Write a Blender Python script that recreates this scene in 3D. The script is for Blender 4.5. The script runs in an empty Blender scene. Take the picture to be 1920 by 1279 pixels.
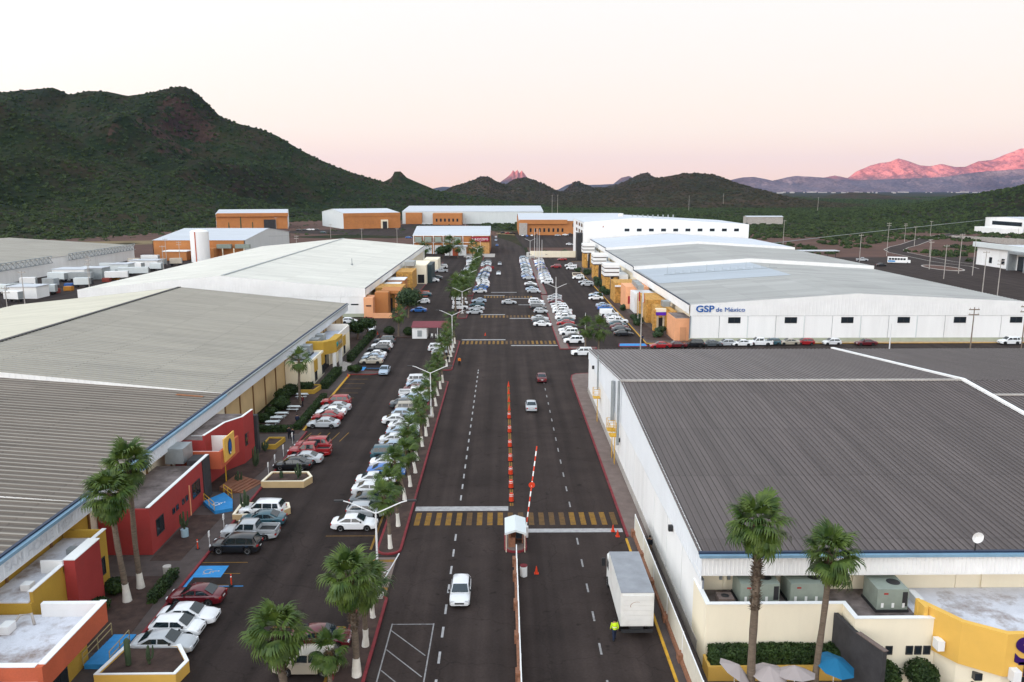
import bpy, math, random
from mathutils import Vector, Matrix, noise
R = math.radians
scene = bpy.context.scene
COL = scene.collection

# ---------------------------------------------------------------- camera
cam = bpy.data.cameras.new('camera')
cam.lens = 28.0
cam.sensor_width = 36.0
cam.sensor_fit = 'HORIZONTAL'
cam.clip_start = 0.5
cam.clip_end = 60000.0
cam_o = bpy.data.objects.new('camera', cam)
COL.objects.link(cam_o)
cam_o.location = (0, 0, 33.5)
cam_o.rotation_euler = (R(90 - 10.768), 0, R(-0.641))
scene.camera = cam_o

# ---------------------------------------------------------------- sky and sun (just after sunset in the valley)
SUN_EL, SUN_AZ = 0.6, 225.0          # azimuth clockwise from +Y: the sun stands behind and to the left
w = bpy.data.worlds.new('World')
scene.world = w
w.use_nodes = True
nt = w.node_tree
for n in list(nt.nodes):
    nt.nodes.remove(n)
out = nt.nodes.new('ShaderNodeOutputWorld')
bg = nt.nodes.new('ShaderNodeBackground')
sky = nt.nodes.new('ShaderNodeTexSky')
sky.sky_type = 'NISHITA'
sky.sun_disc = False
sky.sun_elevation = R(SUN_EL)
sky.sun_rotation = R(SUN_AZ)
sky.altitude = 30
sky.air_density = 1.0
sky.dust_density = 2.0
sky.ozone_density = 1.0
# twilight colours by height above the horizon (the same all round), plus the Nishita glow of the low sun
tc = nt.nodes.new('ShaderNodeTexCoord')
sep = nt.nodes.new('ShaderNodeSeparateXYZ')
nt.links.new(tc.outputs['Generated'], sep.inputs[0])
ramp = nt.nodes.new('ShaderNodeValToRGB')
nt.links.new(sep.outputs[2], ramp.inputs[0])
SKY_RAMP = [(0.0, (0.84, 0.575, 0.42)), (0.024, (0.81, 0.61, 0.485)), (0.07, (0.765, 0.662, 0.575)), (0.137, (0.73, 0.675, 0.63)),
            (0.22, (0.71, 0.695, 0.68)), (0.45, (0.64, 0.66, 0.68)), (1.0, (0.50, 0.585, 0.68))]
el = ramp.color_ramp.elements
while len(el) < len(SKY_RAMP):
    el.new(0.5)
for e, (p, c) in zip(el, SKY_RAMP):
    e.position = p
    e.color = (*c, 1)
# the western half of a twilight sky is several times brighter than the eastern half
dotn = nt.nodes.new('ShaderNodeVectorMath'); dotn.operation = 'DOT_PRODUCT'
nt.links.new(tc.outputs['Generated'], dotn.inputs[0])
dotn.inputs[1].default_value = (math.sin(R(SUN_AZ)), math.cos(R(SUN_AZ)), 0.12)
mp0 = nt.nodes.new('ShaderNodeMapRange'); mp0.inputs[1].default_value = -1; mp0.inputs[2].default_value = 1
nt.links.new(dotn.outputs['Value'], mp0.inputs[0])
pw = nt.nodes.new('ShaderNodeMath'); pw.operation = 'POWER'; pw.inputs[1].default_value = 3.0
nt.links.new(mp0.outputs[0], pw.inputs[0])
gn = nt.nodes.new('ShaderNodeMath'); gn.operation = 'MULTIPLY_ADD'; gn.inputs[1].default_value = 2.6; gn.inputs[2].default_value = 1.0
nt.links.new(pw.outputs[0], gn.inputs[0])
sc_ = nt.nodes.new('ShaderNodeVectorMath'); sc_.operation = 'SCALE'
nt.links.new(ramp.outputs[0], sc_.inputs[0]); nt.links.new(gn.outputs[0], sc_.inputs['Scale'])
mixn = nt.nodes.new('ShaderNodeVectorMath')
mixn.operation = 'MULTIPLY_ADD'
nt.links.new(sky.outputs[0], mixn.inputs[0])
mixn.inputs[1].default_value = (0.03, 0.03, 0.03)
nt.links.new(sc_.outputs[0], mixn.inputs[2])
nt.links.new(mixn.outputs[0], bg.inputs[0])
bg.inputs[1].default_value = 1.0
nt.links.new(bg.outputs[0], out.inputs[0])

sl = bpy.data.lights.new('sun', 'SUN')
sl.energy = 5.0
sl.angle = R(0.5)
sl.color = (1.0, 0.28, 0.15)
sun_o = bpy.data.objects.new('sun', sl)
COL.objects.link(sun_o)
_d = Vector((-math.sin(R(SUN_AZ)) * math.cos(R(SUN_EL)), -math.cos(R(SUN_AZ)) * math.cos(R(SUN_EL)), -math.sin(R(SUN_EL))))
sun_o.rotation_euler = _d.to_track_quat('-Z', 'Y').to_euler()
sun_o.location = (-300, -300, 200)

vs = scene.view_settings
vs.view_transform = 'Standard'
vs.look = 'None'
vs.gamma = 1.0
vs.use_curve_mapping = False
vs.exposure = 0.5

# ---------------------------------------------------------------- helpers
MATS = {}
def mat(name, col, rough=0.85, var=0.12, scale=0.6, metal=0.0, bump=0.0, bscale=20.0, spec=0.3, stain=0.0, stain_col=(0.05, 0.04, 0.03), stretch=None, objc=False, coat=0.0, mic=0.0, slo=0.52, shi=0.72):
    if name in MATS:
        return MATS[name]
    m = bpy.data.materials.new(name)
    m.use_nodes = True
    t = m.node_tree
    p = t.nodes['Principled BSDF']
    p.inputs['Roughness'].default_value = rough
    p.inputs['Metallic'].default_value = metal
    p.inputs['Specular IOR Level'].default_value = spec
    if coat:
        p.inputs['Coat Weight'].default_value = coat
        p.inputs['Coat Roughness'].default_value = 0.06
    if objc:
        oi = t.nodes.new('ShaderNodeObjectInfo')
        src = oi.outputs['Color']
    else:
        rgb = t.nodes.new('ShaderNodeRGB')
        rgb.outputs[0].default_value = (*col, 1)
        src = rgb.outputs[0]
    if objc:
        tcn = t.nodes.new('ShaderNodeTexCoord'); pos = tcn.outputs['Object']
    else:
        g = t.nodes.new('ShaderNodeNewGeometry'); pos = g.outputs['Position']
    if stretch:
        mp = t.nodes.new('ShaderNodeMapping')
        mp.inputs['Scale'].default_value = stretch
        t.links.new(pos, mp.inputs[0]); pos = mp.outputs[0]
    nz = t.nodes.new('ShaderNodeTexNoise')
    nz.inputs['Scale'].default_value = scale
    nz.inputs['Detail'].default_value = 7
    nz.inputs['Roughness'].default_value = 0.62
    t.links.new(pos, nz.inputs['Vector'])
    mr = t.nodes.new('ShaderNodeMapRange')
    mr.inputs[1].default_value = 0.28; mr.inputs[2].default_value = 0.72
    mr.inputs[3].default_value = 1 - var; mr.inputs[4].default_value = 1 + var
    t.links.new(nz.outputs[0], mr.inputs[0])
    mul = t.nodes.new('ShaderNodeVectorMath'); mul.operation = 'SCALE'
    t.links.new(src, mul.inputs[0]); t.links.new(mr.outputs[0], mul.inputs['Scale'])
    cur = mul.outputs[0]
    if mic:
        n3 = t.nodes.new('ShaderNodeTexNoise'); n3.inputs['Scale'].default_value = scale * 23; n3.inputs['Detail'].default_value = 3
        t.links.new(pos, n3.inputs['Vector'])
        m3 = t.nodes.new('ShaderNodeMapRange'); m3.inputs[1].default_value = 0.3; m3.inputs[2].default_value = 0.7
        m3.inputs[3].default_value = 1 - mic; m3.inputs[4].default_value = 1 + mic
        t.links.new(n3.outputs[0], m3.inputs[0])
        mu3 = t.nodes.new('ShaderNodeVectorMath'); mu3.operation = 'SCALE'
        t.links.new(cur, mu3.inputs[0]); t.links.new(m3.outputs[0], mu3.inputs['Scale']); cur = mu3.outputs[0]
    if stain:
        n2 = t.nodes.new('ShaderNodeTexNoise'); n2.inputs['Scale'].default_value = scale * 0.37; n2.inputs['Detail'].default_value = 9; n2.inputs['Roughness'].default_value = 0.7
        t.links.new(pos, n2.inputs['Vector'])
        m2 = t.nodes.new('ShaderNodeMapRange'); m2.inputs[1].default_value = slo; m2.inputs[2].default_value = shi; m2.inputs[3].default_value = 0; m2.inputs[4].default_value = stain
        t.links.new(n2.outputs[0], m2.inputs[0])
        mx = t.nodes.new('ShaderNodeMix'); mx.data_type = 'RGBA'
        t.links.new(m2.outputs[0], mx.inputs[0]); t.links.new(cur, mx.inputs[6]); mx.inputs[7].default_value = (*stain_col, 1)
        cur = mx.outputs[2]
    t.links.new(cur, p.inputs['Base Color'])
    if bump:
        nb = t.nodes.new('ShaderNodeTexNoise'); nb.inputs['Scale'].default_value = bscale; nb.inputs['Detail'].default_value = 4
        t.links.new(pos, nb.inputs['Vector'])
        b = t.nodes.new('ShaderNodeBump'); b.inputs['Strength'].default_value = bump; b.inputs['Distance'].default_value = 0.05
        t.links.new(nb.outputs[0], b.inputs['Height']); t.links.new(b.outputs[0], p.inputs['Normal'])
    MATS[name] = m
    return m

class MB:
    def __init__(s):
        s.v = []; s.f = []; s.m = []
    def quad(s, a, b, c, d, m=0):
        i = len(s.v); s.v += [a, b, c, d]; s.f.append((i, i + 1, i + 2, i + 3)); s.m.append(m)
        return s
    def tri(s, a, b, c, m=0):
        i = len(s.v); s.v += [a, b, c]; s.f.append((i, i + 1, i + 2)); s.m.append(m)
        return s
    def poly(s, pts, m=0):
        i = len(s.v); s.v += list(pts); s.f.append(tuple(range(i, i + len(pts)))); s.m.append(m)
        return s
    def box(s, x0, x1, y0, y1, z0, z1, m=0):
        i = len(s.v)
        s.v += [(x0, y0, z0), (x1, y0, z0), (x1, y1, z0), (x0, y1, z0), (x0, y0, z1), (x1, y0, z1), (x1, y1, z1), (x0, y1, z1)]
        for q in ((0, 3, 2, 1), (4, 5, 6, 7), (0, 1, 5, 4), (1, 2, 6, 5), (2, 3, 7, 6), (3, 0, 4, 7)):
            s.f.append(tuple(i + k for k in q)); s.m.append(m)
        return s
    def prism(s, poly, z0, z1, m=0, mt=None):
        i = len(s.v); n = len(poly)
        s.v += [(x, y, z0) for x, y in poly] + [(x, y, z1) for x, y in poly]
        s.f.append(tuple(i + n + k for k in range(n))); s.m.append(m if mt is None else mt)
        s.f.append(tuple(i + n - 1 - k for k in range(n))); s.m.append(m)
        for k in range(n):
            j = (k + 1) % n
            s.f.append((i + k, i + j, i + n + j, i + n + k)); s.m.append(m)
        return s
    def tube(s, pts, rad, n=8, m=0, cap=True):
        pts = [Vector(p) for p in pts]
        if not hasattr(rad, '__len__'):
            rad = [rad] * len(pts)
        i0 = len(s.v)
        for k, p in enumerate(pts):
            d = (pts[min(k + 1, len(pts) - 1)] - pts[max(k - 1, 0)]).normalized()
            a = Vector((1, 0, 0)) if abs(d.x) < 0.9 else Vector((0, 1, 0))
            u = d.cross(a).normalized(); w_ = d.cross(u)
            for j in range(n):
                t = 2 * math.pi * j / n
                q = p + (u * math.cos(t) + w_ * math.sin(t)) * rad[k]
                s.v.append(tuple(q))
        for k in range(len(pts) - 1):
            for j in range(n):
                a = i0 + k * n + j; b = i0 + k * n + (j + 1) % n
                s.f.append((a, b, b + n, a + n)); s.m.append(m)
        if cap:
            s.f.append(tuple(i0 + n - 1 - j for j in range(n))); s.m.append(m)
            e = i0 + (len(pts) - 1) * n
            s.f.append(tuple(e + j for j in range(n))); s.m.append(m)
        return s
    def mesh(s, name, mats, smooth=None):
        me = bpy.data.meshes.new(name)
        me.from_pydata(s.v, [], s.f)
        if not isinstance(mats, (list, tuple)):
            mats = [mats]
        for m in mats:
            me.materials.append(m)
        if len(mats) > 1:
            me.polygons.foreach_set('material_index', s.m)
        if smooth:
            me.polygons.foreach_set('use_smooth', [True] * len(me.polygons))
            me.set_sharp_from_angle(angle=R(smooth))
        me.update()
        return me

def obj(name, me, parent=None, loc=None, rot=None, scale=None):
    o = bpy.data.objects.new(name, me)
    COL.objects.link(o)
    if parent is not None:
        o.parent = parent
    if loc is not None:
        o.location = loc
    if rot is not None:
        o.rotation_euler = rot if hasattr(rot, '__len__') else (0, 0, rot)
    if scale is not None:
        o.scale = scale if hasattr(scale, '__len__') else (scale,) * 3
    return o
def tag(o, label, cat, group=None):
    o['label'] = label; o['category'] = cat
    if group:
        o['group'] = group
    return o
def thing(name, label, cat, x=0, y=0, z=0, rot=0, group=None):
    o = obj(name, None, None, (x, y, z), rot)
    o.empty_display_size = 0.3
    return tag(o, label, cat, group)
def part(name, mb, mats, parent, smooth=None, label=None):
    """world-coordinate mesh under a static thing (Empty) or under one of its parts"""
    me = mb.mesh(name, mats, smooth) if isinstance(mb, MB) else mb
    o = obj(name, me, parent)
    if parent.type == 'EMPTY':
        o.location = -parent.location
    if label:
        o['label'] = label
    return o
def solo(name, mb, mats, label, cat, group=None, smooth=None):
    return tag(obj(name, mb.mesh(name, mats, smooth)), label, cat, group)
def struct(name, mb, mats, parent=None, smooth=None):
    o = obj(name, mb.mesh(name, mats, smooth) if isinstance(mb, MB) else mb, parent)
    if parent is None:
        o['kind'] = 'structure'
    return o
def text_mesh(name, s, size, depth, m, wide=1.0, off=0.0):
    c = bpy.data.curves.new(name, 'FONT'); c.body = s; c.size = size; c.extrude = depth; c.offset = size * off
    t = bpy.data.objects.new(name, c); COL.objects.link(t)
    bpy.context.view_layer.update()
    me = bpy.data.meshes.new_from_object(t)
    bpy.data.objects.remove(t)
    me.materials.clear(); me.materials.append(m)
    for v in me.vertices:
        v.co.x *= wide
    return me
ORD = ['first', 'second', 'third', 'fourth', 'fifth', 'sixth', 'seventh', 'eighth', 'ninth', 'tenth', 'eleventh', 'twelfth', 'thirteenth', 'fourteenth', 'fifteenth', 'sixteenth', 'seventeenth', 'eighteenth', 'nineteenth', 'twentieth']
def ordn(i):
    if i < 20:
        return ORD[i]
    tens = {2: 'twenty', 3: 'thirty', 4: 'forty'}[(i + 1) // 10]
    r = (i + 1) % 10
    return tens[:-1] + 'ieth' if r == 0 else tens + '-' + ORD[r - 1]
def fbm(x, y, s, o=4, seed=0.0):
    return noise.fractal(Vector((x / s, y / s, seed)), 1.0, 2.0, o)

# ---------------------------------------------------------------- materials
WHITE = mat('white_paint', (0.80, 0.80, 0.79), 0.6, 0.05, 0.4, stain=0.12, stain_col=(0.5, 0.47, 0.42))
WPANEL = mat('white_wall_panel', (0.84, 0.84, 0.83), 0.65, 0.05, 0.5, stain=0.3, stain_col=(0.52, 0.50, 0.46), stretch=(1, 1, 0.12))
CREAM = mat('cream_render', (0.84, 0.76, 0.59), 0.85, 0.05, 0.5, stain=0.15, stain_col=(0.45, 0.33, 0.2), stretch=(1, 1, 0.3))
YELLOW = mat('ochre_yellow_render', (0.46, 0.28, 0.04), 0.85, 0.08, 0.5, stain=0.45, stain_col=(0.24, 0.15, 0.05), mic=0.06)
BYELL = mat('bright_yellow_render', (0.72, 0.43, 0.09), 0.8, 0.06, 0.5, stain=0.3, stain_col=(0.5, 0.33, 0.12))
RED = mat('brick_red_render', (0.34, 0.042, 0.038), 0.85, 0.1, 0.5, stain=0.45, stain_col=(0.20, 0.045, 0.04), mic=0.06)
ORED = mat('orange_red_render', (0.50, 0.11, 0.05), 0.85, 0.1, 0.5, stain=0.4, stain_col=(0.27, 0.08, 0.05), mic=0.06)
ORANGE = mat('orange_render', (0.46, 0.19, 0.065), 0.85, 0.1, 0.3, stain=0.25, stain_col=(0.35, 0.13, 0.05))
SALMON = mat('salmon_render', (0.78, 0.38, 0.20), 0.85, 0.08, 0.4, stain=0.15, stain_col=(0.45, 0.2, 0.1))
CHAR = mat('charcoal_render', (0.045, 0.043, 0.045), 0.9, 0.25, 1.2, bump=0.3, bscale=6)
STONE = mat('golden_stone', (0.50, 0.27, 0.07), 0.9, 0.55, 1.6, stain=0.4, stain_col=(0.2, 0.1, 0.04), bump=0.6, bscale=4)
TANW = mat('tan_wall', (0.56, 0.40, 0.21), 0.85, 0.1, 0.4, stain=0.2, stain_col=(0.3, 0.2, 0.1))
ROOFD = mat('dark_roof_sheet', (0.113, 0.093, 0.088), 0.6, 0.22, 0.5, stain=0.35, stain_col=(0.08, 0.07, 0.068), stretch=(1.6, 0.09, 1), mic=0.08)
ROOFL = mat('weathered_roof_sheet', (0.135, 0.112, 0.092), 0.6, 0.22, 0.5, stain=0.4, stain_col=(0.09, 0.077, 0.067), stretch=(0.09, 1.6, 1), mic=0.08)
ROOFL2 = mat('grey_roof_sheet', (0.275, 0.255, 0.215), 0.5, 0.16, 0.5, stain=0.35, stain_col=(0.21, 0.2, 0.18), stretch=(0.06, 1.0, 1), mic=0.06)
ROOFB = mat('pale_roof_sheet', (0.56, 0.55, 0.50), 0.5, 0.12, 0.5, stain=0.3, stain_col=(0.5, 0.49, 0.45), stretch=(0.05, 0.8, 1))
ROOFG = mat('mid_grey_roof_sheet', (0.33, 0.33, 0.315), 0.5, 0.18, 0.4, stain=0.4, stain_col=(0.3, 0.3, 0.29), stretch=(0.05, 0.8, 1))
ROOFW = mat('white_roof_sheet', (0.50, 0.53, 0.57), 0.5, 0.1, 0.4, stretch=(0.1, 0.8, 1))
TARROOF = mat('dusty_flat_roof', (0.20, 0.165, 0.155), 0.9, 0.4, 0.9, stain=0.75, stain_col=(0.055, 0.04, 0.033), slo=0.46, shi=0.62, bump=0.3, bscale=3)
WROOF = mat('white_coated_flat_roof', (0.62, 0.63, 0.68), 0.75, 0.14, 0.9, stain=0.8, stain_col=(0.20, 0.13, 0.09), mic=0.08, slo=0.50, shi=0.66)
BLUEG = mat('blue_gutter', (0.19, 0.32, 0.43), 0.5, 0.12, 0.7, stain=0.2, stain_col=(0.1, 0.12, 0.15))
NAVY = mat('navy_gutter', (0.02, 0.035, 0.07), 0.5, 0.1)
GREYM = mat('grey_metal', (0.34, 0.37, 0.38), 0.45, 0.12, 1.0, metal=0.4, stain=0.2, stain_col=(0.15, 0.13, 0.12))
LGREYW = mat('pale_grey_siding', (0.62, 0.66, 0.66), 0.6, 0.05, 0.4, stretch=(1, 1, 0.2))
DARKM = mat('dark_metal', (0.03, 0.03, 0.032), 0.5, 0.2)
GLASS = mat('window_glass', (0.018, 0.024, 0.03), 0.08, 0.1, spec=0.6)
ACGRN = mat('air_unit_green', (0.25, 0.29, 0.25), 0.5, 0.1, 1.5, stain=0.2, stain_col=(0.12, 0.12, 0.1))
CONC = mat('concrete', (0.40, 0.37, 0.34), 0.9, 0.2, 0.8, stain=0.3, stain_col=(0.2, 0.17, 0.15))
GREENB = mat('greenish_plinth', (0.40, 0.42, 0.32), 0.9, 0.12, 0.8)
BRICK = mat('red_brick', (0.26, 0.12, 0.07), 0.9, 0.3, 4.0, bump=0.3, bscale=12)
SOIL = mat('planting_soil', (0.055, 0.034, 0.028), 0.95, 0.45, 0.9, stain=0.4, stain_col=(0.16, 0.1, 0.075), bump=0.5, bscale=6)
PAVER = mat('brown_pavers', (0.078, 0.061, 0.056), 0.9, 0.25, 0.9, stain=0.3, stain_col=(0.07, 0.055, 0.05), mic=0.15)
PAVERL = mat('pale_brown_pavers', (0.165, 0.125, 0.110), 0.9, 0.22, 0.7, stain=0.3, stain_col=(0.13, 0.09, 0.08), mic=0.12)
KERBR = mat('dark_red_kerb_paint', (0.19, 0.022, 0.028), 0.75, 0.3, 1.5, stain=0.4, stain_col=(0.13, 0.09, 0.085))
KERBY = mat('yellow_kerb_paint', (0.55, 0.30, 0.03), 0.75, 0.25, 1.5, stain=0.3, stain_col=(0.2, 0.15, 0.1))
WLINE = mat('white_road_paint', (0.36, 0.35, 0.35), 0.8, 0.25, 2.0, stain=0.6, stain_col=(0.1, 0.09, 0.09))
YLINE2 = mat('worn_ochre_road_paint', (0.115, 0.062, 0.02), 0.85, 0.35, 2.0, stain=0.8, stain_col=(0.06, 0.045, 0.04))
YLINE = mat('ochre_road_paint', (0.21, 0.108, 0.015), 0.8, 0.35, 2.0, stain=0.85, stain_col=(0.08, 0.06, 0.05))
FADED = mat('faded_road_paint', (0.26, 0.25, 0.25), 0.8, 0.3, 3.0, stain=0.9, stain_col=(0.05, 0.045, 0.045))
HBLUE = mat('blue_access_paint', (0.03, 0.24, 0.55), 0.7, 0.15, 1.5, stain=0.2, stain_col=(0.05, 0.12, 0.2))
SIGNB = mat('sign_blue', (0.01, 0.10, 0.36), 0.5, 0.05)
ORNG = mat('traffic_orange', (0.60, 0.045, 0.012), 0.5, 0.12)
YELM = mat('yellow_metal', (0.62, 0.36, 0.03), 0.5, 0.15)
WOODC = mat('wood_pole', (0.20, 0.155, 0.12), 0.9, 0.25, 2.0)
RIBL = mat('painted_rib_highlight', (0.28, 0.25, 0.21), 0.5, 0.25, 0.6, stretch=(0.09, 1.6, 1))  # lighter tops put the highlight of the lit ribs into the colour
RIBM = mat('pale_rib_tops', (0.33, 0.31, 0.265), 0.5, 0.15, 0.6, stretch=(0.09, 1.6, 1))  # same painted rib highlight for the paler roof
RIBD = mat('dark_rib_sides', (0.072, 0.061, 0.059), 0.6, 0.2, 0.6, stretch=(1.6, 0.09, 1))  # rib shading put into darker side faces
POLEW = mat('white_pole', (0.72, 0.72, 0.72), 0.45, 0.06)

def asphalt_material(name, col, crack=True):
    m = mat(name, col, 0.9, 0.24, 0.22, spec=0.12, stain=0.35, stain_col=tuple(c * 1.55 for c in col), mic=0.12, bump=0.15, bscale=30)
    t = m.node_tree
    p = t.nodes['Principled BSDF']
    src = p.inputs['Base Color'].links[0].from_socket
    g = t.nodes.new('ShaderNodeNewGeometry')
    nz = t.nodes.new('ShaderNodeTexNoise'); nz.inputs['Scale'].default_value = 0.35; nz.inputs['Detail'].default_value = 5
    t.links.new(g.outputs['Position'], nz.inputs['Vector'])
    ad = t.nodes.new('ShaderNodeVectorMath'); ad.operation = 'MULTIPLY_ADD'
    ad.inputs[1].default_value = (3.2, 3.2, 0)
    t.links.new(nz.outputs['Color'], ad.inputs[0]); t.links.new(g.outputs['Position'], ad.inputs[2])
    vo = t.nodes.new('ShaderNodeTexVoronoi'); vo.feature = 'DISTANCE_TO_EDGE'; vo.inputs['Scale'].default_value = 0.16
    t.links.new(ad.outputs[0], vo.inputs['Vector'])
    mr = t.nodes.new('ShaderNodeMapRange'); mr.inputs[1].default_value = 0.0; mr.inputs[2].default_value = 0.010; mr.inputs[3].default_value = 0.72; mr.inputs[4].default_value = 1.0
    t.links.new(vo.outputs['Distance'], mr.inputs[0])
    mu = t.nodes.new('ShaderNodeVectorMath'); mu.operation = 'SCALE'
    t.links.new(src, mu.inputs[0]); t.links.new(mr.outputs[0], mu.inputs['Scale'])
    # worn wheel tracks along the road, darker oil drips
    mp = t.nodes.new('ShaderNodeMapping'); mp.inputs['Scale'].default_value = (0.55, 0.012, 1)
    t.links.new(g.outputs['Position'], mp.inputs[0])
    n4 = t.nodes.new('ShaderNodeTexNoise'); n4.inputs['Scale'].default_value = 1.0; n4.inputs['Detail'].default_value = 4
    t.links.new(mp.outputs[0], n4.inputs['Vector'])
    r4 = t.nodes.new('ShaderNodeMapRange'); r4.inputs[1].default_value = 0.3; r4.inputs[2].default_value = 0.7; r4.inputs[3].default_value = 0.68; r4.inputs[4].default_value = 1.38
    t.links.new(n4.outputs[0], r4.inputs[0])
    n5 = t.nodes.new('ShaderNodeTexNoise'); n5.inputs['Scale'].default_value = 0.75; n5.inputs['Detail'].default_value = 2
    t.links.new(g.outputs['Position'], n5.inputs['Vector'])
    r5 = t.nodes.new('ShaderNodeMapRange'); r5.inputs[1].default_value = 0.66; r5.inputs[2].default_value = 0.74; r5.inputs[3].default_value = 1.0; r5.inputs[4].default_value = 0.62
    t.links.new(n5.outputs[0], r5.inputs[0])
    mm = t.nodes.new('ShaderNodeMath'); mm.operation = 'MULTIPLY'; t.links.new(r4.outputs[0], mm.inputs[0]); t.links.new(r5.outputs[0], mm.inputs[1])
    mu2 = t.nodes.new('ShaderNodeVectorMath'); mu2.operation = 'SCALE'
    t.links.new(mu.outputs[0], mu2.inputs[0]); t.links.new(mm.outputs[0], mu2.inputs['Scale'])
    t.links.new(mu2.outputs[0], p.inputs['Base Color'])
    return m
ASPH = asphalt_material('asphalt', (0.037, 0.0275, 0.0245))
ASPH2 = asphalt_material('parking_asphalt', (0.0315, 0.0232, 0.0208))

def sheets(m, sx, sy, amt=0.10, lap=0.8):
    """tint each roof sheet a little differently and darken the end laps"""
    t = m.node_tree
    p = t.nodes['Principled BSDF']
    src = p.inputs['Base Color'].links[0].from_socket
    g = t.nodes.new('ShaderNodeNewGeometry')
    dv = t.nodes.new('ShaderNodeVectorMath'); dv.operation = 'DIVIDE'; dv.inputs[1].default_value = (sx, sy, 1e6)
    t.links.new(g.outputs['Position'], dv.inputs[0])
    fl = t.nodes.new('ShaderNodeVectorMath'); fl.operation = 'FLOOR'; t.links.new(dv.outputs[0], fl.inputs[0])
    wn = t.nodes.new('ShaderNodeTexWhiteNoise'); wn.noise_dimensions = '2D'; t.links.new(fl.outputs[0], wn.inputs['Vector'])
    mr = t.nodes.new('ShaderNodeMapRange'); mr.inputs[3].default_value = 1 - amt; mr.inputs[4].default_value = 1 + amt
    t.links.new(wn.outputs['Value'], mr.inputs[0])
    fr = t.nodes.new('ShaderNodeVectorMath'); fr.operation = 'FRACTION'; t.links.new(dv.outputs[0], fr.inputs[0])
    sp = t.nodes.new('ShaderNodeSeparateXYZ'); t.links.new(fr.outputs[0], sp.inputs[0])
    l_ = t.nodes.new('ShaderNodeMath'); l_.operation = 'LESS_THAN'; l_.inputs[1].default_value = 0.018
    t.links.new(sp.outputs[0 if sx > sy else 1], l_.inputs[0])
    m2 = t.nodes.new('ShaderNodeMapRange'); m2.inputs[3].default_value = 1.0; m2.inputs[4].default_value = lap
    t.links.new(l_.outputs[0], m2.inputs[0])
    mm = t.nodes.new('ShaderNodeMath'); mm.operation = 'MULTIPLY'; t.links.new(mr.outputs[0], mm.inputs[0]); t.links.new(m2.outputs[0], mm.inputs[1])
    mu = t.nodes.new('ShaderNodeVectorMath'); mu.operation = 'SCALE'
    t.links.new(src, mu.inputs[0]); t.links.new(mm.outputs[0], mu.inputs['Scale'])
    t.links.new(mu.outputs[0], p.inputs['Base Color'])
sheets(ROOFD, 1.04, 11.0, 0.09); sheets(ROOFL, 9.8, 3.0, 0.09); sheets(ROOFL2, 9.8, 3.0, 0.07); sheets(ROOFB, 9.8, 4.0, 0.05, 0.9); sheets(ROOFG, 9.3, 5.2, 0.07, 0.85)

# ---------------------------------------------------------------- terrain and hills
def slope_material(name, green, brown, rock, gscale=0.02, rough=0.95, steep=0.80, painted_shade_z=0):
    m = bpy.data.materials.new(name); m.use_nodes = True
    t = m.node_tree; p = t.nodes['Principled BSDF']
    p.inputs['Roughness'].default_value = rough; p.inputs['Specular IOR Level'].default_value = 0.1
    g = t.nodes.new('ShaderNodeNewGeometry')
    def nz(s, d=8):
        n = t.nodes.new('ShaderNodeTexNoise'); n.inputs['Scale'].default_value = s; n.inputs['Detail'].default_value = d; n.inputs['Roughness'].default_value = 0.68
        t.links.new(g.outputs['Position'], n.inputs['Vector']); return n.outputs[0]
    def mr(src, a, b, c=0.0, d=1.0):
        n = t.nodes.new('ShaderNodeMapRange'); n.inputs[1].default_value = a; n.inputs[2].default_value = b; n.inputs[3].default_value = c; n.inputs[4].default_value = d
        t.links.new(src, n.inputs[0]); return n.outputs[0]
    def mix(f, a, b):
        n = t.nodes.new('ShaderNodeMix'); n.data_type = 'RGBA'
        t.links.new(f, n.inputs[0])
        for k, s in ((6, a), (7, b)):
            if isinstance(s, tuple): n.inputs[k].default_value = (*s, 1)
            else: t.links.new(s, n.inputs[k])
        return n.outputs[2]
    c = mix(mr(nz(gscale), 0.42, 0.62), green, brown)
    sp = t.nodes.new('ShaderNodeSeparateXYZ'); t.links.new(g.outputs['True Normal'], sp.inputs[0])
    ad = t.nodes.new('ShaderNodeMath'); ad.operation = 'ADD'; t.links.new(sp.outputs[2], ad.inputs[0]); t.links.new(mr(nz(gscale * 2.2), 0.3, 0.7, -0.07, 0.07), ad.inputs[1])
    c = mix(mr(ad.outputs[0], steep, steep - 0.08), c, rock)
    if painted_shade_z:  # lower slopes darkened: the valley's shade put into the colour
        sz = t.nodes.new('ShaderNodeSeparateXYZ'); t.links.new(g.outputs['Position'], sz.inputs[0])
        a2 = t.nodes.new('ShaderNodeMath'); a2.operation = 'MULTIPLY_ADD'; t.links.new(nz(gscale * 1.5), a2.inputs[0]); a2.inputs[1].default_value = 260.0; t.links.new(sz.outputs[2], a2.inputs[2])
        c = mix(mr(a2.outputs[0], painted_shade_z + 60, painted_shade_z + 230), (0.075, 0.068, 0.066), c)
    big = t.nodes.new('ShaderNodeVectorMath'); big.operation = 'SCALE'
    t.links.new(c, big.inputs[0]); t.links.new(mr(nz(gscale * .22, 4), 0.32, 0.68, 0.6, 1.4), big.inputs['Scale']); c = big.outputs[0]
    mu = t.nodes.new('ShaderNodeVectorMath'); mu.operation = 'SCALE'
    t.links.new(c, mu.inputs[0]); t.links.new(mr(nz(gscale * 9, 5), 0.3, 0.7, 0.55, 1.45), mu.inputs['Scale'])
    t.links.new(mu.outputs[0], p.inputs['Base Color'])
    b = t.nodes.new('ShaderNodeBump'); b.inputs['Strength'].default_value = 0.9; b.inputs['Distance'].default_value = 3.0
    t.links.new(nz(gscale * 7, 6), b.inputs['Height']); t.links.new(b.outputs[0], p.inputs['Normal'])
    return m
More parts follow.
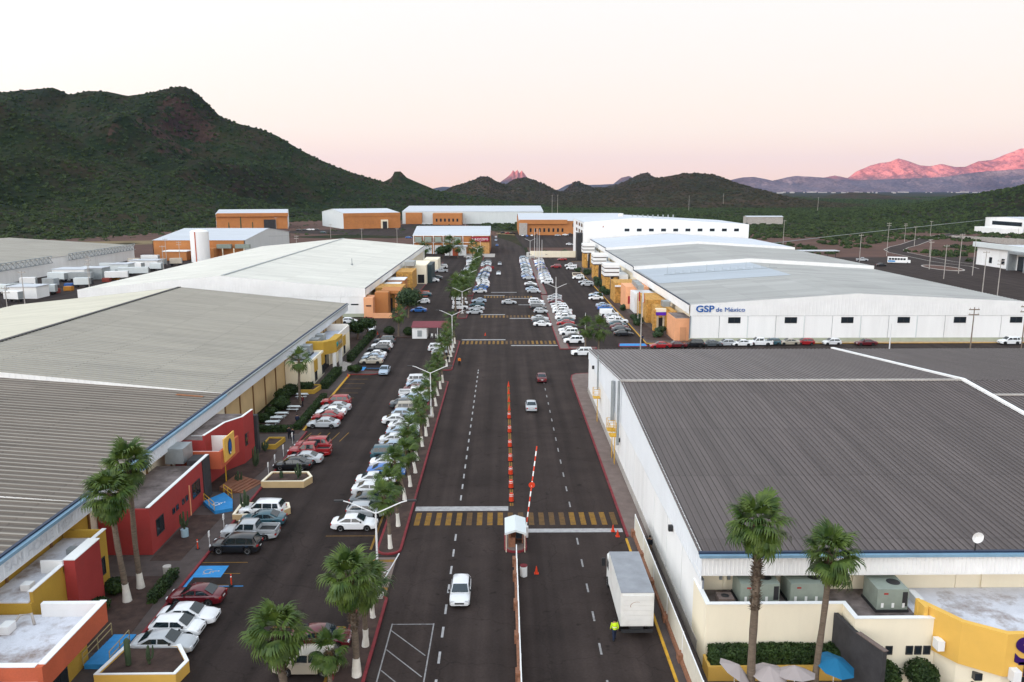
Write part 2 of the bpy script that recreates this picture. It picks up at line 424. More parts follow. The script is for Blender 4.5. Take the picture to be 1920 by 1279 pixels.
HILLM = slope_material('scrub_hillside', (0.013, 0.022, 0.007), (0.028, 0.023, 0.012), (0.050, 0.031, 0.023), 0.02, steep=0.68)
MIDM = slope_material('dry_hillside', (0.022, 0.026, 0.012), (0.048, 0.030, 0.018), (0.07, 0.038, 0.026), 0.012, steep=0.82)
FARM = slope_material('bare_mountain_rock', (0.24, 0.100, 0.085), (0.31, 0.125, 0.105), (0.42, 0.165, 0.135), 0.0025, steep=0.9, painted_shade_z=210)
LOWM = slope_material('painted_shade_foothill', (0.10, 0.080, 0.085), (0.145, 0.105, 0.105), (0.20, 0.14, 0.13), 0.003, steep=0.88)  # darker purple-brown copy: the front range's shade put into the rock colour
PLAINM = slope_material('scrub_plain', (0.018, 0.028, 0.010), (0.045, 0.034, 0.02), (0.1, 0.06, 0.04), 0.012)
DIRT = mat('red_dirt', (0.085, 0.040, 0.028), 0.95, 0.3, 0.05, stain=0.5, stain_col=(0.06, 0.035, 0.028), bump=0.4, bscale=1.5, mic=0.2)

def lerp_list(pts, x):
    if x <= pts[0][0]: return pts[0][1]
    for (a, za), (b, zb) in zip(pts, pts[1:]):
        if x <= b:
            return za + (zb - za) * (x - a) / (b - a)
    return pts[-1][1]
def hill_z(h, x, y):
    Y0, pts, fr, bk, ex, amp, sc, seed = h
    if Y0 == 1500: fr = fr * max(.42, min(1, (-x - 40) / 430))
    t = (y - Y0) / (fr if y < Y0 else bk)
    if abs(t) >= 1: return -2.0
    rz = lerp_list(pts, x)
    a = abs(t)
    env = math.sin(math.pi * min(1, a * 1.15)) if a < 0.87 else 0.0
    ridge = 1 - abs(noise.noise(Vector((x / sc, y / (sc * 2.2), seed)))) * 2
    ridge = ridge * .7 + .3 * (1 - abs(noise.noise(Vector((x / (sc * .38), y / (sc * .8), seed + 9)))) * 2)
    pr = (1 - a) ** ex
    z = rz * (pr + amp * env * (ridge - 1) * 0.5) + fbm(x, y, sc * 0.35, 5, seed + 3) * rz * 0.045 * min(1, a * 8 + 0.25)
    if Y0 == 1500 and y < Y0 and -660 < x < -440 and rz > 90:
        k = max(0.0, 1 - abs(x + 555) / 100) * (0.7 + 0.6 * fbm(x, y, 40, 3, 61))
        z -= 52 * k * max(0.0, min(1.0, (a - 0.05) / 0.035)) * (1 - max(0.0, min(1.0, (a - 0.12) / 0.2)))
    return z - 2.0 * a
def hill(name, h, dx, dy, material):
    Y0, pts, fr, bk = h[:4]
    x0, x1 = pts[0][0], pts[-1][0]
    nx = int((x1 - x0) / dx) + 1
    ys = []
    y = Y0 - fr
    while y <= Y0 + bk:
        ys.append(y); y += dy if y < Y0 else dy * 2
    v = []
    for y in ys:
        for i in range(nx + 1):
            x = x0 + (x1 - x0) * i / nx
            v.append((x, y, hill_z(h, x, y)))
    f = [(j * (nx + 1) + i, j * (nx + 1) + i + 1, (j + 1) * (nx + 1) + i + 1, (j + 1) * (nx + 1) + i) for j in range(len(ys) - 1) for i in range(nx)]
    me = bpy.data.meshes.new(name); me.from_pydata(v, [], f); me.materials.append(material)
    me.polygons.foreach_set('use_smooth', [True] * len(f)); me.update()
    return struct(name, me, None)

MAIN = [(-2300, 150), (-1600, 215), (-1185, 226), (-1045, 212), (-960, 208), (-904, 205), (-851, 210), (-807, 213), (-780, 201), (-746, 207), (-713, 206), (-675, 199), (-656, 201), (-617, 207), (-593, 213), (-578, 215), (-561, 211), (-549, 201), (-537, 190), (-524, 176), (-513, 164), (-496, 156), (-458, 145), (-439, 141), (-411, 129), (-373, 106), (-335, 87), (-297, 71), (-258, 58), (-219, 47), (-180, 41), (-141, 34), (-92, 27), (0, 12), (80, 3)]
SPUR = [(-1500, 130), (-792, 150), (-698, 147), (-641, 144), (-603, 139), (-580, 123), (-537, 107), (-507, 88), (-462, 67), (-398, 48), (-345, 30), (-300, 12), (-262, 1)]
KNOB = [(-262, 36), (-247, 43), (-227, 49), (-213, 56), (-208, 67), (-196, 68), (-184, 56), (-156, 44), (-130, 33), (-110, 20)]
H12 = [(-330, 4), (-210, 22), (-185, 29), (-159, 43), (-107, 59), (-65, 76), (-48, 75), (-14, 56), (12, 49), (38, 68), (72, 73), (97, 65), (132, 51), (175, 29), (230, 16), (330, 4)]
H34 = [(130, 4), (217, 18), (262, 30), (295, 63), (317, 67), (340, 57), (374, 43), (419, 41), (486, 57), (574, 96), (607, 105), (623, 90), (664, 78), (732, 57), (801, 28), (900, 5)]
H5 = [(40, 3), (115, 15), (181, 25), (207, 30), (273, 38), (338, 51), (391, 63), (443, 73), (482, 75), (522, 69), (562, 54), (616, 37), (670, 20), (738, 6), (800, 1)]
H6 = [(1080, 1), (1166, 5), (1225, 12), (1284, 23), (1344, 23), (1425, 12), (1520, 1)]
H7 = [(360, 1), (417, 6), (453, 10), (512, 16), (554, 22), (571, 28), (583, 33), (617, 45), (687, 60), (805, 72), (1000, 80), (1400, 60)]
TWIN = [(-600, 8), (-181, 60), (-47, 138), (55, 215), (118, 269), (150, 323), (174, 292), (213, 331), (244, 277), (276, 323), (331, 254), (371, 184), (450, 76), (800, 5)]
F2 = [(-1300, 5), (-1034, 25), (-903, 58), (-816, 72), (-672, 65), (-528, 23), (-400, 5)]
F3 = [(500, 5), (666, 20), (760, 37), (847, 87), (955, 122), (1136, 94), (1353, 101), (1498, 108), (1605, 193), (1713, 214), (1786, 179), (1933, 108), (2154, 30), (2400, 5)]
RANGE = [(4300, 20), (4959, 129), (5599, 246), (5736, 274), (5971, 228), (6101, 337), (6325, 436), (6506, 481), (6688, 508), (6813, 562), (6964, 526), (7203, 445), (7390, 427), (7571, 472), (7809, 418), (7994, 418), (8215, 517), (8445, 536), (8710, 643), (8905, 724), (9070, 733), (9610, 850), (10254, 877), (11570, 761), (13422, 807), (15000, 500)]
RANGE2 = [(2600, 5), (3084, 112), (3233, 171), (3421, 208), (3572, 216), (3765, 179), (3841, 164), (3991, 201), (4179, 231), (4370, 223), (4676, 194), (4983, 164), (5363, 179), (5743, 194), (6048, 201), (6351, 224), (6726, 283), (7105, 313), (7408, 328), (8016, 358), (9556, 299), (12000, 200)]
# Y0, ridge, front, back, exponent, spur amplitude, spur size, seed
HM = (1500, MAIN, 900, 700, 1.0, 0.95, 190, 1.0)
HS = (1000, SPUR, 480, 400, 0.9, 0.7, 130, 5.0)
HK = (1560, KNOB, 120, 160, 0.7, 0.2, 60, 2.0)
HH12 = (2600, H12, 520, 500, 0.95, 0.35, 120, 8.0)
HH34 = (3400, H34, 520, 500, 0.9, 0.35, 120, 9.0)
HH5 = (2000, H5, 560, 500, 1.0, 0.3, 130, 11.0)
HH6 = (3000, H6, 500, 400, 1.0, 0.3, 140, 12.0)
HH7 = (900, H7, 330, 500, 1.1, 0.3, 120, 13.0)
mountain = hill('mountain', HM, 9, 12, HILLM)
spur = hill('mountain', HS, 9, 9, HILLM)
knob = hill('rocky_knob', HK, 4, 6, HILLM)
hill12 = hill('hill', HH12, 9, 14, MIDM)
hill34 = hill('hill', HH34, 10, 18, MIDM)
hill5 = hill('hill', HH5, 9, 12, MIDM)
hill6 = hill('hill', HH6, 14, 20, MIDM)
hill7 = hill('hill', HH7, 10, 10, HILLM)
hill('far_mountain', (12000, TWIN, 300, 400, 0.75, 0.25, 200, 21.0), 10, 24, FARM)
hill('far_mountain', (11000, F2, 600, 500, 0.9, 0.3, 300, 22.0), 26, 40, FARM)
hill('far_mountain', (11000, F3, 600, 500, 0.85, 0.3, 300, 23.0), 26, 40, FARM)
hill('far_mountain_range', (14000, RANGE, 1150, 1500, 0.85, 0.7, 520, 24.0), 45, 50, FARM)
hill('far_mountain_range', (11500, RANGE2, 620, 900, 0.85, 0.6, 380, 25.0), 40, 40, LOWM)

# unseen ridge added behind the viewer to keep the low sun off the valley
mb = MB()
ux, uy = -math.sin(R(SUN_AZ - 180)), -math.cos(R(SUN_AZ - 180))
N = 80
for i in range(N):
    q0, q1 = -13000 + 23000 * i / N, -13000 + 23000 * (i + 1) / N
    hq = lambda q: 415 + 22 * fbm(q, 0, 2500, 3, 31) + 130 * max(0, min(1, (q + 5600) / 1400))  # crest height shaped to steer the shadow over the far slopes
    h0, h1 = hq(q0), hq(q1)
    P = lambda q, dd, z: (ux * (12000 + dd) + uy * q * -1, uy * (12000 + dd) + ux * q, z)
    mb.quad(P(q0, -1600, -5), P(q1, -1600, -5), P(q1, 0, h1), P(q0, 0, h0))
    mb.quad(P(q0, 0, h0), P(q1, 0, h1), P(q1, 1600, -5), P(q0, 1600, -5))
struct('sun_blocker_ridge', mb, HILLM)

# ground sheet to the horizon
def axis(lo, hi, core0, core1, step):
    a = []
    x = core0
    while x <= core1:
        a.append(x); x += step
    s = step
    x = core0
    while x > lo:
        s *= 1.5; x -= s; a.insert(0, max(x, lo))
    s = step; x = a[-1]
    while x < hi:
        s *= 1.5; x += s; a.append(min(x, hi))
    return a
xs, ys = axis(-21000, 19000, -1200, 1600, 40), axis(-21000, 22000, -100, 3600, 40)
mb = MB()
for y in ys:
    for x in xs:
        z = -0.12
        if y > 470 or abs(x) > 260:
            z += 0.25 * fbm(x, y, 90, 3, 40)
        mb.v.append((x, y, z))
nx = len(xs)
for j in range(len(ys) - 1):
    for i in range(nx - 1):
        mb.f.append((j * nx + i, j * nx + i + 1, (j + 1) * nx + i + 1, (j + 1) * nx + i)); mb.m.append(0)
ground = struct('ground', mb, PLAINM)
struct('water', MB().box(1240, 1400, 2400, 2490, -0.3, 0.5), mat('still_water', (0.5, 0.52, 0.55), 0.05, 0.02, spec=0.8))

# bare red earth around the outer plots
def flat(name, poly, z, material, parent=None):
    return struct(name, MB().poly([(x, y, z) for x, y in poly]), material, parent)
flat('bare_earth', [(-330, 392), (-118, 392), (-118, 372), (-20, 440), (-4, 452), (-4, 640), (-60, 900), (-260, 900), (-330, 620)], -0.05, DIRT)
flat('bare_earth', [(14, 398), (125, 398), (150, 250), (270, 300), (420, 520), (470, 690), (250, 620), (120, 640), (14, 470)], -0.05, DIRT)

DRYG = mat('dry_grass', (0.17, 0.125, 0.06), 0.95, 0.35, 0.06, stain=0.5, stain_col=(0.05, 0.05, 0.02), bump=0.5, bscale=1.0, mic=0.3)
flat('dry_grass', [(-345, 470), (-260, 482), (-190, 520), (-215, 545), (-300, 520), (-360, 500)], -0.03, DRYG)
flat('dry_grass', [(-6, 618), (14, 590), (12, 640), (0, 652)], -0.02, DRYG)

# ---------------------------------------------------------------- scrub (uncountable bushes)
def leafmat(name, c0, c1, rough=0.8, inst=True):
    m = bpy.data.materials.new(name); m.use_nodes = True
    t = m.node_tree; p = t.nodes['Principled BSDF']
    p.inputs['Roughness'].default_value = rough; p.inputs['Specular IOR Level'].default_value = 0.25
    g = t.nodes.new('ShaderNodeNewGeometry')
    n = t.nodes.new('ShaderNodeTexNoise'); n.inputs['Scale'].default_value = 0.9; n.inputs['Detail'].default_value = 4
    t.links.new(g.outputs['Position'], n.inputs['Vector'])
    oi = t.nodes.new('ShaderNodeObjectInfo')
    ad = t.nodes.new('ShaderNodeMath'); ad.operation = 'MULTIPLY_ADD'; ad.inputs[1].default_value = 0.75 if inst else 0.3
    t.links.new(oi.outputs['Random'] if inst else g.outputs['Random Per Island'], ad.inputs[0])
    mr = t.nodes.new('ShaderNodeMapRange'); mr.inputs[1].default_value = 0.3; mr.inputs[2].default_value = 0.7; mr.inputs[3].default_value = -0.25; mr.inputs[4].default_value = 0.6
    t.links.new(n.outputs[0], mr.inputs[0]); t.links.new(mr.outputs[0], ad.inputs[2])
    cl = t.nodes.new('ShaderNodeMix'); cl.data_type = 'RGBA'; cl.clamp_factor = True
    t.links.new(ad.outputs[0], cl.inputs[0]); cl.inputs[6].default_value = (*c0, 1); cl.inputs[7].default_value = (*c1, 1)
    t.links.new(cl.outputs[2], p.inputs['Base Color'])
    return m
BUSHM = leafmat('desert_scrub_leaves', (0.006, 0.014, 0.003), (0.044, 0.066, 0.018))
BUSHD = leafmat('dry_scrub_leaves', (0.014, 0.020, 0.008), (0.058, 0.045, 0.024))

def scrub(me, density, r0, r1, material, seed, label):
    o = obj('scrub', me)
    o['kind'] = 'stuff'; o['label'] = label; o['category'] = 'scrub'
    ng = bpy.data.node_groups.new('scrub_scatter', 'GeometryNodeTree')
    ng.interface.new_socket('Geometry', in_out='INPUT', socket_type='NodeSocketGeometry')
    ng.interface.new_socket('Geometry', in_out='OUTPUT', socket_type='NodeSocketGeometry')
    N_ = ng.nodes; L = ng.links
    gi = N_.new('NodeGroupInput'); go = N_.new('NodeGroupOutput')
    dp = N_.new('GeometryNodeDistributePointsOnFaces'); dp.inputs['Density'].default_value = density; dp.inputs['Seed'].default_value = seed
    L.new(gi.outputs[0], dp.inputs['Mesh'])
    g2i = N_.new('GeometryNodeGeometryToInstance')
    for k in range(4):
        ico = N_.new('GeometryNodeMeshIcoSphere'); ico.inputs['Radius'].default_value = 1.0; ico.inputs['Subdivisions'].default_value = 3
        sp = N_.new('GeometryNodeSetPosition')
        nz = N_.new('ShaderNodeTexNoise'); nz.inputs['Scale'].default_value = 1.9; nz.inputs['Detail'].default_value = 3
        pos = N_.new('GeometryNodeInputPosition')
        va = N_.new('ShaderNodeVectorMath'); va.operation = 'ADD'; va.inputs[1].default_value = (k * 7.3 + seed, k * 3.1, 1.7 * k)
        L.new(pos.outputs[0], va.inputs[0]); L.new(va.outputs[0], nz.inputs['Vector'])
        mrn = N_.new('ShaderNodeMapRange'); mrn.inputs[1].default_value = 0.3; mrn.inputs[2].default_value = 0.7; mrn.inputs[3].default_value = 0.35; mrn.inputs[4].default_value = 1.35
        L.new(nz.outputs[0], mrn.inputs[0])
        vs_ = N_.new('ShaderNodeVectorMath'); vs_.operation = 'SCALE'
        L.new(pos.outputs[0], vs_.inputs[0]); L.new(mrn.outputs[0], vs_.inputs['Scale'])
        vm = N_.new('ShaderNodeVectorMath'); vm.operation = 'MULTIPLY'; vm.inputs[1].default_value = (1, 1, 0.8)
        L.new(vs_.outputs[0], vm.inputs[0])
        L.new(ico.outputs[0], sp.inputs[0]); L.new(vm.outputs[0], sp.inputs['Position'])
        sm = N_.new('GeometryNodeSetMaterial'); sm.inputs['Material'].default_value = material
        L.new(sp.outputs[0], sm.inputs[0]); L.new(sm.outputs[0], g2i.inputs[0])
    ip = N_.new('GeometryNodeInstanceOnPoints'); ip.inputs['Pick Instance'].default_value = True
    L.new(dp.outputs['Points'], ip.inputs['Points']); L.new(g2i.outputs[0], ip.inputs['Instance'])
    rv = N_.new('FunctionNodeRandomValue'); rv.data_type = 'FLOAT'; rv.inputs[2].default_value = r0; rv.inputs[3].default_value = r1; rv.inputs['Seed'].default_value = seed + 1
    L.new(rv.outputs[1], ip.inputs['Scale'])
    rr = N_.new('FunctionNodeRandomValue'); rr.data_type = 'FLOAT_VECTOR'; rr.inputs[0].default_value = (-0.2, -0.2, 0); rr.inputs[1].default_value = (0.2, 0.2, 6.28); rr.inputs['Seed'].default_value = seed + 2
    L.new(rr.outputs[0], ip.inputs['Rotation'])
    L.new(ip.outputs[0], go.inputs[0])
    md = o.modifiers.new('scatter', 'NODES'); md.node_group = ng
    return o
scrub(mountain.data, 0.011, 1.2, 3.4, BUSHM, 3, 'dense green scrub covering the big mountain on the left')
scrub(spur.data, 0.02, 1.0, 2.8, BUSHM, 4, 'dense green scrub covering the nearer spur of the left mountain')
scrub(hill5.data, 0.008, 1.6, 3.6, BUSHD, 5, 'brownish scrub covering the broad low hill right of centre')
scrub(hill12.data, 0.006, 2.0, 4.0, BUSHD, 6, 'brownish scrub covering the two small central hills')
scrub(hill34.data, 0.004, 2.4, 5.0, BUSHD, 7, 'brownish scrub covering the farthest small hills right of centre')
scrub(hill7.data, 0.025, 0.9, 2.6, BUSHM, 8, 'green scrub covering the hillside at the right edge')
def cells(x0, x1, y0, y1, s, keep):
    m_ = MB()
    x = x0
    while x < x1:
        y = y0
        while y < y1:
            if keep(x + s / 2, y + s / 2):
                m_.quad((x, y, 0), (x + s, y, 0), (x + s, y + s, 0), (x, y + s, 0))
            y += s
        x += s
    return m_.mesh('scrub_patch', BUSHM)
def near_keep(x, y):
    if fbm(x, y, 60, 3, 55) < -0.28: return False
    if x < -330: return y > 470 + (x + 330) * 0.35
    if x < -118: return y > 480 + max(0, (x + 330)) * 3.2
    if x < 120: return y > 905 if x < -20 else y > 690 - abs(x) * 0.2
    if x < 480:
        if y > 640 - (x - 120) * 0.55: return True
        return (x > 226 or y > 410) and y > 300 and x > 130 and fbm(x, y, 35, 2, 77) > -0.12 and not (abs(x - (208 + max(0, y - 430) * .72)) < 16 and y > 330)
    return y > 330
scrub(cells(-900, 1300, 300, 1500, 20, near_keep), 0.028, 0.8, 2.6, BUSHM, 9, 'green desert scrub on the plain just beyond the estate')
scrub(cells(-900, 2400, 1500, 3600, 60, lambda x, y: True), 0.006, 1.8, 4.6, BUSHM, 10, 'green desert scrub on the far plain before the hills')

# far town at the foot of the range
mb = MB()
random.seed(5)
TOWNM = mat('town_walls', (0.42, 0.38, 0.36), 0.8, 0.35, 0.01)
for i in range(170):
    x = random.uniform(2400, 8600); y = random.uniform(7000, 9800)
    if fbm(x, y, 900, 2, 90) < -0.1: continue
    wd = random.choice([14, 18, 24, 34, 60]) * random.uniform(0.7, 1.5); hh = random.uniform(5, 11)
    mb.box(x, x + wd, y, y + wd * 0.7, -1, hh + 2)
t = struct('far_town', mb, TOWNM); t['kind'] = 'stuff'; t['label'] = 'pale scattered buildings of a far town below the pink mountains'; t['category'] = 'town'

# ---------------------------------------------------------------- asphalt, kerbs, pavements, markings
road = flat('road', [(-9.65, 8), (12.1, 8), (12.1, 400), (12.1, 470), (6, 520), (-2, 560), (-14, 640), (-24, 640), (-12, 556), (-9.65, 500)], 0.004, ASPH)
lotL = flat('parking_lot', [(-36, 8), (-9.66, 8), (-9.66, 186), (-36, 186)], 0.0, ASPH2)
stL = flat('side_street', [(-120, 186.004), (-9.66, 186.004), (-9.66, 209), (-120, 209)], 0.0, ASPH)
lotL2 = flat('parking_lot', [(-37, 209.004), (-9.66, 209.004), (-9.66, 470), (-60, 470), (-37, 400)], 0.0, ASPH2)
lotR = flat('parking_lot', [(12.11, 170), (41.5, 170), (41.5, 398), (12.11, 398)], 0.0, ASPH2)
stR = flat('side_street', [(12.11, 130), (240, 130), (330, 250), (240, 400), (124, 400), (124, 176), (41.5, 176), (41.5, 169.99), (12.11, 169.99)], 0.002, ASPH)
yardL = flat('service_yard', [(-240, 150), (-113, 150), (-113, 392), (-240, 392)], 0.0, ASPH2)
flat('parking_lot', [(12.11, 470), (60, 470), (80, 640), (8, 640)], 0.0, ASPH2)
flat('side_street', [(-190, 640), (-12, 560), (-9.7, 572), (-60, 690), (-60, 790), (-90, 800), (-120, 700), (-190, 660)], 0.0, ASPH2)
def pavement(name, poly, h, top, kerb=None, kw=0.18, edges=None):
    o = struct(name, MB().prism(poly, -0.05, h), top)
    if kerb:
        k = MB(); n = len(poly)
        for i in range(n):
            a, b = Vector(poly[i]), Vector(poly[(i + 1) % n])
            d = (b - a)
            if d.length < 0.05 or (edges is not None and i not in edges): continue
            d.normalize(); nrm = Vector((d.y, -d.x))
            p, q = a - d * 0.004, b + d * 0.004
            k.prism([tuple(p + nrm * 0.05), tuple(q + nrm * 0.05), tuple(q - nrm * kw), tuple(p - nrm * kw)], -0.04, h + 0.012 + 0.001 * (i % 3))
        struct('kerb', k, kerb, o)
    return o
def rounded(x0, x1, y0, y1, r0=0.0, r1=0.0):
    """strip with rounded near (r0) and far (r1) ends"""
    p = []
    w_ = (x1 - x0) / 2; cx = (x0 + x1) / 2
    if r0:
        for k in range(9):
            a = math.pi + math.pi * k / 8
            p.append((cx + w_ * math.cos(a), y0 + r0 + r0 * math.sin(a)))
    else:
        p += [(x0, y0), (x1, y0)]
    if r1:
        for k in range(9):
            a = math.pi * k / 8
            p.append((cx + w_ * math.cos(a), y1 - r1 + r1 * math.sin(a)))
    else:
        p += [(x1, y1), (x0, y1)]
    return p
for (y0, y1, a, b) in ((20, 61.6, 0, .5), (69.4, 137.5, 1.0, .5), (146.5, 176, .5, .8)):
    pavement('planted_strip', rounded(-12.0, -9.68, y0, y1, a, b), 0.14, SOIL, KERBR)
pavement('planted_strip', rounded(-12.3, -9.68, 208, 251, .8, .4), 0.14, SOIL, KERBR)
pavement('planted_strip', rounded(-12.3, -9.68, 254, 410, .4, .8), 0.14, SOIL, KERBR)
flat('driveway_apron', [(-12.0, 62.2), (-9.9, 62.2), (-9.9, 68.9), (-12.4, 68.9)], 0.006, PAVERL)
# right pavement beside the near warehouse
pavement('pavement', [(12.1, 73), (14.15, 73), (14.15, 131), (26, 131), (26, 141.5), (16, 143.6), (13.4, 143.2), (12.5, 142), (12.1, 139)], 0.14, PAVERL, KERBR, edges=(4, 5, 6, 7, 8))
pavement('planted_bed', [(15.2, 132), (25, 132), (25, 138), (15.8, 138)], 0.2, SOIL, CONC)
pavement('pavement', [(12.05, 10), (14.1, 10), (14.1, 72.9), (12.05, 72.9)], 0.12, PAVER)
struct('kerb', MB().box(11.85, 12.045, 10, 72.5, 0, 0.13), KERBY, road)
pavement('traffic_island', rounded(12.1, 14.2, 166.5, 254.5, 0, 0.6), 0.14, PAVERL, KERBR)
pavement('traffic_island', [(14.25, 166.5), (20, 166.5), (20, 168.4), (14.25, 168.6)], 0.14, PAVERL, KERBR)
pavement('traffic_island', rounded(12.4, 14.3, 257, 398, 0.8, 0.4), 0.14, PAVERL, KERBR)
# building-side walks
pavement('walkway', [(-36.8, 8), (-27.6, 8), (-27.6, 107.9), (-36.8, 107.9)], 0.13, PAVER, KERBR, edges=(1,))
pavement('walkway', [(-36.8, 108), (-28.2, 108), (-28.4, 143.2), (-24, 143.2), (-22.9, 143.8), (-22.6, 144.8), (-23.2, 145.4), (-26.2, 146), (-28.4, 146.4), (-29.2, 184), (-36.8, 184)], 0.13, PAVER, KERBR, edges=(2, 3, 4, 5, 6, 7))
kl = MB().box(-28.42, -28.1, 108.5, 142.8, 0.02, 0.15)
struct('kerb', kl, KERBY, lotL)
pavement('walkway', [(-37, 209.5), (-29, 209.5), (-27.8, 214), (-27.8, 372), (-37, 372)], 0.13, PAVER, KERBR)
pavement('walkway', [(31.6, 172.5), (42, 172.6), (42, 376), (32.4, 376)], 0.13, PAVER, KERBY)
pavement('pavement', [(42.05, 172.6), (124, 172.6), (124, 174), (42.05, 174)], 0.13, CONC, KERBY)
pavement('access_ramp', [(25, 169.2), (31.4, 169.2), (31.4, 172.4), (25.6, 172.4)], 0.12, HBLUE, KERBR)

def mark(name, mb_, m, parent=None):
    return struct(name, mb_, m, parent or road)
def rect(x0, x1, y0, y1, z=0.009):
    return MB().quad((x0, y0, z), (x1, y0, z), (x1, y1, z), (x0, y1, z))
def crosswalk(xa, xm, xb, ya, yb, barL, barR, n):
    st = mark('crosswalk', rect(xa, xm - 0.6, barL[0], barL[1]).quad((xm + 0.6, barR[0], 0.009), (xb, barR[0], 0.009), (xb, barR[1], 0.009), (xm + 0.6, barR[1], 0.009)), WLINE)
    sw = (xb - xa) / n
    me = rect(-sw * 0.26, sw * 0.26, ya, yb).mesh('stripe', YLINE); me2 = rect(-sw * 0.26, sw * 0.26, ya, yb).mesh('stripe', YLINE2)
    for k in range(n):
        obj('stripe', me2 if (0.42 < k / n < 0.72 or k % 7 == 5) else me, st, (xa + sw * (k + 0.5), 0, 0.001))
crosswalk(-9.4, 1.1, 11.9, 76.0, 79.2, (79.7, 80.9), (74.2, 75.1), 20)
crosswalk(-9.4, 1.1, 11.9, 172.4, 176.4, (177.2, 178.2), (170.4, 171.3), 22)
crosswalk(-6.2, 1.1, 9.4, 209.4, 213.4, (214.2, 215.2), (207.6, 208.6), 16)
crosswalk(-6.2, 1.1, 9.4, 249.0, 253.0, (254, 255), (247, 248), 16)
dl = rect(-4.80, -4.62, 0, 1.5).mesh('lane_dash', WLINE)
lm = mark('lane_line', rect(-4.8, -4.62, 146.0, 147.2), WLINE)
y = 18.0
while y < 145:
    if not 75.5 < y < 81: obj('lane_dash', dl, lm, (0, y, 0))
    y += 3.4
dr = rect(7.08, 7.24, 0, 1.5).mesh('lane_dash', FADED)
lm2 = mark('lane_line', rect(7.08, 7.24, 141.0, 142.0), FADED)
y = 30.0
while y < 140:
    if not 73 < y < 80: obj('lane_dash', dr, lm2, (0, y, 0))
    y += 4.6
def line(mb_, a, b, w_=0.1, z=0.009):
    a, b = Vector(a), Vector(b); d = (b - a).normalized(); n = Vector((-d.y, d.x)) * w_ / 2
    mb_.quad((a.x - n.x, a.y - n.y, z), (b.x - n.x, b.y - n.y, z), (b.x + n.x, b.y + n.y, z), (a.x + n.x, a.y + n.y, z))
    return mb_
hb = MB()
line(hb, (-9.0, 30), (-8.75, 57.4)); line(hb, (-5.7, 30), (-5.5, 57.4)); line(hb, (-8.7, 57.3), (-5.5, 57.3), 0.1, 0.0095)
for k in range(9):
    line(hb, (-8.7, 56.4 - 2.6 * k), (-5.75, 53.0 - 2.6 * k), 0.09, 0.0092)
mark('hatched_box', hb, FADED)
mark('road_lettering', rect(-4.0, 4.5, 262.0, 263.0), WLINE)
mark('road_lettering', rect(4.5, 10.0, 233.0, 233.8), WLINE)
# stall lines
sm_ = MB()
for k in range(6):
    line(sm_, (-28.2, 126.5 + 3.3 * k), (-24.4, 126.5 + 3.3 * k), 0.12, 0.005)
for k in range(5):
    line(sm_, (-27.4 + 1.3 * k, 103.6), (-26.9 + 1.3 * k, 107.6), 0.12, 0.005)
line(sm_, (-12.4, 20), (-12.4, 57), 0.22, 0.005); line(sm_, (-18, 57), (-12.4, 57), 0.14, 0.006); line(sm_, (-12.6, 70.5), (-12.6, 138), 0.22, 0.005)
line(sm_, (-18, 48.5), (-12.4, 48.5), 0.14, 0.006); line(sm_, (-17.5, 73.6), (-12.6, 73.6), 0.1, 0.0056)
for k in range(12):
    line(sm_, (-27.6, 53 + 2.15 * k), (-23.4, 53 + 2.15 * k), 0.1, 0.0052)
struct('stall_lines', sm_, YLINE, lotL)
yb_ = MB()
for yy in (63.0, 68.2): line(yb_, (-12.0, yy), (-9.9, yy), 0.5, 0.010)
struct('stall_lines', yb_, YLINE, lotL)
for k in range(9):
    line(yb_, (28.0, 230.0 + 3 * k), (31.4, 230.0 + 3 * k), 0.1, 0.01)
def wheelchair(parent, x, y, s, rz, z, m):
    b = MB()
    for k in range(14):
        a0, a1 = R(150 + 260 * k / 14), R(150 + 260 * (k + 1) / 14)
        b.quad((0.36 * math.cos(a0), 0.36 * math.sin(a0) - .15, 0), (0.36 * math.cos(a1), 0.36 * math.sin(a1) - .15, 0), (0.46 * math.cos(a1), 0.46 * math.sin(a1) - .15, 0), (0.46 * math.cos(a0), 0.46 * math.sin(a0) - .15, 0))
    line(b, (-.08, .55), (-.02, 0), .11, .001); line(b, (-.04, .05), (.35, .02), .1, .0015); line(b, (.33, .05), (.52, -.5), .1, .002); line(b, (-.05, .32), (.26, .3), .08, .0025)
    for k in range(10):
        a0, a1 = 2 * math.pi * k / 10, 2 * math.pi * (k + 1) / 10
        b.tri((-.08, .72, .001), (-.08 + .1 * math.cos(a0), .72 + .1 * math.sin(a0), .001), (-.08 + .1 * math.cos(a1), .72 + .1 * math.sin(a1), .001))
    return obj('access_symbol', b.mesh('access_symbol', m), parent, (x, y, z), rz, s)
ab = struct('access_bay', rect(-27.5, -24.9, 65.2, 67.4, 0.007), HBLUE, lotL)
wheelchair(ab, -26.2, 66.3, 1.0, R(-90), 0.012, WLINE)
l2 = MB(); line(l2, (-27.4, 63.6), (-22.4, 63.6), .12, .007); line(l2, (-27.4, 63.0), (-27.4, 65.2), .25, .0075)
struct('stall_lines', l2, HBLUE, lotL)
ab = struct('access_bay', rect(-28.2, -26.2, 146.2, 149.2, 0.135), HBLUE, lotL)
l2 = MB(); line(l2, (-26.1, 148.6), (-22.6, 148.6), .2, .007); struct('stall_lines', l2, HBLUE, lotL)
wheelchair(lotL, -13.7, 69.3, 0.9, R(-90), 0.008, FADED)

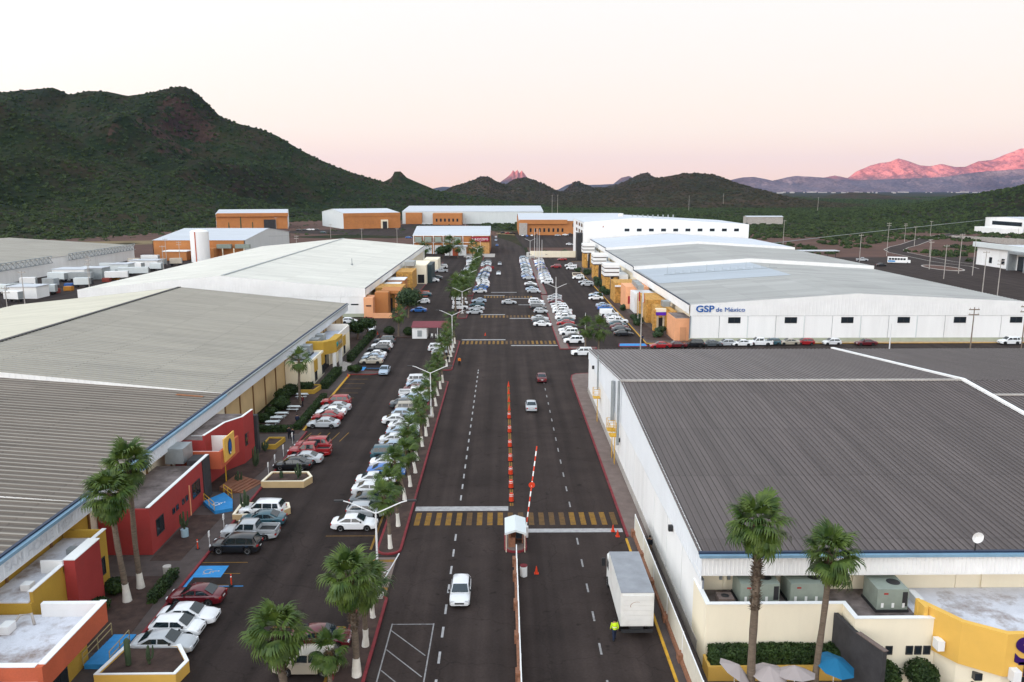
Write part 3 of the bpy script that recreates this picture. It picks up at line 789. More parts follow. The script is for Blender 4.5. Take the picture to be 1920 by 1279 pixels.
# ---------------------------------------------------------------- buildings
def ribbed(axis, e0, e1, r, ze, zr, a0, a1, pitch, th=0.1, rib=0.28, rm=''):
    """corrugated slope: eave coordinate e0, ridge coordinate r, ribs repeated from a0 to a1 along the other axis"""
    b = MB()
    prof = []
    y = a0
    while y < a1 - 1e-6:
        p = min(pitch, a1 - y)
        prof += [(y, 0.0), (y + p * (1 - rib), 0.0), (y + p * (1 - rib * 0.78), th), (y + p * (1 - rib * 0.22), th)]
        y += p
    prof.append((a1, 0.0))
    n = len(prof)
    for (c, z) in ((e0, ze), (r, zr)):
        for (q, h) in prof:
            b.v.append((c, q, z + h) if axis == 'y' else (q, c, z + h))
    flip = (e0 < r) == (axis == 'y')
    for k in range(n - 1):
        f = (k, k + n, k + n + 1, k + 1)
        b.f.append(f if not flip else f[::-1]); b.m.append({'top': 1 if k % 4 == 2 else 0, 'side': 1 if k % 4 in (1, 3) else 0, '': 0}[rm])
    return b
def siding(b, p0, p1, z0, z1, pitch=0.6, d=0.04, out=(0, -1), zt0=None, zt1=None):
    """vertical ribbed wall sheet between p0 and p1 facing 'out'; optional sloping top"""
    p0, p1 = Vector(p0), Vector(p1)
    L = (p1 - p0).length; dr = (p1 - p0) / L; o = Vector(out) * d
    zt0 = z1 if zt0 is None else zt0; zt1 = z1 if zt1 is None else zt1
    s = 0; pts = []
    while s < L - 1e-6:
        q = min(pitch, L - s)
        pts += [(s, 0), (s + q * .7, 0), (s + q * .78, 1), (s + q * .95, 1)]
        s += q
    pts.append((L, 0))
    i = len(b.v)
    for (s, h) in pts:
        c = p0 + dr * s + o * h
        b.v += [(c.x, c.y, z0), (c.x, c.y, zt0 + (zt1 - zt0) * s / L)]
    for k in range(len(pts) - 1):
        b.f.append((i + 2 * k, i + 2 * k + 2, i + 2 * k + 3, i + 2 * k + 1)); b.m.append(0)
    return b
def window(parent, axis, c, a0, a1, z0, z1, out, frame=DARKM, glass=GLASS, depth=0.06):
    """window let into a wall plane at coordinate c; 'out' = +1/-1 outward direction"""
    t = 0.07
    f = MB(); g = MB()
    def bx(b, u0, u1, v0, v1, d0, d1):
        d0, d1 = sorted((c + out * d0, c + out * d1))
        if axis == 'x': b.box(d0, d1, u0, u1, v0, v1)
        else: b.box(u0, u1, d0, d1, v0, v1)
    bx(f, a0 - t, a1 + t, z0 - t, z0, -.05, depth); bx(f, a0 - t, a1 + t, z1, z1 + t, -.05, depth)
    bx(f, a0 - t, a0, z0 + .001, z1 - .001, -.05, depth); bx(f, a1, a1 + t, z0 + .001, z1 - .001, -.05, depth)
    if a1 - a0 > 1.1: bx(f, (a0 + a1) / 2 - .03, (a0 + a1) / 2 + .03, z0 + .001, z1 - .001, -.05, depth * .8)
    bx(g, a0, a1, z0, z1, -.04, .02)
    w_ = part('window', f, frame, parent)
    part('pane', g, glass, w_)
    return w_
def cap_wall(b, x0, x1, y0, y1, z, h, t=0.25):
    """parapet ring on a flat roof"""
    b.box(x0, x1, y0, y0 + t, z, z + h); b.box(x0, x1, y1 - t, y1, z, z + h)
    b.box(x0, x0 + t, y0 + t, y1 - t, z, z + h); b.box(x1 - t, x1, y0 + t, y1 - t, z, z + h)
    return b

# --- left front warehouse (A)
A = thing('warehouse', 'long warehouse with weathered ribbed grey-brown roof filling the left foreground', 'warehouse', -75, 95)
XE, XR, XW, ZE = -36.3, -75.0, -37.5, 7.3
secs = [(8, 64.4, 9.9, ROOFL), (64.4, 101.0, 10.3, ROOFL), (101.0, 184.5, 11.2, ROOFL2)]
for (y0, y1, zr, m) in secs:
    part('roof_slope', ribbed('y', XE, 0, XR, ZE, zr, y0, y1, 1.0, 0.13, 0.42, 'top'), [m, RIBL if m is ROOFL else RIBM], A)
    part('roof_slope', ribbed('y', -113.5, 0, XR, ZE - .2, zr, y0, y1, 0.8, 0.07), mat('sky_sheen_roof_sheet', (0.50, 0.48, 0.40), 0.5, 0.12, 0.5, stretch=(0.06, 1, 1)), A)  # paler colour paints in the far slope's grazing sky reflection
for (y, za, zb) in ((101.0, 10.3, 11.2), (64.4, 9.9, 10.35)):
    b = MB()
    siding(b, (XR, y - .02), (XE, y - .02), 0, 0, 0.8, 0.03, (0, -1))
    n = len(b.v) // 2
    for k in range(n):
        x = b.v[2 * k][0]; t = (x - XR) / (XE - XR)
        b.v[2 * k] = (x, b.v[2 * k][1], za + (ZE - za) * t - .1)
        b.v[2 * k + 1] = (x, b.v[2 * k + 1][1], zb + (ZE - zb) * t + .16)
    part('step_wall', b, WHITE, A)
part('ridge_cap', MB().box(XR - .35, XR + .35, 101.3, 184.5, 11.24, 11.42), DARKM, A)
part('roof_patch', MB().quad((-41.6, 98.3, 7.93), (-38.2, 98.3, 7.62), (-38.2, 99.0, 7.62), (-41.6, 99.0, 7.93)), mat('rusted_sheet', (0.25, 0.10, 0.04), 0.8, 0.4, 2.0), A)
ramps = ((8, 68, YELLOW), (68, 184.4, TANW))
y = 8.0
k = 0
while y < 184:
    y1 = min(y + 6.0, 184.4)
    part('wall_panel', MB().box(XW - .3, XW, y + .02, y1 - .02, 0, 7.0), YELLOW if y < 67 else (CREAM if y < 100 else TANW), A)
    part('downspout', MB().box(XW, XW + .16, y - .1, y + .1, 0.15, 5.9), mat('brown_downspout', (0.22, 0.12, 0.05), 0.6), A)
    y = y1
b = MB(); siding(b, (XE + .06, 184.5), (XE + .06, 8), 5.75, 7.28, 0.5, 0.03, (1, 0))
b.v = b.v[::1]
part('fascia', b, mat('fascia_sheet', (0.66, 0.70, 0.74), 0.55, 0.08, 0.4, stain=0.25, stain_col=(0.36, 0.38, 0.42), stretch=(1, 0.4, 0.6)), A)
part('fascia_soffit', MB().box(XW + .01, XE + .05, 8, 184.5, 5.68, 5.745), WHITE, A)
part('gutter', MB().box(XE + .02, XE + .34, 8, 100.9, 7.1, 7.36), BLUEG, A)
part('gutter', MB().box(XE + .02, XE + .30, 101, 184.6, 7.14, 7.36), GREYM, A)
part('navy_eave_strip', MB().box(XE - .25, XE + .018, 8, 184.6, 7.24, 7.50), NAVY, A)  # solid navy strip along the roof edge, just behind the gutter
part('end_wall', MB().poly([(XW, 184.2, 0), (-113, 184.2, 0), (-113, 184.2, 6.9), (XR, 184.2, 11.1), (XW, 184.2, 7.1)]), WPANEL, A)
part('end_wall', MB().box(-113.2, -113, 8, 184.2, 0, 7.0), WPANEL, A)
part('end_wall', MB().poly([(-113, 8.1, 0), (XW, 8.1, 0), (XW, 8.1, 7.1), (XR, 8.1, 9.8), (-113, 8.1, 6.9)]), WPANEL, A)
# ghost lettering left on the fascia and the dark blue logo
lgm = (mat('worn_letter_ghost', (0.57, 0.60, 0.64), 0.8, 0.15, 3.0))
for (wd, yy) in (('SAN', 54.2), ('HOBLE', 56.9), ('MEX', 61.2)):
    obj('worn_letters', text_mesh('worn_letters', wd, 1.0, 0.01, lgm, 1.15), A, (XE + .115 + 75, yy - 95, 6.05), (R(90), 0, R(90)))
lb = MB()
for (y0, y1, z0, z1) in ((75.3, 76.2, 6.0, 7.0), (76.2, 77.0, 6.3, 7.0), (77.0, 77.6, 6.0, 6.9), (76.5, 77.4, 5.78, 5.95)):
    lb.box(XE + .10, XE + .16, y0, y1 - .01, z0, z1)
part('fascia_logo', lb, SIGNB, A)

# near entrance annex, white roof with red band
N1 = thing('entrance_annex', 'flat white roofed entrance annex with red-orange band and yellow wall, bottom left', 'annex', -32, 48)
part('wall', MB().box(-37.2, -29.9, 30, 52.4, 0, 3.0), YELLOW, N1)
part('roof_deck', MB().box(-37.2, -28.9, 30, 52.9, 3.0, 3.5), WROOF, N1)
part('parapet', MB().box(-37.2, -28.55, 44.9, 45.25, 2.9, 4.5).box(-28.9, -28.55, 45.25, 53.0, 2.9, 4.5), ORED, N1)
part('parapet_lining', MB().box(-33.0, -28.91, 52.6, 52.98, 3.5, 4.52).box(-28.97, -28.5, 45.2, 53.05, 4.5, 4.56).box(-37.2, -28.97, 44.86, 45.3, 4.5, 4.56), WHITE, N1)
dr_ = part('door', MB().box(-29.92, -29.8, 46.5, 49.6, 0.1, 2.5), DARKM, N1)
for k in range(3): part('pane', MB().box(-29.82, -29.76, 46.6 + k, 47.5 + k, 0.2, 2.4), GLASS, dr_)
u_ = part('air_unit', MB().box(-34.6, -33.9, 50.2, 51.1, 3.52, 4.1), WHITE, N1)
part('duct', MB().tube([(-34.2, 51.0, 3.7), (-33.9, 51.6, 4.2), (-33.2, 51.8, 4.2), (-32.9, 51.5, 3.55)], 0.1, 6), CONC, u_)
N2 = thing('yellow_annex', 'low ochre yellow annex with stained white roof behind the two tall palms', 'annex', -35, 58)
part('wall', MB().box(-37.4, -33.9, 53.0, 64.0, 0, 4.3), YELLOW, N2)
part('roof_deck', MB().box(-37.4, -34.15, 53.06, 63.8, 4.3, 4.42), WROOF, N2)
part('parapet', MB().box(-34.15, -33.9, 53.3, 64.0, 4.3, 5.1).box(-37.4, -34.15, 63.75, 64.0, 4.3, 5.1), YELLOW, N2)
part('parapet_cap', MB().box(-34.2, -33.85, 53.2, 64.05, 5.1, 5.16), WHITE, N2)
part('red_fin', MB().box(-33.88, -33.0, 57.4, 61.2, 0, 5.5), RED, N2)
part('fin_cap', MB().box(-33.92, -32.96, 57.36, 61.24, 5.5, 5.56), WHITE, N2)
part('fin_lining', MB().box(-35.6, -33.9, 57.3, 57.38, 4.43, 5.52), WHITE, N2)
window(N2, 'x', -33.9, 61.7, 63.3, 1.5, 2.9, 1)
part('air_unit', MB().box(-35.6, -34.9, 54.6, 55.3, 4.42, 4.9), WHITE, N2); part('air_unit', MB().box(-35.4, -34.8, 60.5, 61.2, 4.42, 4.9), GREYM, N2)
N3 = thing('red_annex', 'brick red annex with small square windows beside the blue access ramp', 'annex', -35, 76)
part('wall', MB().box(-37.4, -32.6, 69.4, 82.4, 0, 4.1), RED, N3)
part('roof_deck', MB().box(-37.4, -32.85, 69.65, 82.3, 4.1, 4.2), TARROOF, N3)
part('parapet', MB().box(-32.85, -32.6, 69.4, 82.4, 4.1, 4.75).box(-37.4, -32.85, 69.4, 69.65, 4.1, 4.6), RED, N3)
part('parapet_cap', MB().box(-32.9, -32.55, 69.36, 84.4, 4.75, 4.82), WHITE, N3)
window(N3, 'x', -32.6, 70.6, 72.1, 1.5, 3.0, 1); window(N3, 'x', -32.6, 79.4, 81.4, 1.6, 3.1, 1)
for yy in (74.3, 75.2, 76.7, 77.6): window(N3, 'x', -32.6, yy, yy + .42, 2.1, 2.55, 1)
part('downspout', MB().box(-32.6, -32.5, 78.5, 78.6, 0.1, 3.4), SALMON, N3)
part('charcoal_pier', MB().box(-34.2, -32.5, 82.42, 84.5, 0, 4.74), CHAR, N3)
part('air_unit', MB().box(-36.6, -34.6, 82.6, 85.2, 4.3, 6.0), GREYM, N3)
N4 = thing('red_logo_annex', 'brick red annex with jutting box and yellow sign panel with round blue emblem', 'annex', -34, 92)
part('jutting_box', MB().box(-36, -31.6, 85.4, 85.65, 2.7, 4.7).box(-31.85, -31.6, 85.65, 91.5, 2.7, 4.7).box(-36, -31.85, 85.65, 91.5, 2.7, 2.95), ORED, N4)
part('box_lining', MB().box(-36, -31.86, 85.66, 85.72, 2.96, 4.72), WHITE, N4)
part('box_lining', MB().box(-36, -31.9, 88.6, 88.7, 2.96, 5.6), WHITE, N4)
sp_ = part('sign_panel', MB().box(-31.58, -31.42, 86.2, 89.6, 3.2, 5.9), BYELL, N4)
eb = MB(); c0 = []
for k in range(20):
    a = 2 * math.pi * k / 20; c0.append((-31.38, 87.9 + .62 * math.cos(a), 4.55 + .98 * math.sin(a)))
eb.poly(c0); part('emblem', eb, NAVY, sp_)
eb = MB()
for (a, b_, c, d) in ((87.55, 87.8, 4.0, 5.1), (87.8, 88.0, 4.3, 5.25), (88.0, 88.25, 4.0, 5.0)): eb.box(-31.38, -31.35, a, b_, c, d)
part('emblem_mark', eb, SIGNB, sp_)
eb = MB().box(-31.35, -31.33, 87.75, 88.05, 3.72, 3.92); part('emblem_mark', eb, WHITE, sp_)
part('wall', MB().prism([(-37.4, 87.0), (-33.9, 87.0), (-33.3, 92.2), (-32.0, 94.6), (-31.8, 98.0), (-37.4, 98.0)], 0, 5.5), RED, N4)
part('roof_deck', MB().prism([(-37.3, 87.2), (-34.0, 87.2), (-33.5, 92.3), (-32.2, 94.8), (-32.0, 97.9), (-37.3, 97.9)], 5.5, 5.56), TARROOF, N4)
for (a, b_) in (((-33.9, 87.0), (-33.3, 92.2)), ((-33.3, 92.2), (-32.0, 94.6)), ((-32.0, 94.6), (-31.8, 98.0))):
    a, b_ = Vector(a), Vector(b_); d = (b_ - a).normalized(); n = Vector((-d.y, d.x)) * .22
    part('parapet', MB().prism([tuple(a), tuple(b_), tuple(b_ + n), tuple(a + n)], 5.5, 6.1), RED, N4)
    part('parapet_cap', MB().prism([tuple(a - n * .15), tuple(b_ - n * .15), tuple(b_ + n * 1.15), tuple(a + n * 1.15)], 6.1, 6.16), WHITE, N4)
window(N4, 'x', -31.95, 95.0, 97.2, 2.3, 3.7, 1); part('grey_end_wall', MB().box(-37.4, -31.5, 98.3, 99.1, 0, 5.2), CHAR, N4)
part('support_post', MB().tube([(-31.9, 87.4, 0.1), (-31.9, 87.4, 2.7)], .07, 8), YELM, N4)
part('entrance_door', MB().box(-35.2, -35.05, 86.2, 91, 0.1, 2.6), GLASS, N4)
# INTEREL annex
N5 = thing('cream_annex', 'cream office annex with ochre sign band and grey roof units beside clipped hedges', 'annex', -34.5, 150)
part('wall', MB().box(-37.4, -33.0, 133.6, 143.6, 0, 4.1), CREAM, N5); part('wall', MB().box(-37.4, -32.6, 152.0, 166.5, 0, 4.1), CREAM, N5)
part('wall', MB().box(-37.4, -33.6, 143.62, 151.98, 0, 4.0), CREAM, N5)
part('roof_deck', MB().box(-37.3, -33.2, 133.8, 166.3, 4.12, 4.2), mat('pale_flat_roof', (0.50, 0.54, 0.62), 0.8, 0.12, 0.6), N5)
part('parapet', cap_wall(MB(), -37.4, -33.0, 133.6, 143.6, 4.1, .45), CREAM, N5)
part('parapet', MB().box(-32.85, -32.6, 152, 166.5, 4.1, 5.4).box(-37.3, -32.85, 166.2, 166.5, 4.1, 5.6), mat('white_render', (0.78, 0.74, 0.68), 0.8, 0.06), N5)
sb = part('sign_band', MB().prism([(-37, 143.8), (-33.0, 143.8), (-31.2, 146.4), (-31.2, 152.4), (-32.6, 152.4), (-32.6, 146.9), (-33.6, 145.0), (-37, 145.0)], 3.6, 6.0), YELLOW, N5)
o = obj('sign_letters', text_mesh('sign_letters', 'IN', 1.35, .04, mat('teal_letter', (0.02, 0.35, 0.40), 0.4)), sb, (-31.15, 146.6, 4.5), (R(90), 0, R(90)))
o = obj('sign_letters', text_mesh('sign_letters', 'TEREL', 1.1, .04, mat('silver_letter', (0.36, 0.33, 0.27), 0.4)), sb, (-31.15, 148.5, 4.55), (R(90), 0, R(90)))
for k in range(6): part('slot', MB().box(-31.18, -31.14, 146.9 + .9 * k, 147.2 + .9 * k, 4.0, 4.25), DARKM, sb)
for (y0, m) in ((136.0, 0), (141.6, 0), (154.5, 0), (159.5, 0)):
    part('ochre_pier', MB().box(-33.0 if y0 < 145 else -32.6, -32.85 if y0 < 145 else -32.45, y0, y0 + 2.2, 2.2, 4.2), YELLOW, N5)
    window(N5, 'x', -33.0 if y0 < 145 else -32.6, y0 + .3, y0 + 1.9, 0.5, 2.1, 1)
part('entrance_door', MB().box(-33.62, -33.52, 146.2, 150.2, 0.1, 3.2), GLASS, N5)
part('column', MB().box(-31.9, -31.3, 145.9, 146.4, 0, 3.6), WHITE, N5); part('column', MB().box(-31.9, -31.3, 151.4, 151.9, 0, 3.6), WHITE, N5)
for yy in (136.2, 140.2, 146.5, 151.2):
    u_ = part('air_unit', MB().box(-36.4, -34.6, yy, yy + 2.2, 4.5, 6.0), GREYM, N5)
    part('unit_stand', MB().box(-36.5, -34.5, yy - .1, yy + 2.3, 4.2, 4.5), DARKM, u_)
for k in range(4): part('step', MB().box(-31.2 + .4 * k, -30.8 + .4 * k, 145.6, 152.2, 0.13, 0.58 - .14 * k), CONC, N5)

# --- left rear warehouse (B)
Bw = thing('warehouse', 'long warehouse with pale cream-white ribbed roof and white gable wall beyond the side street', 'warehouse', -75, 290)
BX = -37.0
for (y0, y1, m) in ((211, 262, ROOFB), (262, 330, ROOFB), (330, 377, ROOFB)):
    part('roof_slope', ribbed('y', BX + .4, 0, -75, 7.5, 10.9, y0, y1, 1.0, 0.06), m, Bw)
    part('roof_slope', ribbed('y', -113, 0, -75, 7.3, 10.9, y0, y1, 1.0, 0.06), m, Bw)
part('ridge_cap', MB().box(-75.4, -74.6, 213, 377, 10.92, 11.1), GREYM, Bw)
b = MB()
siding(b, (-112.8, 211), (-75, 211), 5.4, 0, .8, .03, (0, -1), 7.45, 11.05); siding(b, (-75, 211), (BX + .35, 211), 5.4, 0, .8, .03, (0, -1), 11.05, 7.65)
part('gable_siding', b, WHITE, Bw)
for k in range(12):
    x0 = -112.8 + 6.31 * k
    part('wall_panel', MB().box(x0 + .03, x0 + 6.28, 211.05, 211.3, 0.9, 5.38), WPANEL, Bw)
part('plinth', MB().box(-112.8, BX, 211.0, 211.3, 0, 0.9), GREENB, Bw)
part('slot_window', MB().box(-40.6, -38.6, 210.98, 211.06, 3.2, 3.55), GLASS, Bw)
b = MB(); siding(b, (BX + .45, 377), (BX + .45, 211), 5.8, 7.55, .6, .03, (1, 0)); part('fascia', b, WHITE, Bw)
part('gutter', MB().box(BX + .2, BX + .44, 211, 377, 7.45, 7.75), NAVY, Bw)
part('side_wall', MB().box(BX - 1, BX - .8, 211.4, 377, 0, 7.4), CREAM, Bw)
part('side_wall', MB().box(-112.9, -112.7, 211.4, 377, 0, 7.2), WPANEL, Bw); part('end_wall', MB().poly([(BX, 376.9, 0), (-112.8, 376.9, 0), (-112.8, 376.9, 7.3), (-75, 376.9, 10.9), (BX, 376.9, 7.5)]), WPANEL, Bw)
part('roof_vent', MB().tube([(-49, 259, 9.4), (-49, 259, 11.6)], .12, 8).tube([(-49, 259, 9.4), (-49, 259, 9.9)], .35, 8), GREYM, Bw)
N6 = thing('orange_annex', 'orange and salmon entrance annex with deep doorway at the white warehouse corner', 'annex', -33, 216)
part('wall', MB().box(-37.0, -34.6, 209.8, 216, 0, 5.3), SALMON, N6); part('wall', MB().box(-34.6, -31.0, 213.4, 217.5, 0, 6.3), ORANGE, N6)
part('slot_window', MB().box(-36.4, -35.0, 209.74, 209.8, 3.0, 3.35), GLASS, N6)
part('canopy', MB().prism([(-33.5, 217), (-27.8, 217), (-28.6, 226), (-34, 226)], 5.5, 6.3), ORANGE, N6)
part('low_wall', MB().box(-34.6, -29.5, 208.9, 209.4, 0, 1.3), SALMON, N6); part('column', MB().box(-29.8, -29.1, 218, 219, 0, 5.5), SALMON, N6)
part('doorway', MB().box(-32.6, -30.4, 217.52, 217.6, 0.1, 4.2), GLASS, N6)
part('stone_wall', MB().box(-36.4, -28.9, 226.2, 236, 0, 6.0), STONE, N6)
part('wall', MB().box(-37, -32, 240, 252, 0, 4.6), ORED, N6); part('wall', MB().box(-37, -31.6, 254, 262, 0, 5.0), ORANGE, N6)
part('parapet_cap', MB().box(-37.05, -31.95, 239.95, 252.05, 4.6, 4.75).box(-37.05, -31.5, 253.9, 262.1, 5.0, 5.2), WHITE, N6)
N7 = thing('stone_annex', 'golden stone and cream office annex with dark slatted tower at the far warehouse end', 'annex', -32, 295)
part('stone_wall', MB().box(-36, -30.6, 268, 282, 0, 6.2), STONE, N7)
part('wall', MB().box(-35, -27.6, 286, 306, 0, 6.8), CREAM, N7); part('dark_tower', MB().box(-27.6, -26.0, 290, 304, 0, 6.6), mat('dark_green_slats', (0.03, 0.05, 0.055), 0.6), N7)
window(N7, 'y', 286.0, -30.6, -28.4, 0.5, 3.4, -1)
part('roof_unit', MB().box(-35, -31.5, 283, 289, 6.8, 8.4), GREYM, N7); part('wall', MB().box(-33, -27, 330, 344, 0, 5.0), CREAM, N7)

# --- near right warehouse (RB)
Cw = thing('warehouse', 'near right warehouse with dark grey ribbed gable roof and white panel side wall', 'warehouse', 60, 92)
for (x0, x1, m) in ((14.0, 55.0, ROOFD), (55.0, 122, ROOFD)):
    part('roof_slope', ribbed('x', 53.0, 0, 92.3, 7.85, 11.0, x0, x1, 0.52, 0.09, 0.36, 'side'), [m, RIBD], Cw)
    part('roof_slope', ribbed('x', 130.0, 0, 92.3, 7.3, 11.0, x0, x1, 0.62, 0.09, 0.4, 'side'), [mat('brown_grey_roof_sheet', (0.165, 0.145, 0.14), 0.55, 0.2, 0.5, stretch=(1.6, 0.09, 1)), RIBD], Cw)
part('ridge_cap', MB().box(14.0, 54.8, 92.05, 92.55, 11.02, 11.2), CONC, Cw)
part('ridge_cap', MB().box(55.3, 122, 86.6, 87.0, 10.62, 10.76), CONC, Cw)
cb = MB()
for (ya, yb2, za, zb) in ((53.0, 92.3, 7.85, 11.0), (92.3, 130, 11.0, 7.3)):
    cb.v += [(54.75, ya, za + .1), (55.25, ya, za + .1), (55.25, ya, za + .32), (54.75, ya, za + .32), (54.75, yb2, zb + .1), (55.25, yb2, zb + .1), (55.25, yb2, zb + .32), (54.75, yb2, zb + .32)]
    i = len(cb.v) - 8
    for q in ((0, 1, 5, 4), (1, 2, 6, 5), (2, 3, 7, 6), (3, 0, 4, 7), (0, 3, 2, 1), (4, 5, 6, 7)):
        cb.f.append(tuple(i + z for z in q)); cb.m.append(0)
part('expansion_cap', cb, WHITE, Cw)
NP = 13
for k in range(NP):
    y0, y1 = 53.3 + 76.4 * k / NP, 53.3 + 76.4 * (k + 1) / NP
    part('wall_panel', MB().box(14.25, 14.5, y0 + .07, y1 - .07, 0.95, 5.62), WPANEL, Cw)
part('plinth', MB().box(14.15, 14.5, 53.3, 129.7, 0, 0.94), CONC, Cw)
part('joint_backing', MB().box(14.4, 14.52, 53.3, 129.7, 0.95, 5.7), mat('joint_sealant', (0.22, 0.24, 0.27), 0.8), Cw)
b = MB()
siding(b, (14.22, 92.3), (14.22, 53.0), 5.72, 0, .7, .025, (-1, 0), 11.05, 7.95); siding(b, (14.22, 130), (14.22, 92.3), 5.72, 0, .7, .025, (-1, 0), 7.4, 11.05)
part('gable_siding', b, mat('cool_white_siding', (0.76, 0.79, 0.82), 0.6, 0.04, 0.3), Cw)
b = MB(); siding(b, (14.2, 53.05), (122, 53.05), 6.25, 7.75, .3, .035, (0, -1)); part('fascia', b, WHITE, Cw)
part('fascia_soffit', MB().box(14.2, 122, 53.06, 55.0, 6.15, 6.24), WHITE, Cw)
part('gutter', MB().box(14.0, 122, 52.72, 53.0, 7.66, 7.86), BLUEG, Cw); part('navy_eave_strip', MB().box(14.0, 122, 53.0, 53.25, 7.78, 7.99), NAVY, Cw)  # navy strip behind the gutter, as on the left warehouse
for k in range(11):
    part('front_wall_panel', MB().box(14.52 + 9.7 * k, 14.48 + 9.7 * (k + 1), 55.0, 55.2, 0, 6.14), CREAM, Cw)
    part('downspout', MB().box(14.5 + 9.7 * k - .12 + 2, 14.5 + 9.7 * k + .12 + 2, 54.84, 54.99, 4.2, 6.1), CREAM, Cw)
for (yy, r) in ((97.5, .26), (113.5, .13)):
    part('vent_duct', MB().tube([(13.85, yy, 4.6), (13.85, yy, 9.8)], r, 10), GREYM, Cw, 60)
part('vent_duct', MB().tube([(13.85, 92.6, 3.0), (13.85, 92.6, 11.0)], .16, 10), GREYM, Cw, 60)
for yy in (96.6, 94.2, 112.5):
    fr = MB()
    for (y0, x0) in ((yy, 13.2), (yy + 1.3, 13.2), (yy, 14.1), (yy + 1.3, 14.1)): fr.tube([(x0, y0, 3.6), (x0, y0, 4.9)], .035, 5)
    for z in (4.2, 4.9): fr.tube([(14.1, yy, z), (13.2, yy, z), (13.2, yy + 1.3, z), (14.1, yy + 1.3, z)], .035, 5)
    fr.box(13.15, 14.15, yy - .05, yy + 1.35, 3.5, 3.6)
    lad = part('service_platform', fr, YELM, Cw)
    lb = MB()
    for dy in (-.25, .25): lb.tube([(13.7, yy - .3 + dy, 0.15), (13.7, yy - .3 + dy, 4.0)], .03, 5)
    for q in range(9): lb.tube([(13.7, yy - .55, .5 + .4 * q), (13.7, yy - .05, .5 + .4 * q)], .02, 4)
    part('ladder', lb, YELM, lad)
for (yy, z) in ((93.0, 3.2), (62.5, 5.3), (121, 6.0)): part('wall_lamp', MB().box(13.85, 14.2, yy, yy + .35, z, z + .5), DARKM, Cw)
part('satellite_dish', MB().tube([(33.9, 53.1, 7.9), (33.9, 53.1, 8.8)], .05, 6), DARKM, Cw)
dsh = MB(); ring = [(33.9 + .42 * math.cos(a * math.pi / 8), 53.0 - .1, 9.05 + .42 * math.sin(a * math.pi / 8)) for a in range(16)]
for k in range(16): dsh.tri(ring[k], ring[(k + 1) % 16], (33.9, 53.1, 9.05))
part('satellite_dish', dsh, WHITE, Cw)
# front annex of the near right warehouse
Na = thing('cream_annex', 'cream walled annex with rooftop air units behind two tall palms, bottom right', 'annex', 24, 51)
part('wall', MB().box(14.2, 24.0, 51.2, 51.45, 0, 4.95).box(14.2, 14.45, 51.45, 54.98, 0, 4.95), CREAM, Na)
part('wall', MB().box(23.8, 24.05, 49.2, 51.19, 0, 4.95).box(24.05, 29.4, 49.2, 49.45, 0, 4.95), CREAM, Na)
part('wall_cap', MB().box(14.15, 24.1, 51.15, 51.5, 4.95, 5.0).box(14.15, 14.5, 51.5, 54.98, 4.95, 5.0).box(23.75, 24.1, 49.15, 51.14, 4.95, 5.0).box(24.1, 29.4, 49.15, 49.5, 4.95, 5.0), WHITE, Na)
part('roof_deck', MB().box(14.46, 23.79, 51.46, 54.98, 3.9, 4.05).box(23.79, 29.0, 49.46, 54.98, 3.9, 4.05), TARROOF, Na)
part('roof_deck', MB().prism([(29.01, 50.5), (30.45, 47.95), (32.45, 46.55), (60, 46.55), (60, 54.98), (29.01, 54.98)], 3.9, 4.1), WROOF, Na)
part('yellow_band', MB().prism([(28.8, 50.6), (29.0, 50.5), (30.4, 47.9), (32.4, 46.5), (60, 46.5), (60, 46.1), (32.2, 46.1), (30.1, 47.6), (28.55, 50.3)], 2.6, 5.6), BYELL, Na)
part('yellow_band_end', MB().box(28.6, 28.86, 49.46, 50.7, 4.05, 5.62), BYELL, Na)
part('wall', MB().prism([(29.3, 49.5), (30.2, 47.9), (32.3, 46.4), (32.9, 46.4), (32.9, 46.7), (32.4, 46.8), (30.5, 48.2), (29.6, 49.7)], 0, 2.58), CREAM, Na)
part('glass_front', MB().box(32.92, 40, 46.62, 46.7, 0, 2.58), GLASS, Na)
for xx in (33.7, 35.2, 36.7): part('mullion', MB().box(xx, xx + .12, 46.52, 46.62, 0, 2.58), DARKM, Na)
part('sign_box', MB().box(32.5, 33.0, 45.5, 46.08, 2.5, 3.3), WHITE, Na); part('sign_box', MB().box(29.05, 29.5, 48.2, 48.9, 3.1, 3.8), WHITE, Na)
for (x0, x1) in ((24.7, 25.05), (25.4, 25.75), (26.1, 26.45), (27.5, 27.85), (28.1, 28.45), (28.7, 29.05)): window(Na, 'y', 49.2, x0, x1, 2.35, 2.85, -1)
for z in (1.0, 1.75):
    part('square_window', MB().box(30.95, 31.45, 46.95, 47.3, z, z + .5), GLASS, Na)
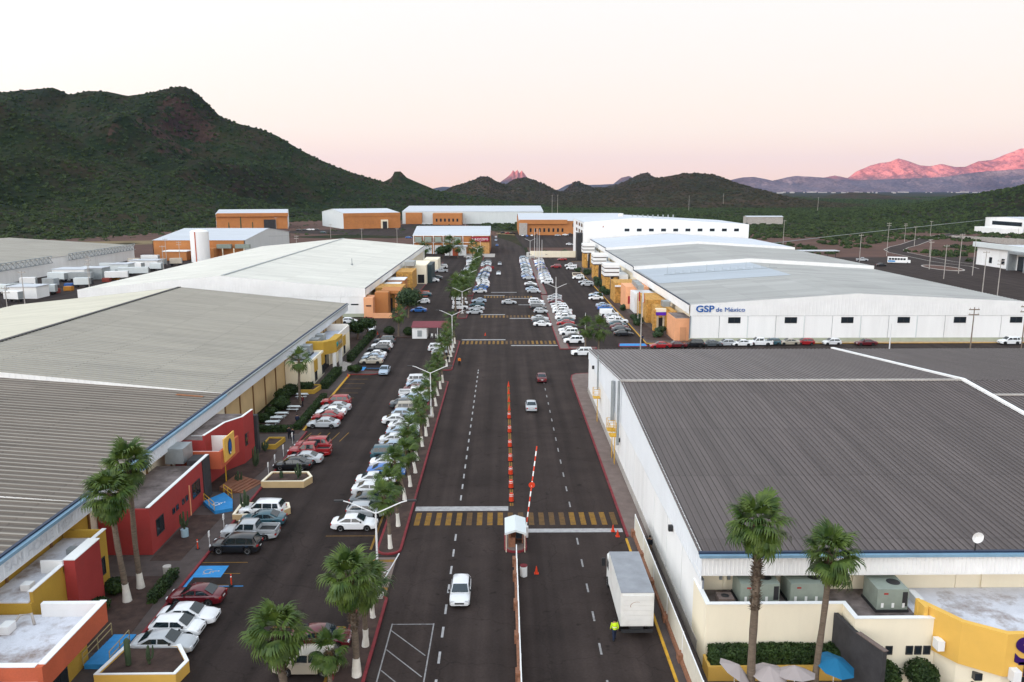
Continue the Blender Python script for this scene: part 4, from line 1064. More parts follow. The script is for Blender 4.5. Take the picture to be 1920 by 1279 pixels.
# purple letters
PURP = mat('purple_letter', (0.035, 0.008, 0.11), 0.45)
for (ch, size, x, z, wd) in (('S', 2.5, 32.75, 3.62, 1.15), ('T', 1.35, 33.1, 2.72, 1.25)):
    obj('sign_letter', text_mesh('sign_letter', ch, size, .03, PURP, wd, .035), Na, (x - 24, 46.04 - 51, z), (R(90), 0, 0))
part('dark_stone_wall', MB().prism([(23.2, 51.15), (23.2, 51.0), (23.5, 48.9), (24.4, 46.3), (24.7, 46.4), (23.77, 48.95), (23.5, 51.15)], 0, 4.3), CHAR, Na)
part('stone_wall_coping', MB().prism([(23.62, 48.5), (24.4, 46.25), (24.75, 46.35), (23.95, 48.6)], 4.3, 4.36), PAVERL, Na)
for (x0, x1, y0, y1, h) in ((17.0, 19.8, 52.6, 54.6, 1.5), (20.6, 23.4, 52.6, 54.6, 1.5), (26.4, 28.6, 51.6, 53.8, 1.55)):
    u_ = part('air_unit', MB().box(x0, x1, y0, y1, 4.25, 4.25 + h), ACGRN, Na)
    fan = MB(); ring = [(x0 + (x1 - x0) * .72 + .48 * math.cos(a * math.pi / 8), (y0 + y1) / 2 + .48 * math.sin(a * math.pi / 8), 4.262 + h) for a in range(16)]
    fan.poly(ring); part('fan', fan, DARKM, u_)
    part('unit_base', MB().box(x0 - .08, x1 + .08, y0 - .08, y1 + .08, 4.06, 4.24), DARKM, u_)
    part('name_plate', MB().box(x0 + .45, x0 + .75, y0 - .02, y0, 4.25 + h * .74, 4.25 + h * .82), RED, u_)
    for k in range(3): part('access_panel', MB().box(x0 + .3 + .75 * k, x0 + .48 + .75 * k, y0 - .015, y0, 4.4, 4.75), WHITE, u_)
    part('intake_grille', MB().box(x1 - .42, x1 - .06, y0 - .012, y0, 4.5, 4.2 + h * .9), DARKM, u_)
u_ = part('condenser', MB().box(15.4, 16.5, 52.3, 53.3, 4.1, 4.75), PAVERL, Na)
part('fan', MB().poly([(15.95 + .3 * math.cos(a * math.pi / 6), 52.8 + .3 * math.sin(a * math.pi / 6), 4.76) for a in range(12)]), DARKM, u_)
for k in range(3): part('meter', MB().box(16.1 + .3 * k, 16.3 + .3 * k, 54.85, 54.99, 4.9, 5.25), GREYM, Na)
part('roof_box', MB().box(29.6, 30.1, 52.2, 53.6, 4.1, 4.7), WHITE, Na)

# --- right long warehouse with blue lettering (G)
Gw = thing('warehouse', 'long white walled warehouse with stepped pale grey roofs and blue lettering', 'warehouse', 78, 270)
GX0, GX1, GR = 41.4, 118.0, 78.4
for (y0, y1, dz, m, zr) in ((174, 252, 0.0, ROOFG, 10.8), (252, 322, 1.0, ROOFG, 12.0), (322, 380, 1.9, ROOFW, 12.9)):
    part('roof_slope', ribbed('y', GX0 - .2, 0, GR, 8.4 + dz, zr, y0, y1, 1.3, 0.06), m, Gw)
    part('roof_slope', ribbed('y', GX1, 0, GR, 8.6 + dz, zr, y0, y1, 1.3, 0.06), m, Gw)
    b = MB(); siding(b, (GX0 - .25, y1), (GX0 - .25, y0), 6.4 + dz, 8.42 + dz, .6, .03, (-1, 0)); part('fascia', b, WHITE, Gw)
    part('gutter', MB().box(GX0 - .3, GX0 - .02, y0 + .5, y1 - .5, 8.38 + dz, 8.62 + dz), NAVY, Gw)
    if dz:
        b = MB(); siding(b, (GX0, y0 - .02), (GR, y0 - .02), 7.4 + dz, 0, .8, .03, (0, -1), 8.6 + dz, zr + .1); siding(b, (GR, y0 - .02), (GX1, y0 - .02), 7.4 + dz, 0, .8, .03, (0, -1), zr + .1, 8.7 + dz)
        part('step_wall', b, WHITE, Gw)
part('blue_roof_bay', ribbed('y', GX0 + .6, 0, GR - .5, 8.56, 10.86, 214, 251, 1.3, 0.06), mat('new_bluish_roof_sheet', (0.36, 0.40, 0.44), 0.45, 0.1, 0.5, stretch=(0.05, 0.8, 1)), Gw)
b = MB()
siding(b, (GX0, 173.95), (GR, 173.95), 6.0, 0, .8, .02, (0, -1), 8.5, 10.95); siding(b, (GR, 173.95), (GX1, 173.95), 6.0, 0, .8, .02, (0, -1), 10.95, 9.0)
part('gable_siding', b, WHITE, Gw)
for k in range(12):
    x0 = GX0 + .3 + 6.3 * k
    part('wall_panel', MB().box(x0 + .06, x0 + 6.24, 174.0, 174.25, 1.0, 5.94), WPANEL, Gw)
    if k % 2 == 1 and k < 12: window(Gw, 'y', 174.0, x0 + 2.0, x0 + 4.6, 4.4, 5.6, -1)
    if k % 2 == 0: part('downspout', MB().box(x0 - .08, x0 + .08, 173.85, 173.99, 1.0, 6.0), LGREYW, Gw)
part('plinth', MB().box(GX0, GX1, 173.98, 174.25, 0, 0.99), GREENB, Gw)
part('joint_backing', MB().box(GX0, GX1, 174.15, 174.3, 1.0, 6.0), mat('joint_sealant', (0.22, 0.24, 0.27), 0.8), Gw)
part('side_wall', MB().box(GX0 + .8, GX0 + 1.0, 174.3, 380, 0, 8.3), CREAM, Gw); part('side_wall', MB().box(GX1 - .3, GX1 - .1, 174.3, 380, 0, 8.5), WPANEL, Gw)
o = obj('lettering', text_mesh('lettering', 'GSP', 2.0, .05, SIGNB, 1.2, .02), Gw, (42.6 - 78, 173.85 - 270, 6.9), (R(90), 0, 0))
o = obj('lettering', text_mesh('lettering', 'de México', 1.35, .05, SIGNB, 1.15), Gw, (47.0 - 78, 173.85 - 270, 6.95), (R(90), 0, 0))
gr_ = MB()
for k in range(14):
    x = 48 + 2.3 * k; zz = 8.6 + (x - GX0) * .0655 + .1
    gr_.tube([(x, 232, zz), (x, 232, zz + (2.2 if k % 5 == 0 else 1.0))], .05, 5); gr_.tube([(x, 231.2, zz + .4), (x + 1.2, 231.2, zz + .5)], .05, 5)
gr_.tube([(47, 231.5, 9.1), (80, 231.5, 11.2)], .07, 5)
part('roof_pipework', gr_, GREYM, Gw)
# its street annexes
Ge = thing('salmon_annex', 'salmon and golden stone entrance annex with purple sign strip at the lettered warehouse corner', 'annex', 38, 185)
part('wall', MB().box(38.4, 42.2, 175.3, 184, 0, 5.2), SALMON, Ge); part('roof_deck', MB().box(38.6, 42.1, 175.5, 183.9, 5.2, 5.25), TARROOF, Ge)
part('painted_recess', MB().box(39.6, 41.0, 175.22, 175.32, 0.2, 3.2), mat('painted_shade_render', (0.55, 0.27, 0.14), 0.9), Ge)  # flat panel; the recess's shade is put into a darker salmon
for x in (36.0, 39.0): part('portal_column', MB().box(x, x + .55, 188, 189.2, 0, 5.3), STONE, Ge)
part('portal_wall', MB().box(39.6, 40.8, 184.1, 192, 0, 5.4), STONE, Ge)
part('sign_strip', MB().box(36.55, 39.0, 188.1, 188.4, 3.9, 4.7), mat('purple_sign', (0.10, 0.02, 0.42), 0.4), Ge); part('portal_beam', MB().box(36.55, 39.0, 188.1, 189.2, 4.7, 5.5), CREAM, Ge)
part('door', MB().box(37.6, 38.6, 190.0, 190.1, 0.1, 3.0), DARKM, Ge); part('door_frame', MB().box(37.2, 37.6, 189.9, 190.12, 0.1, 3.4).box(38.6, 39.0, 189.9, 190.12, 0.1, 3.4), CREAM, Ge)
part('stone_wall', MB().box(36.4, 41.5, 200, 214, 0, 6.0), STONE, Ge); part('stone_wall', MB().box(37.6, 41.5, 192.1, 199.8, 0, 5.0), STONE, Ge)
part('air_unit', MB().box(39.2, 41, 193, 196, 5.2, 6.6), GREYM, Ge)
Gf = thing('salmon_annex', 'salmon annex with red and green window panel between two golden stone walls', 'annex', 36, 225)
part('wall', MB().box(34.8, 41.4, 224, 234, 0, 6.4), SALMON, Gf); part('wall', MB().box(36, 41.4, 216, 223.9, 0, 5.6), WHITE, Gf)
part('window_panel', MB().box(35.4, 36.0, 223.92, 223.99, 1.6, 3.8), mat('red_panel', (0.35, 0.03, 0.03), 0.6), Gf); part('window_panel', MB().box(36.0, 36.9, 223.9, 223.985, 1.6, 3.8), mat('green_panel', (0.03, 0.20, 0.04), 0.6), Gf)
part('stone_wall', MB().box(33.4, 41.4, 236, 246, 0, 6.2), STONE, Gf); part('white_ledge', MB().box(33.3, 41, 235.4, 236, 5.0, 5.5), WHITE, Gf)
for k in range(4): part('air_unit', MB().box(37 + .2 * k, 38.6 + .2 * k, 217 + 4 * k, 219.4 + 4 * k, 6.45, 7.7), GREYM, Gf)
BAND = mat('dark_band', (0.06, 0.035, 0.03), 0.7)
for q, (y0, x0, h, lab) in enumerate(((262, 33.4, 9.2, 'nearest white and brown banded entrance tower on golden stone base'), (300, 34.0, 9.6, 'middle white and brown banded entrance tower on golden stone base'), (345, 34.6, 10.4, 'farthest white and brown banded entrance tower on golden stone base'))):
    T = thing('banded_tower', lab, 'tower', x0 + 2.5, y0 + 4, 0, 0, 'banded entrance towers')
    part('stone_base', MB().box(x0 + .3, x0 + 2.0, y0 + .3, y0 + 7.5, 0, h - 4.2), STONE, T)
    part('doorway', MB().box(x0 + 2.2, x0 + 3.0, y0 + .4, y0 + .5, 0.1, h - 4.4), DARKM, T); part('stone_base', MB().box(x0 + 3.1, x0 + 4.6, y0 + .3, y0 + 7.5, 0, h - 4.2), STONE, T)
    for k in range(3):
        part('white_band', MB().box(x0, x0 + 5, y0, y0 + 8, h - 4.1 + 1.35 * k + .35, h - 4.1 + 1.35 * (k + 1)), WHITE, T)
        part('dark_band', MB().box(x0 + .12, x0 + 4.9, y0 + .12, y0 + 7.9, h - 4.1 + 1.35 * k, h - 4.1 + 1.35 * k + .349), BAND, T)
    part('office_block', MB().box(x0 + 5.05, 41.5, y0 + 1, y0 + 22, 0, h - 3.4), WHITE, T)
    part('air_unit', MB().box(x0 + 5.6, x0 + 7, y0 + 10, y0 + 14, h - 3.4, h - 2.0), GREYM, T)
Gb = thing('white_building', 'tall white building with a row of small windows and dark corner behind the long roofs', 'building', 78, 400)
part('wall', MB().poly([(38.2, 381, 0), (117, 381, 0), (117, 381, 17.3), (64, 381, 20.3), (38.2, 381, 18.4)]), WPANEL, Gb)
part('wall', MB().box(38.2, 38.5, 381.2, 436, 0, 18.0), WPANEL, Gb); part('wall', MB().box(116.6, 117, 381.2, 436, 0, 17), WPANEL, Gb); part('end_wall', MB().box(38.2, 117, 435.8, 436.1, 0, 17), WPANEL, Gb)
part('roof_slope', ribbed('y', 38.1, 0, 64, 18.2, 20.2, 381, 436, 1.2, .05), ROOFW, Gb); part('roof_slope', ribbed('y', 117.2, 0, 64, 17.2, 20.2, 381, 436, 1.2, .05), ROOFW, Gb)
for k in range(10): window(Gb, 'y', 381.0, 57.8 + 5.8 * k, 60.0 + 5.8 * k, 14.0, 15.2, -1)
for z in (9.4, 12.6, 15.8):
    for yy in (386, 398, 412): window(Gb, 'x', 38.2, yy, yy + 7, z, z + 1.5, -1)
part('sign_plate', MB().box(45.5, 49.6, 380.9, 380.98, 14.8, 17.0), WHITE, Gb)
part('sign_mark', MB().tri((47.1, 380.86, 15.9), (48.0, 380.86, 15.9), (47.6, 380.86, 16.7)), mat('brown_red_mark', (0.35, 0.10, 0.06), 0.6), Gb)
part('dark_corner', MB().box(35.6, 38.19, 384, 392, 0, 13), DARKM, Gb)
for k in range(9): part('roof_vent', MB().tube([(66 + 2.6 * k, 410, 19.6), (66 + 2.6 * k, 410, 20.9)], .35, 8), GREYM, Gb)
part('roof_vent', MB().tube([(60, 410, 20), (60, 410, 21.6)], 1.3, 10), WHITE, Gb)

# --- buildings further off
def far_block(lab, x0, x1, y0, y1, h, hr, body, rf, front=None, axis='y', name='industrial_building', cat='building'):
    T = thing(name, lab, cat, (x0 + x1) / 2, (y0 + y1) / 2)
    xr = (x0 + x1) / 2; yr = (y0 + y1) / 2
    part('wall', MB().box(x0, x0 + .3, y0, y1, 0, h), body, T); part('wall', MB().box(x1 - .3, x1, y0, y1, 0, h), body, T)
    if axis == 'y':
        part('front_wall', MB().poly([(x0, y0, 0), (x1, y0, 0), (x1, y0, h), (xr, y0, hr), (x0, y0, h)]), front or body, T)
        part('rear_wall', MB().poly([(x1, y1, 0), (x0, y1, 0), (x0, y1, h), (xr, y1, hr), (x1, y1, h)]), body, T)
        part('roof_slope', ribbed('y', x0 - .3, 0, xr, h, hr, y0 - .3, y1 + .3, 1.5, .06), rf, T); part('roof_slope', ribbed('y', x1 + .3, 0, xr, h, hr, y0 - .3, y1 + .3, 1.5, .06), rf, T)
    else:
        part('front_wall', MB().box(x0, x1, y0, y0 + .3, 0, h), front or body, T); part('rear_wall', MB().box(x0, x1, y1 - .3, y1, 0, h), body, T)
        for (xx) in (x0 - .01, x1 + .01): part('gable', MB().tri((xx, y0, h), (xx, y1, h), (xx, yr, hr)), body, T)
        part('roof_slope', ribbed('x', y0 - .4, 0, yr, h, hr, x0 - .3, x1 + .3, 1.5, .06), rf, T); part('roof_slope', ribbed('x', y1 + .4, 0, yr, h, hr, x0 - .3, x1 + .3, 1.5, .06), rf, T)
    return T
def spin(T, corner, deg):
    c = Vector((*corner, 0)); q = T.location - c
    T.location = c + Matrix.Rotation(R(deg), 3, 'Z') @ q
    T.rotation_euler.z = R(deg)
T = far_block('blue-white roofed orange building with white frame and red sign at the road bend', -47.5, -7.0, 424, 470, 9.6, 13.6, ORANGE, ROOFW, ORANGE, 'x')
for k in range(7): part('white_post', MB().box(-47.4 + 5.2 * k, -47.0 + 5.2 * k, 423.4, 423.7, 0, 9.7), WHITE, T)
for k in range(5): part('roof_unit', MB().box(-46.4 + 5.2 * k, -42.8 + 5.2 * k, 421.5, 423.3, 6.4, 9.0), ACGRN, T)
part('white_rail', MB().box(-47.4, -7.2, 423.2, 423.38, 9.5, 9.9).box(-47.4, -17, 423.2, 423.38, 5.9, 6.2), WHITE, T)
sg = part('sign_board', MB().box(-17.0, -7.3, 423.0, 423.5, 6.6, 9.0), mat('sign_red', (0.30, 0.008, 0.03), 0.5), T)
o = obj('sign_letters', text_mesh('sign_letters', 'BAE SYSTEMS', 1.55, .05, WHITE, 0.96), sg, (-16.6, 422.93, 7.25), (R(90), 0, 0))
part('stone_front', MB().box(-18, -7.2, 422.9, 423.3, 0, 6.0), mat('tan_stone', (0.50, 0.27, 0.10), 0.9, 0.3, 1.0), T)
for k in range(4): part('bay_door', MB().box(-46.6 + 5.2 * k, -42.9 + 5.2 * k, 423.8, 423.98, 0.1, 4.6), LGREYW, T)
part('porch_roof', MB().box(-31, -18.5, 412, 421, 4.4, 4.9), ROOFW, T); part('porch_front', MB().box(-30, -19, 412.4, 412.8, 0, 4.3), WHITE, T); part('porch_panel', MB().box(-26, -23.4, 412.2, 412.39, 0, 4.2), ORED, T)
part('paved_apron', MB().box(-20, -4.2, 402, 423, 0.02, 0.14), CONC, T)
T = far_block('orange fronted building with white roof and pale side beside the white storage tank', -172, -127, 395, 478, 9.0, 13.0, LGREYW, ROOFW, ORANGE, 'x')
for x in (-140, -131): part('roof_unit', MB().box(x, x + 7, 392.5, 394.4, 5.2, 7.2), ACGRN, T)
for x in (-142.5, -137.5, -132, -127): part('post', MB().box(x, x + .5, 392.6, 393.1, 0, 5.2), CREAM, T)
part('orange_block', MB().box(-149, -140, 388, 394.4, 0, 5.5), ORANGE, T); part('low_block', MB().box(-163, -152, 385, 392, 0, 4.2), ORANGE, T); part('low_roof', MB().box(-163.4, -151.6, 384.6, 392.4, 4.2, 4.6), WHITE, T)
T = far_block('orange fronted building with pale blue roof standing farthest left', -245, -186, 690, 760, 13, 16, WPANEL, ROOFW, ORANGE, 'x')
part('orange_parapet', MB().box(-244, -185.5, 688.5, 689.8, 10.6, 13.6), ORANGE, T)
part('doorway', MB().box(-206, -196, 688.9, 689.8, 0, 8), DARKM, T)
for k in range(9): part('window', MB().box(-245.1, -244.95, 694 + 7 * k, 697 + 7 * k, 4, 6), GLASS, T)
spin(T, (-245, 690), 14)
T = far_block('large white sided building with orange front and small windows, left of centre', -137, -86, 694.2, 766, 13.4, 16.5, LGREYW, ROOFW, LGREYW, 'x')
part('orange_front', MB().box(-137.2, -85.8, 693.95, 694.15, 0, 13), ORANGE, T)
part('orange_parapet', MB().box(-137.3, -85.7, 693.6, 694, 10.6, 13.5), ORANGE, T)
for k in range(5): window(T, 'y', 694.0, -134 + 7 * k, -131.6 + 7 * k, 4.0, 6.4, -1)
part('entrance', MB().box(-104, -98, 691.5, 693.5, 0, 7.5), CREAM, T); part('doorway', MB().box(-103, -99, 691.3, 691.49, 0, 6), DARKM, T)
spin(T, (-137, 694), 27)
T = far_block('very wide white shed with small orange office behind the red sign building', -100, 40, 800, 930, 12, 16.5, LGREYW, ROOFW, LGREYW, 'x')
part('orange_front', MB().box(-68, -40, 780, 799.6, 0, 10.8), ORANGE, T)
for k in range(6): window(T, 'y', 780.0, -65 + 4.0 * k, -63.4 + 4.0 * k, 3.0, 5.8, -1)
part('orange_front', MB().box(-96, -80, 796, 799.6, 0, 11), ORANGE, T)
T = far_block('long orange building with pale roof and dark windows beyond the flagpoles', 12, 92, 600, 690, 10.5, 15, ORANGE, ROOFW, ORANGE, 'x')
part('orange_parapet', MB().box(12, 48, 598.6, 599.6, 8.2, 11.4), ORANGE, T); part('pale_pier', MB().box(12, 18, 597.5, 599.6, 0, 9), CONC, T)
for k in range(8): window(T, 'y', 600.0, 20 + 3.4 * k, 21.3 + 3.4 * k, 2.4, 5.0, -1)
for k in range(5): window(T, 'y', 600.0, 52 + 8 * k, 55.4 + 8 * k, 6.2, 8.6, -1)
T = far_block('grey roofed warehouse with roof truss gantry at the far left edge', -300, -180, 268, 392, 6.8, 10.5, WPANEL, ROOFL2, WPANEL, 'y')
for (y0, y1) in ((270, 318), (330, 390)):
    tr = MB(); n = int((y1 - y0) / 3)
    for k in range(n):
        a, b_ = y0 + 3 * k, y0 + 3 * k + 3
        tr.tube([(-178.5, a, 5.0), (-178.5, b_, 7.6)], .12, 4); tr.tube([(-178.5, a, 7.6), (-178.5, b_, 5.0)], .12, 4); tr.tube([(-178.5, a, 5.0), (-178.5, a, 7.6)], .12, 4)
    for z in (5.0, 7.6): tr.tube([(-178.5, y0, z), (-178.5, y1, z)], .16, 4)
    part('truss_gantry', tr, GREYM, T)
tk = thing('storage_tank', 'tall white cylindrical storage tank beside the orange building', 'tank', -142.5, 378)
part('shell', MB().tube([(-142.5, 378, 0), (-142.5, 378, 14.2)], 4.2, 28), WPANEL, tk, 50); part('dome', MB().tube([(-142.5, 378, 14.2), (-142.5, 378, 14.8), (-142.5, 378, 15.2)], [4.2, 3, .5], 28), WHITE, tk, 50)
part('red_pipe', MB().box(-143.2, -142.8, 373.6, 373.85, 0, 14.2), ORED, tk)
for (x, y, w_, l, h, m, lab) in ((-150, 252, 9, 7, 3.6, WHITE, 'small white hut nearest the front of the left service yard'), (-163, 304, 12, 8, 4.0, WHITE, 'wide white shed in the middle of the left service yard'), (-155, 306, 6, 6, 4.2, GREYM, 'grey hut right of the wide white shed in the left yard'), (-153, 322, 7, 6, 4.2, LGREYW, 'pale container hut with dark side in the left yard'), (-156, 350, 12, 5, 3.2, WHITE, 'long white trailer hut at the back of the left yard'), (-160, 232, 8, 6, 3.4, WHITE, 'white hut cut by the left picture edge in the service yard')):
    T = thing('yard_hut', lab, 'hut', x, y)
    part('wall', MB().box(x - w_ / 2, x + w_ / 2, y - l / 2, y + l / 2, 0, h), m, T); part('roof', MB().box(x - w_ / 2 - .3, x + w_ / 2 + .3, y - l / 2 - .3, y + l / 2 + .3, h, h + .25), ROOFW, T)
    part('door', MB().box(x - w_ / 4, x - w_ / 4 + 1.2, y - l / 2 - .05, y - l / 2, 0, 2.2), GREYM, T)
random.seed(12)
DR = [mat('barrel_red', (0.2, .035, .025), .6), mat('barrel_orange', (.4, .17, .02), .6), mat('barrel_blue', (.03, .1, .3), .6), mat('barrel_dark', (.04, .04, .045), .6)]
DRN = ['red', 'orange', 'blue', 'black']
for k in range(10):
    x, y = -147 + random.uniform(-4, 3), 262 + 8 * k + random.uniform(-2, 2)
    c = k % 4
    cb = MB().box(x - 1.3, x + 1.3, y - 1, y + 1, 0.15, 1.5).box(x - 1.2, x - .9, y - .9, y + .9, 0, .15).box(x + .9, x + 1.2, y - .9, y + .9, 0, .15)
    solo('yard_crate', cb, DR[c], f'{DRN[c]} crate, {ordn(k)} from the near end of the left service yard', 'crate', 'crates in the left yard')
# right outskirts
T = far_block('white office building with grey portal at the right edge beside the lamp posts', 216, 272, 318, 362, 8.4, 10.2, WPANEL, ROOFW, WPANEL, 'x')
part('grey_portal', MB().box(212.5, 215.9, 322, 323, 0, 7).box(212.5, 215.9, 333, 334, 0, 7).box(212.5, 215.9, 322, 334, 7.001, 8), GREYM, T)
part('fascia_band', MB().box(214.4, 215.9, 317, 363, 8.1, 10.2), LGREYW, T); window(T, 'x', 216, 350, 352, 1.5, 4, -1); window(T, 'x', 216, 341, 343, 1.5, 4, -1); part('doorway', MB().box(215.85, 215.98, 324, 332, 0, 6), GLASS, T)
T = far_block('white hilltop building with dark window band on the retaining wall', 392, 470, 600, 650, 11.5, 12.5, WPANEL, ROOFW, WPANEL, 'x')
part('window_band', MB().box(394, 420, 599.6, 599.95, 7.0, 10), GLASS, T)
part('window_band', MB().box(391.7, 391.98, 603, 640, 6.0, 9.0), GLASS, T)
part('lower_block', MB().box(378, 391.6, 606, 640, 0, 4.5), WPANEL, T)
T = thing('retaining_wall', 'long grey concrete retaining wall below the white hilltop building', 'wall', 330, 520)
for k in range(14):
    a = Vector((322 - 1.1 * k, 572 - 9 * k)); b_ = Vector((322 - 1.1 * (k + 1), 572 - 9 * (k + 1)))
    part('wall_panel', MB().prism([tuple(a), tuple(b_ + Vector((-.06, .1))), tuple(b_ + Vector((.74, .1))), tuple(a + Vector((.8, 0)))], 0, 1.2 + .32 * k), CONC, T)
T = far_block('long rusty pale shed standing alone in the scrub on the right', 240, 276, 790, 802, 7, 8, CONC, ROOFW, CONC, 'x')
def ribbon(pts, w_, z, zs=None):
    b = MB()
    P_ = [Vector(p) for p in pts]
    L_, R_ = [], []
    for i, p in enumerate(P_):
        d = (P_[min(i + 1, len(P_) - 1)] - P_[max(i - 1, 0)]).normalized(); n = Vector((-d.y, d.x)) * w_ / 2
        zz = z if zs is None else z + zs[i]
        L_.append((p.x + n.x, p.y + n.y, zz)); R_.append((p.x - n.x, p.y - n.y, zz))
    for i in range(len(P_) - 1): b.quad(R_[i], R_[i + 1], L_[i + 1], L_[i])
    return b
hillroad = [(209, 338), (212, 350), (209, 363), (208, 376), (211, 404), (214, 430), (221, 450), (234, 470), (250, 490), (294, 553), (329, 594), (352, 616), (394, 632)]
struct('hill_road', ribbon(hillroad, 9, 0.012), ASPH)
for s in (-1, 1):
    P2 = []
    for i, p in enumerate(hillroad):
        a = Vector(hillroad[max(i - 1, 0)]); c = Vector(hillroad[min(i + 1, len(hillroad) - 1)]); d = (c - a).normalized(); P2.append(tuple(Vector(p) + Vector((-d.y, d.x)) * 5.0 * s))
    struct('kerb', ribbon(P2, 0.6, 0.12), CONC)
mb = MB(); 
for k in range(24):
    a0, a1 = 2 * math.pi * k / 24, 2 * math.pi * (k + 1) / 24
    q = lambda a, r: (191 + 6 * r * math.cos(a), 344 + 13 * r * math.sin(a))
    mb.prism([q(a0, .96), q(a0, 1.04), q(a1, 1.04), q(a1, .96)], 0, 0.16)
tc_ = struct('turning_circle', MB().poly([(191 + 5.7 * math.cos(a * math.pi / 12), 344 + 12.5 * math.sin(a * math.pi / 12), 0.06) for a in range(24)]), DIRT)
struct('kerb', mb, CONC, tc_)
cp = thing('carport', 'long low carport canopy with lamp at the right end behind the grey roofs', 'carport', 150, 395)
part('roof', MB().box(134, 166, 392, 398, 3.6, 3.9), ROOFW, cp)
for x in range(136, 166, 4): part('post', MB().box(x, x + .2, 392.3, 392.5, 0, 3.6), DARKM, cp)
bw = thing('low_wall', 'cream boundary wall below the planted bank beyond the right parking rows', 'wall', 30, 402)
for k in range(6): part('wall_panel', MB().box(13.5 + 4.0 * k, 17.46 + 4.0 * k, 401, 401.4, 0, 3.2), CREAM, bw)
part('white_slab', MB().prism([(11.5, 396), (15.5, 396), (14.8, 424), (12.5, 424)], 0, .9), CONC, bw)

# ---------------------------------------------------------------- vehicles
PAINT = mat('car_paint', (1, 1, 1), 0.32, 0.03, 1.0, spec=0.5, objc=True, coat=0.6)
CGLASS = mat('car_glass', (0.012, 0.022, 0.028), 0.04, 0.05, spec=0.8)
TYRE = mat('tyre_rubber', (0.018, 0.018, 0.019), 0.85, 0.2)
RIM = mat('wheel_rim', (0.35, 0.36, 0.37), 0.35, 0.1, metal=0.7)
HLAMP = mat('headlamp', (0.62, 0.64, 0.66), 0.15, 0.05, spec=0.7)
TLAMP = mat('tail_lamp', (0.35, 0.012, 0.01), 0.2, 0.1, spec=0.6)
PLASTIC = mat('black_plastic', (0.02, 0.02, 0.021), 0.6, 0.1)
PLATE = mat('number_plate', (0.6, 0.6, 0.58), 0.6, 0.1)
COLORS = {'white': (0.76, 0.77, 0.78), 'silver': (0.42, 0.44, 0.46), 'gray': (0.075, 0.09, 0.10), 'black': (0.008, 0.009, 0.011), 'red': (0.30, 0.008, 0.012), 'darkred': (0.11, 0.006, 0.012),
          'blue': (0.02, 0.13, 0.42), 'teal': (0.03, 0.085, 0.11), 'paleblue': (0.36, 0.45, 0.55), 'gold': (0.40, 0.36, 0.29)}
CNAME = {'gray': 'dark grey', 'darkred': 'dark red', 'teal': 'dark teal', 'paleblue': 'pale blue', 'gold': 'champagne'}
def P(L, W, H, xf, xr, wr, top, belt, roof, cab):
    return dict(L=L, W=W, H=H, xf=xf, xr=xr, wr=wr, top=top, belt=belt, roof=roof, cab=cab)
# top: body top line (x,z) rear to front; cab: rear base x, rear roof x, front roof x, front base x
SPEC = {
 's': P(4.55, 1.76, 1.46, 1.36, -1.28, .32, [(-2.27, .62), (-2.22, .92), (-1.9, 1.02), (-1.2, 1.0), (1.0, .95), (1.7, .86), (2.1, .76), (2.26, .58)], .95, 1.45, (-1.72, -.85, .28, 1.12)),
 'h': P(3.9, 1.68, 1.5, 1.2, -1.2, .31, [(-1.95, .62), (-1.92, .98), (-1.6, 1.02), (-1.0, 1.0), (.95, .97), (1.5, .88), (1.82, .76), (1.95, .58)], .97, 1.5, (-1.86, -1.35, .35, 1.12)),
 'u': P(4.6, 1.84, 1.72, 1.36, -1.32, .37, [(-2.3, .7), (-2.26, 1.05), (-2.0, 1.1), (-1.2, 1.1), (1.0, 1.07), (1.8, 1.0), (2.18, .88), (2.3, .62)], 1.08, 1.72, (-2.2, -1.85, .42, 1.15)),
 'p': P(5.4, 1.88, 1.8, 1.75, -1.55, .39, [(-2.7, .62), (-2.69, .8), (-.9, .8), (-.88, 1.12), (1.2, 1.1), (2.3, 1.06), (2.6, .95), (2.7, .66)], 1.12, 1.8, (-.86, -.7, .75, 1.45)),
 'v': P(5.2, 1.95, 2.1, 1.7, -1.6, .36, [(-2.6, .7), (-2.59, 1.1), (1.2, 1.1), (1.6, 1.12), (2.35, 1.02), (2.55, .85), (2.6, .6)], 1.1, 2.08, (-2.58, -2.5, 1.05, 1.75)),
}
def interp(pts, x):
    return lerp_list(pts, x)
def wheel_mesh(r, w_):
    b = MB(); n = 14
    prof = [(-w_ / 2, r * .62), (-w_ / 2, r * .93), (-w_ * .3, r), (w_ * .3, r), (w_ / 2, r * .93), (w_ / 2, r * .62)]
    for (y, rr) in prof:
        for k in range(n):
            a = 2 * math.pi * k / n; b.v.append((rr * math.cos(a), y, rr * math.sin(a)))
    for i in range(len(prof) - 1):
        for k in range(n):
            j = (k + 1) % n; b.f.append((i * n + k, i * n + j, (i + 1) * n + j, (i + 1) * n + k)); b.m.append(0)
    b.f.append(tuple(range(n))); b.m.append(0); b.f.append(tuple(len(b.v) - 1 - k for k in range(n))); b.m.append(0)
    rim = MB()
    for s in (-1, 1):
        c = (0, s * (w_ / 2 - .03), 0); n2 = 10
        for k in range(n2):
            a0, a1 = 2 * math.pi * k / n2, 2 * math.pi * (k + .62) / n2
            rim.tri(c, (r * .6 * math.cos(a0), s * (w_ / 2 + .012), r * .6 * math.sin(a0)), (r * .6 * math.cos(a1), s * (w_ / 2 + .012), r * .6 * math.sin(a1)))
    return b.mesh('wheel', TYRE, 40), rim.mesh('rim', RIM)
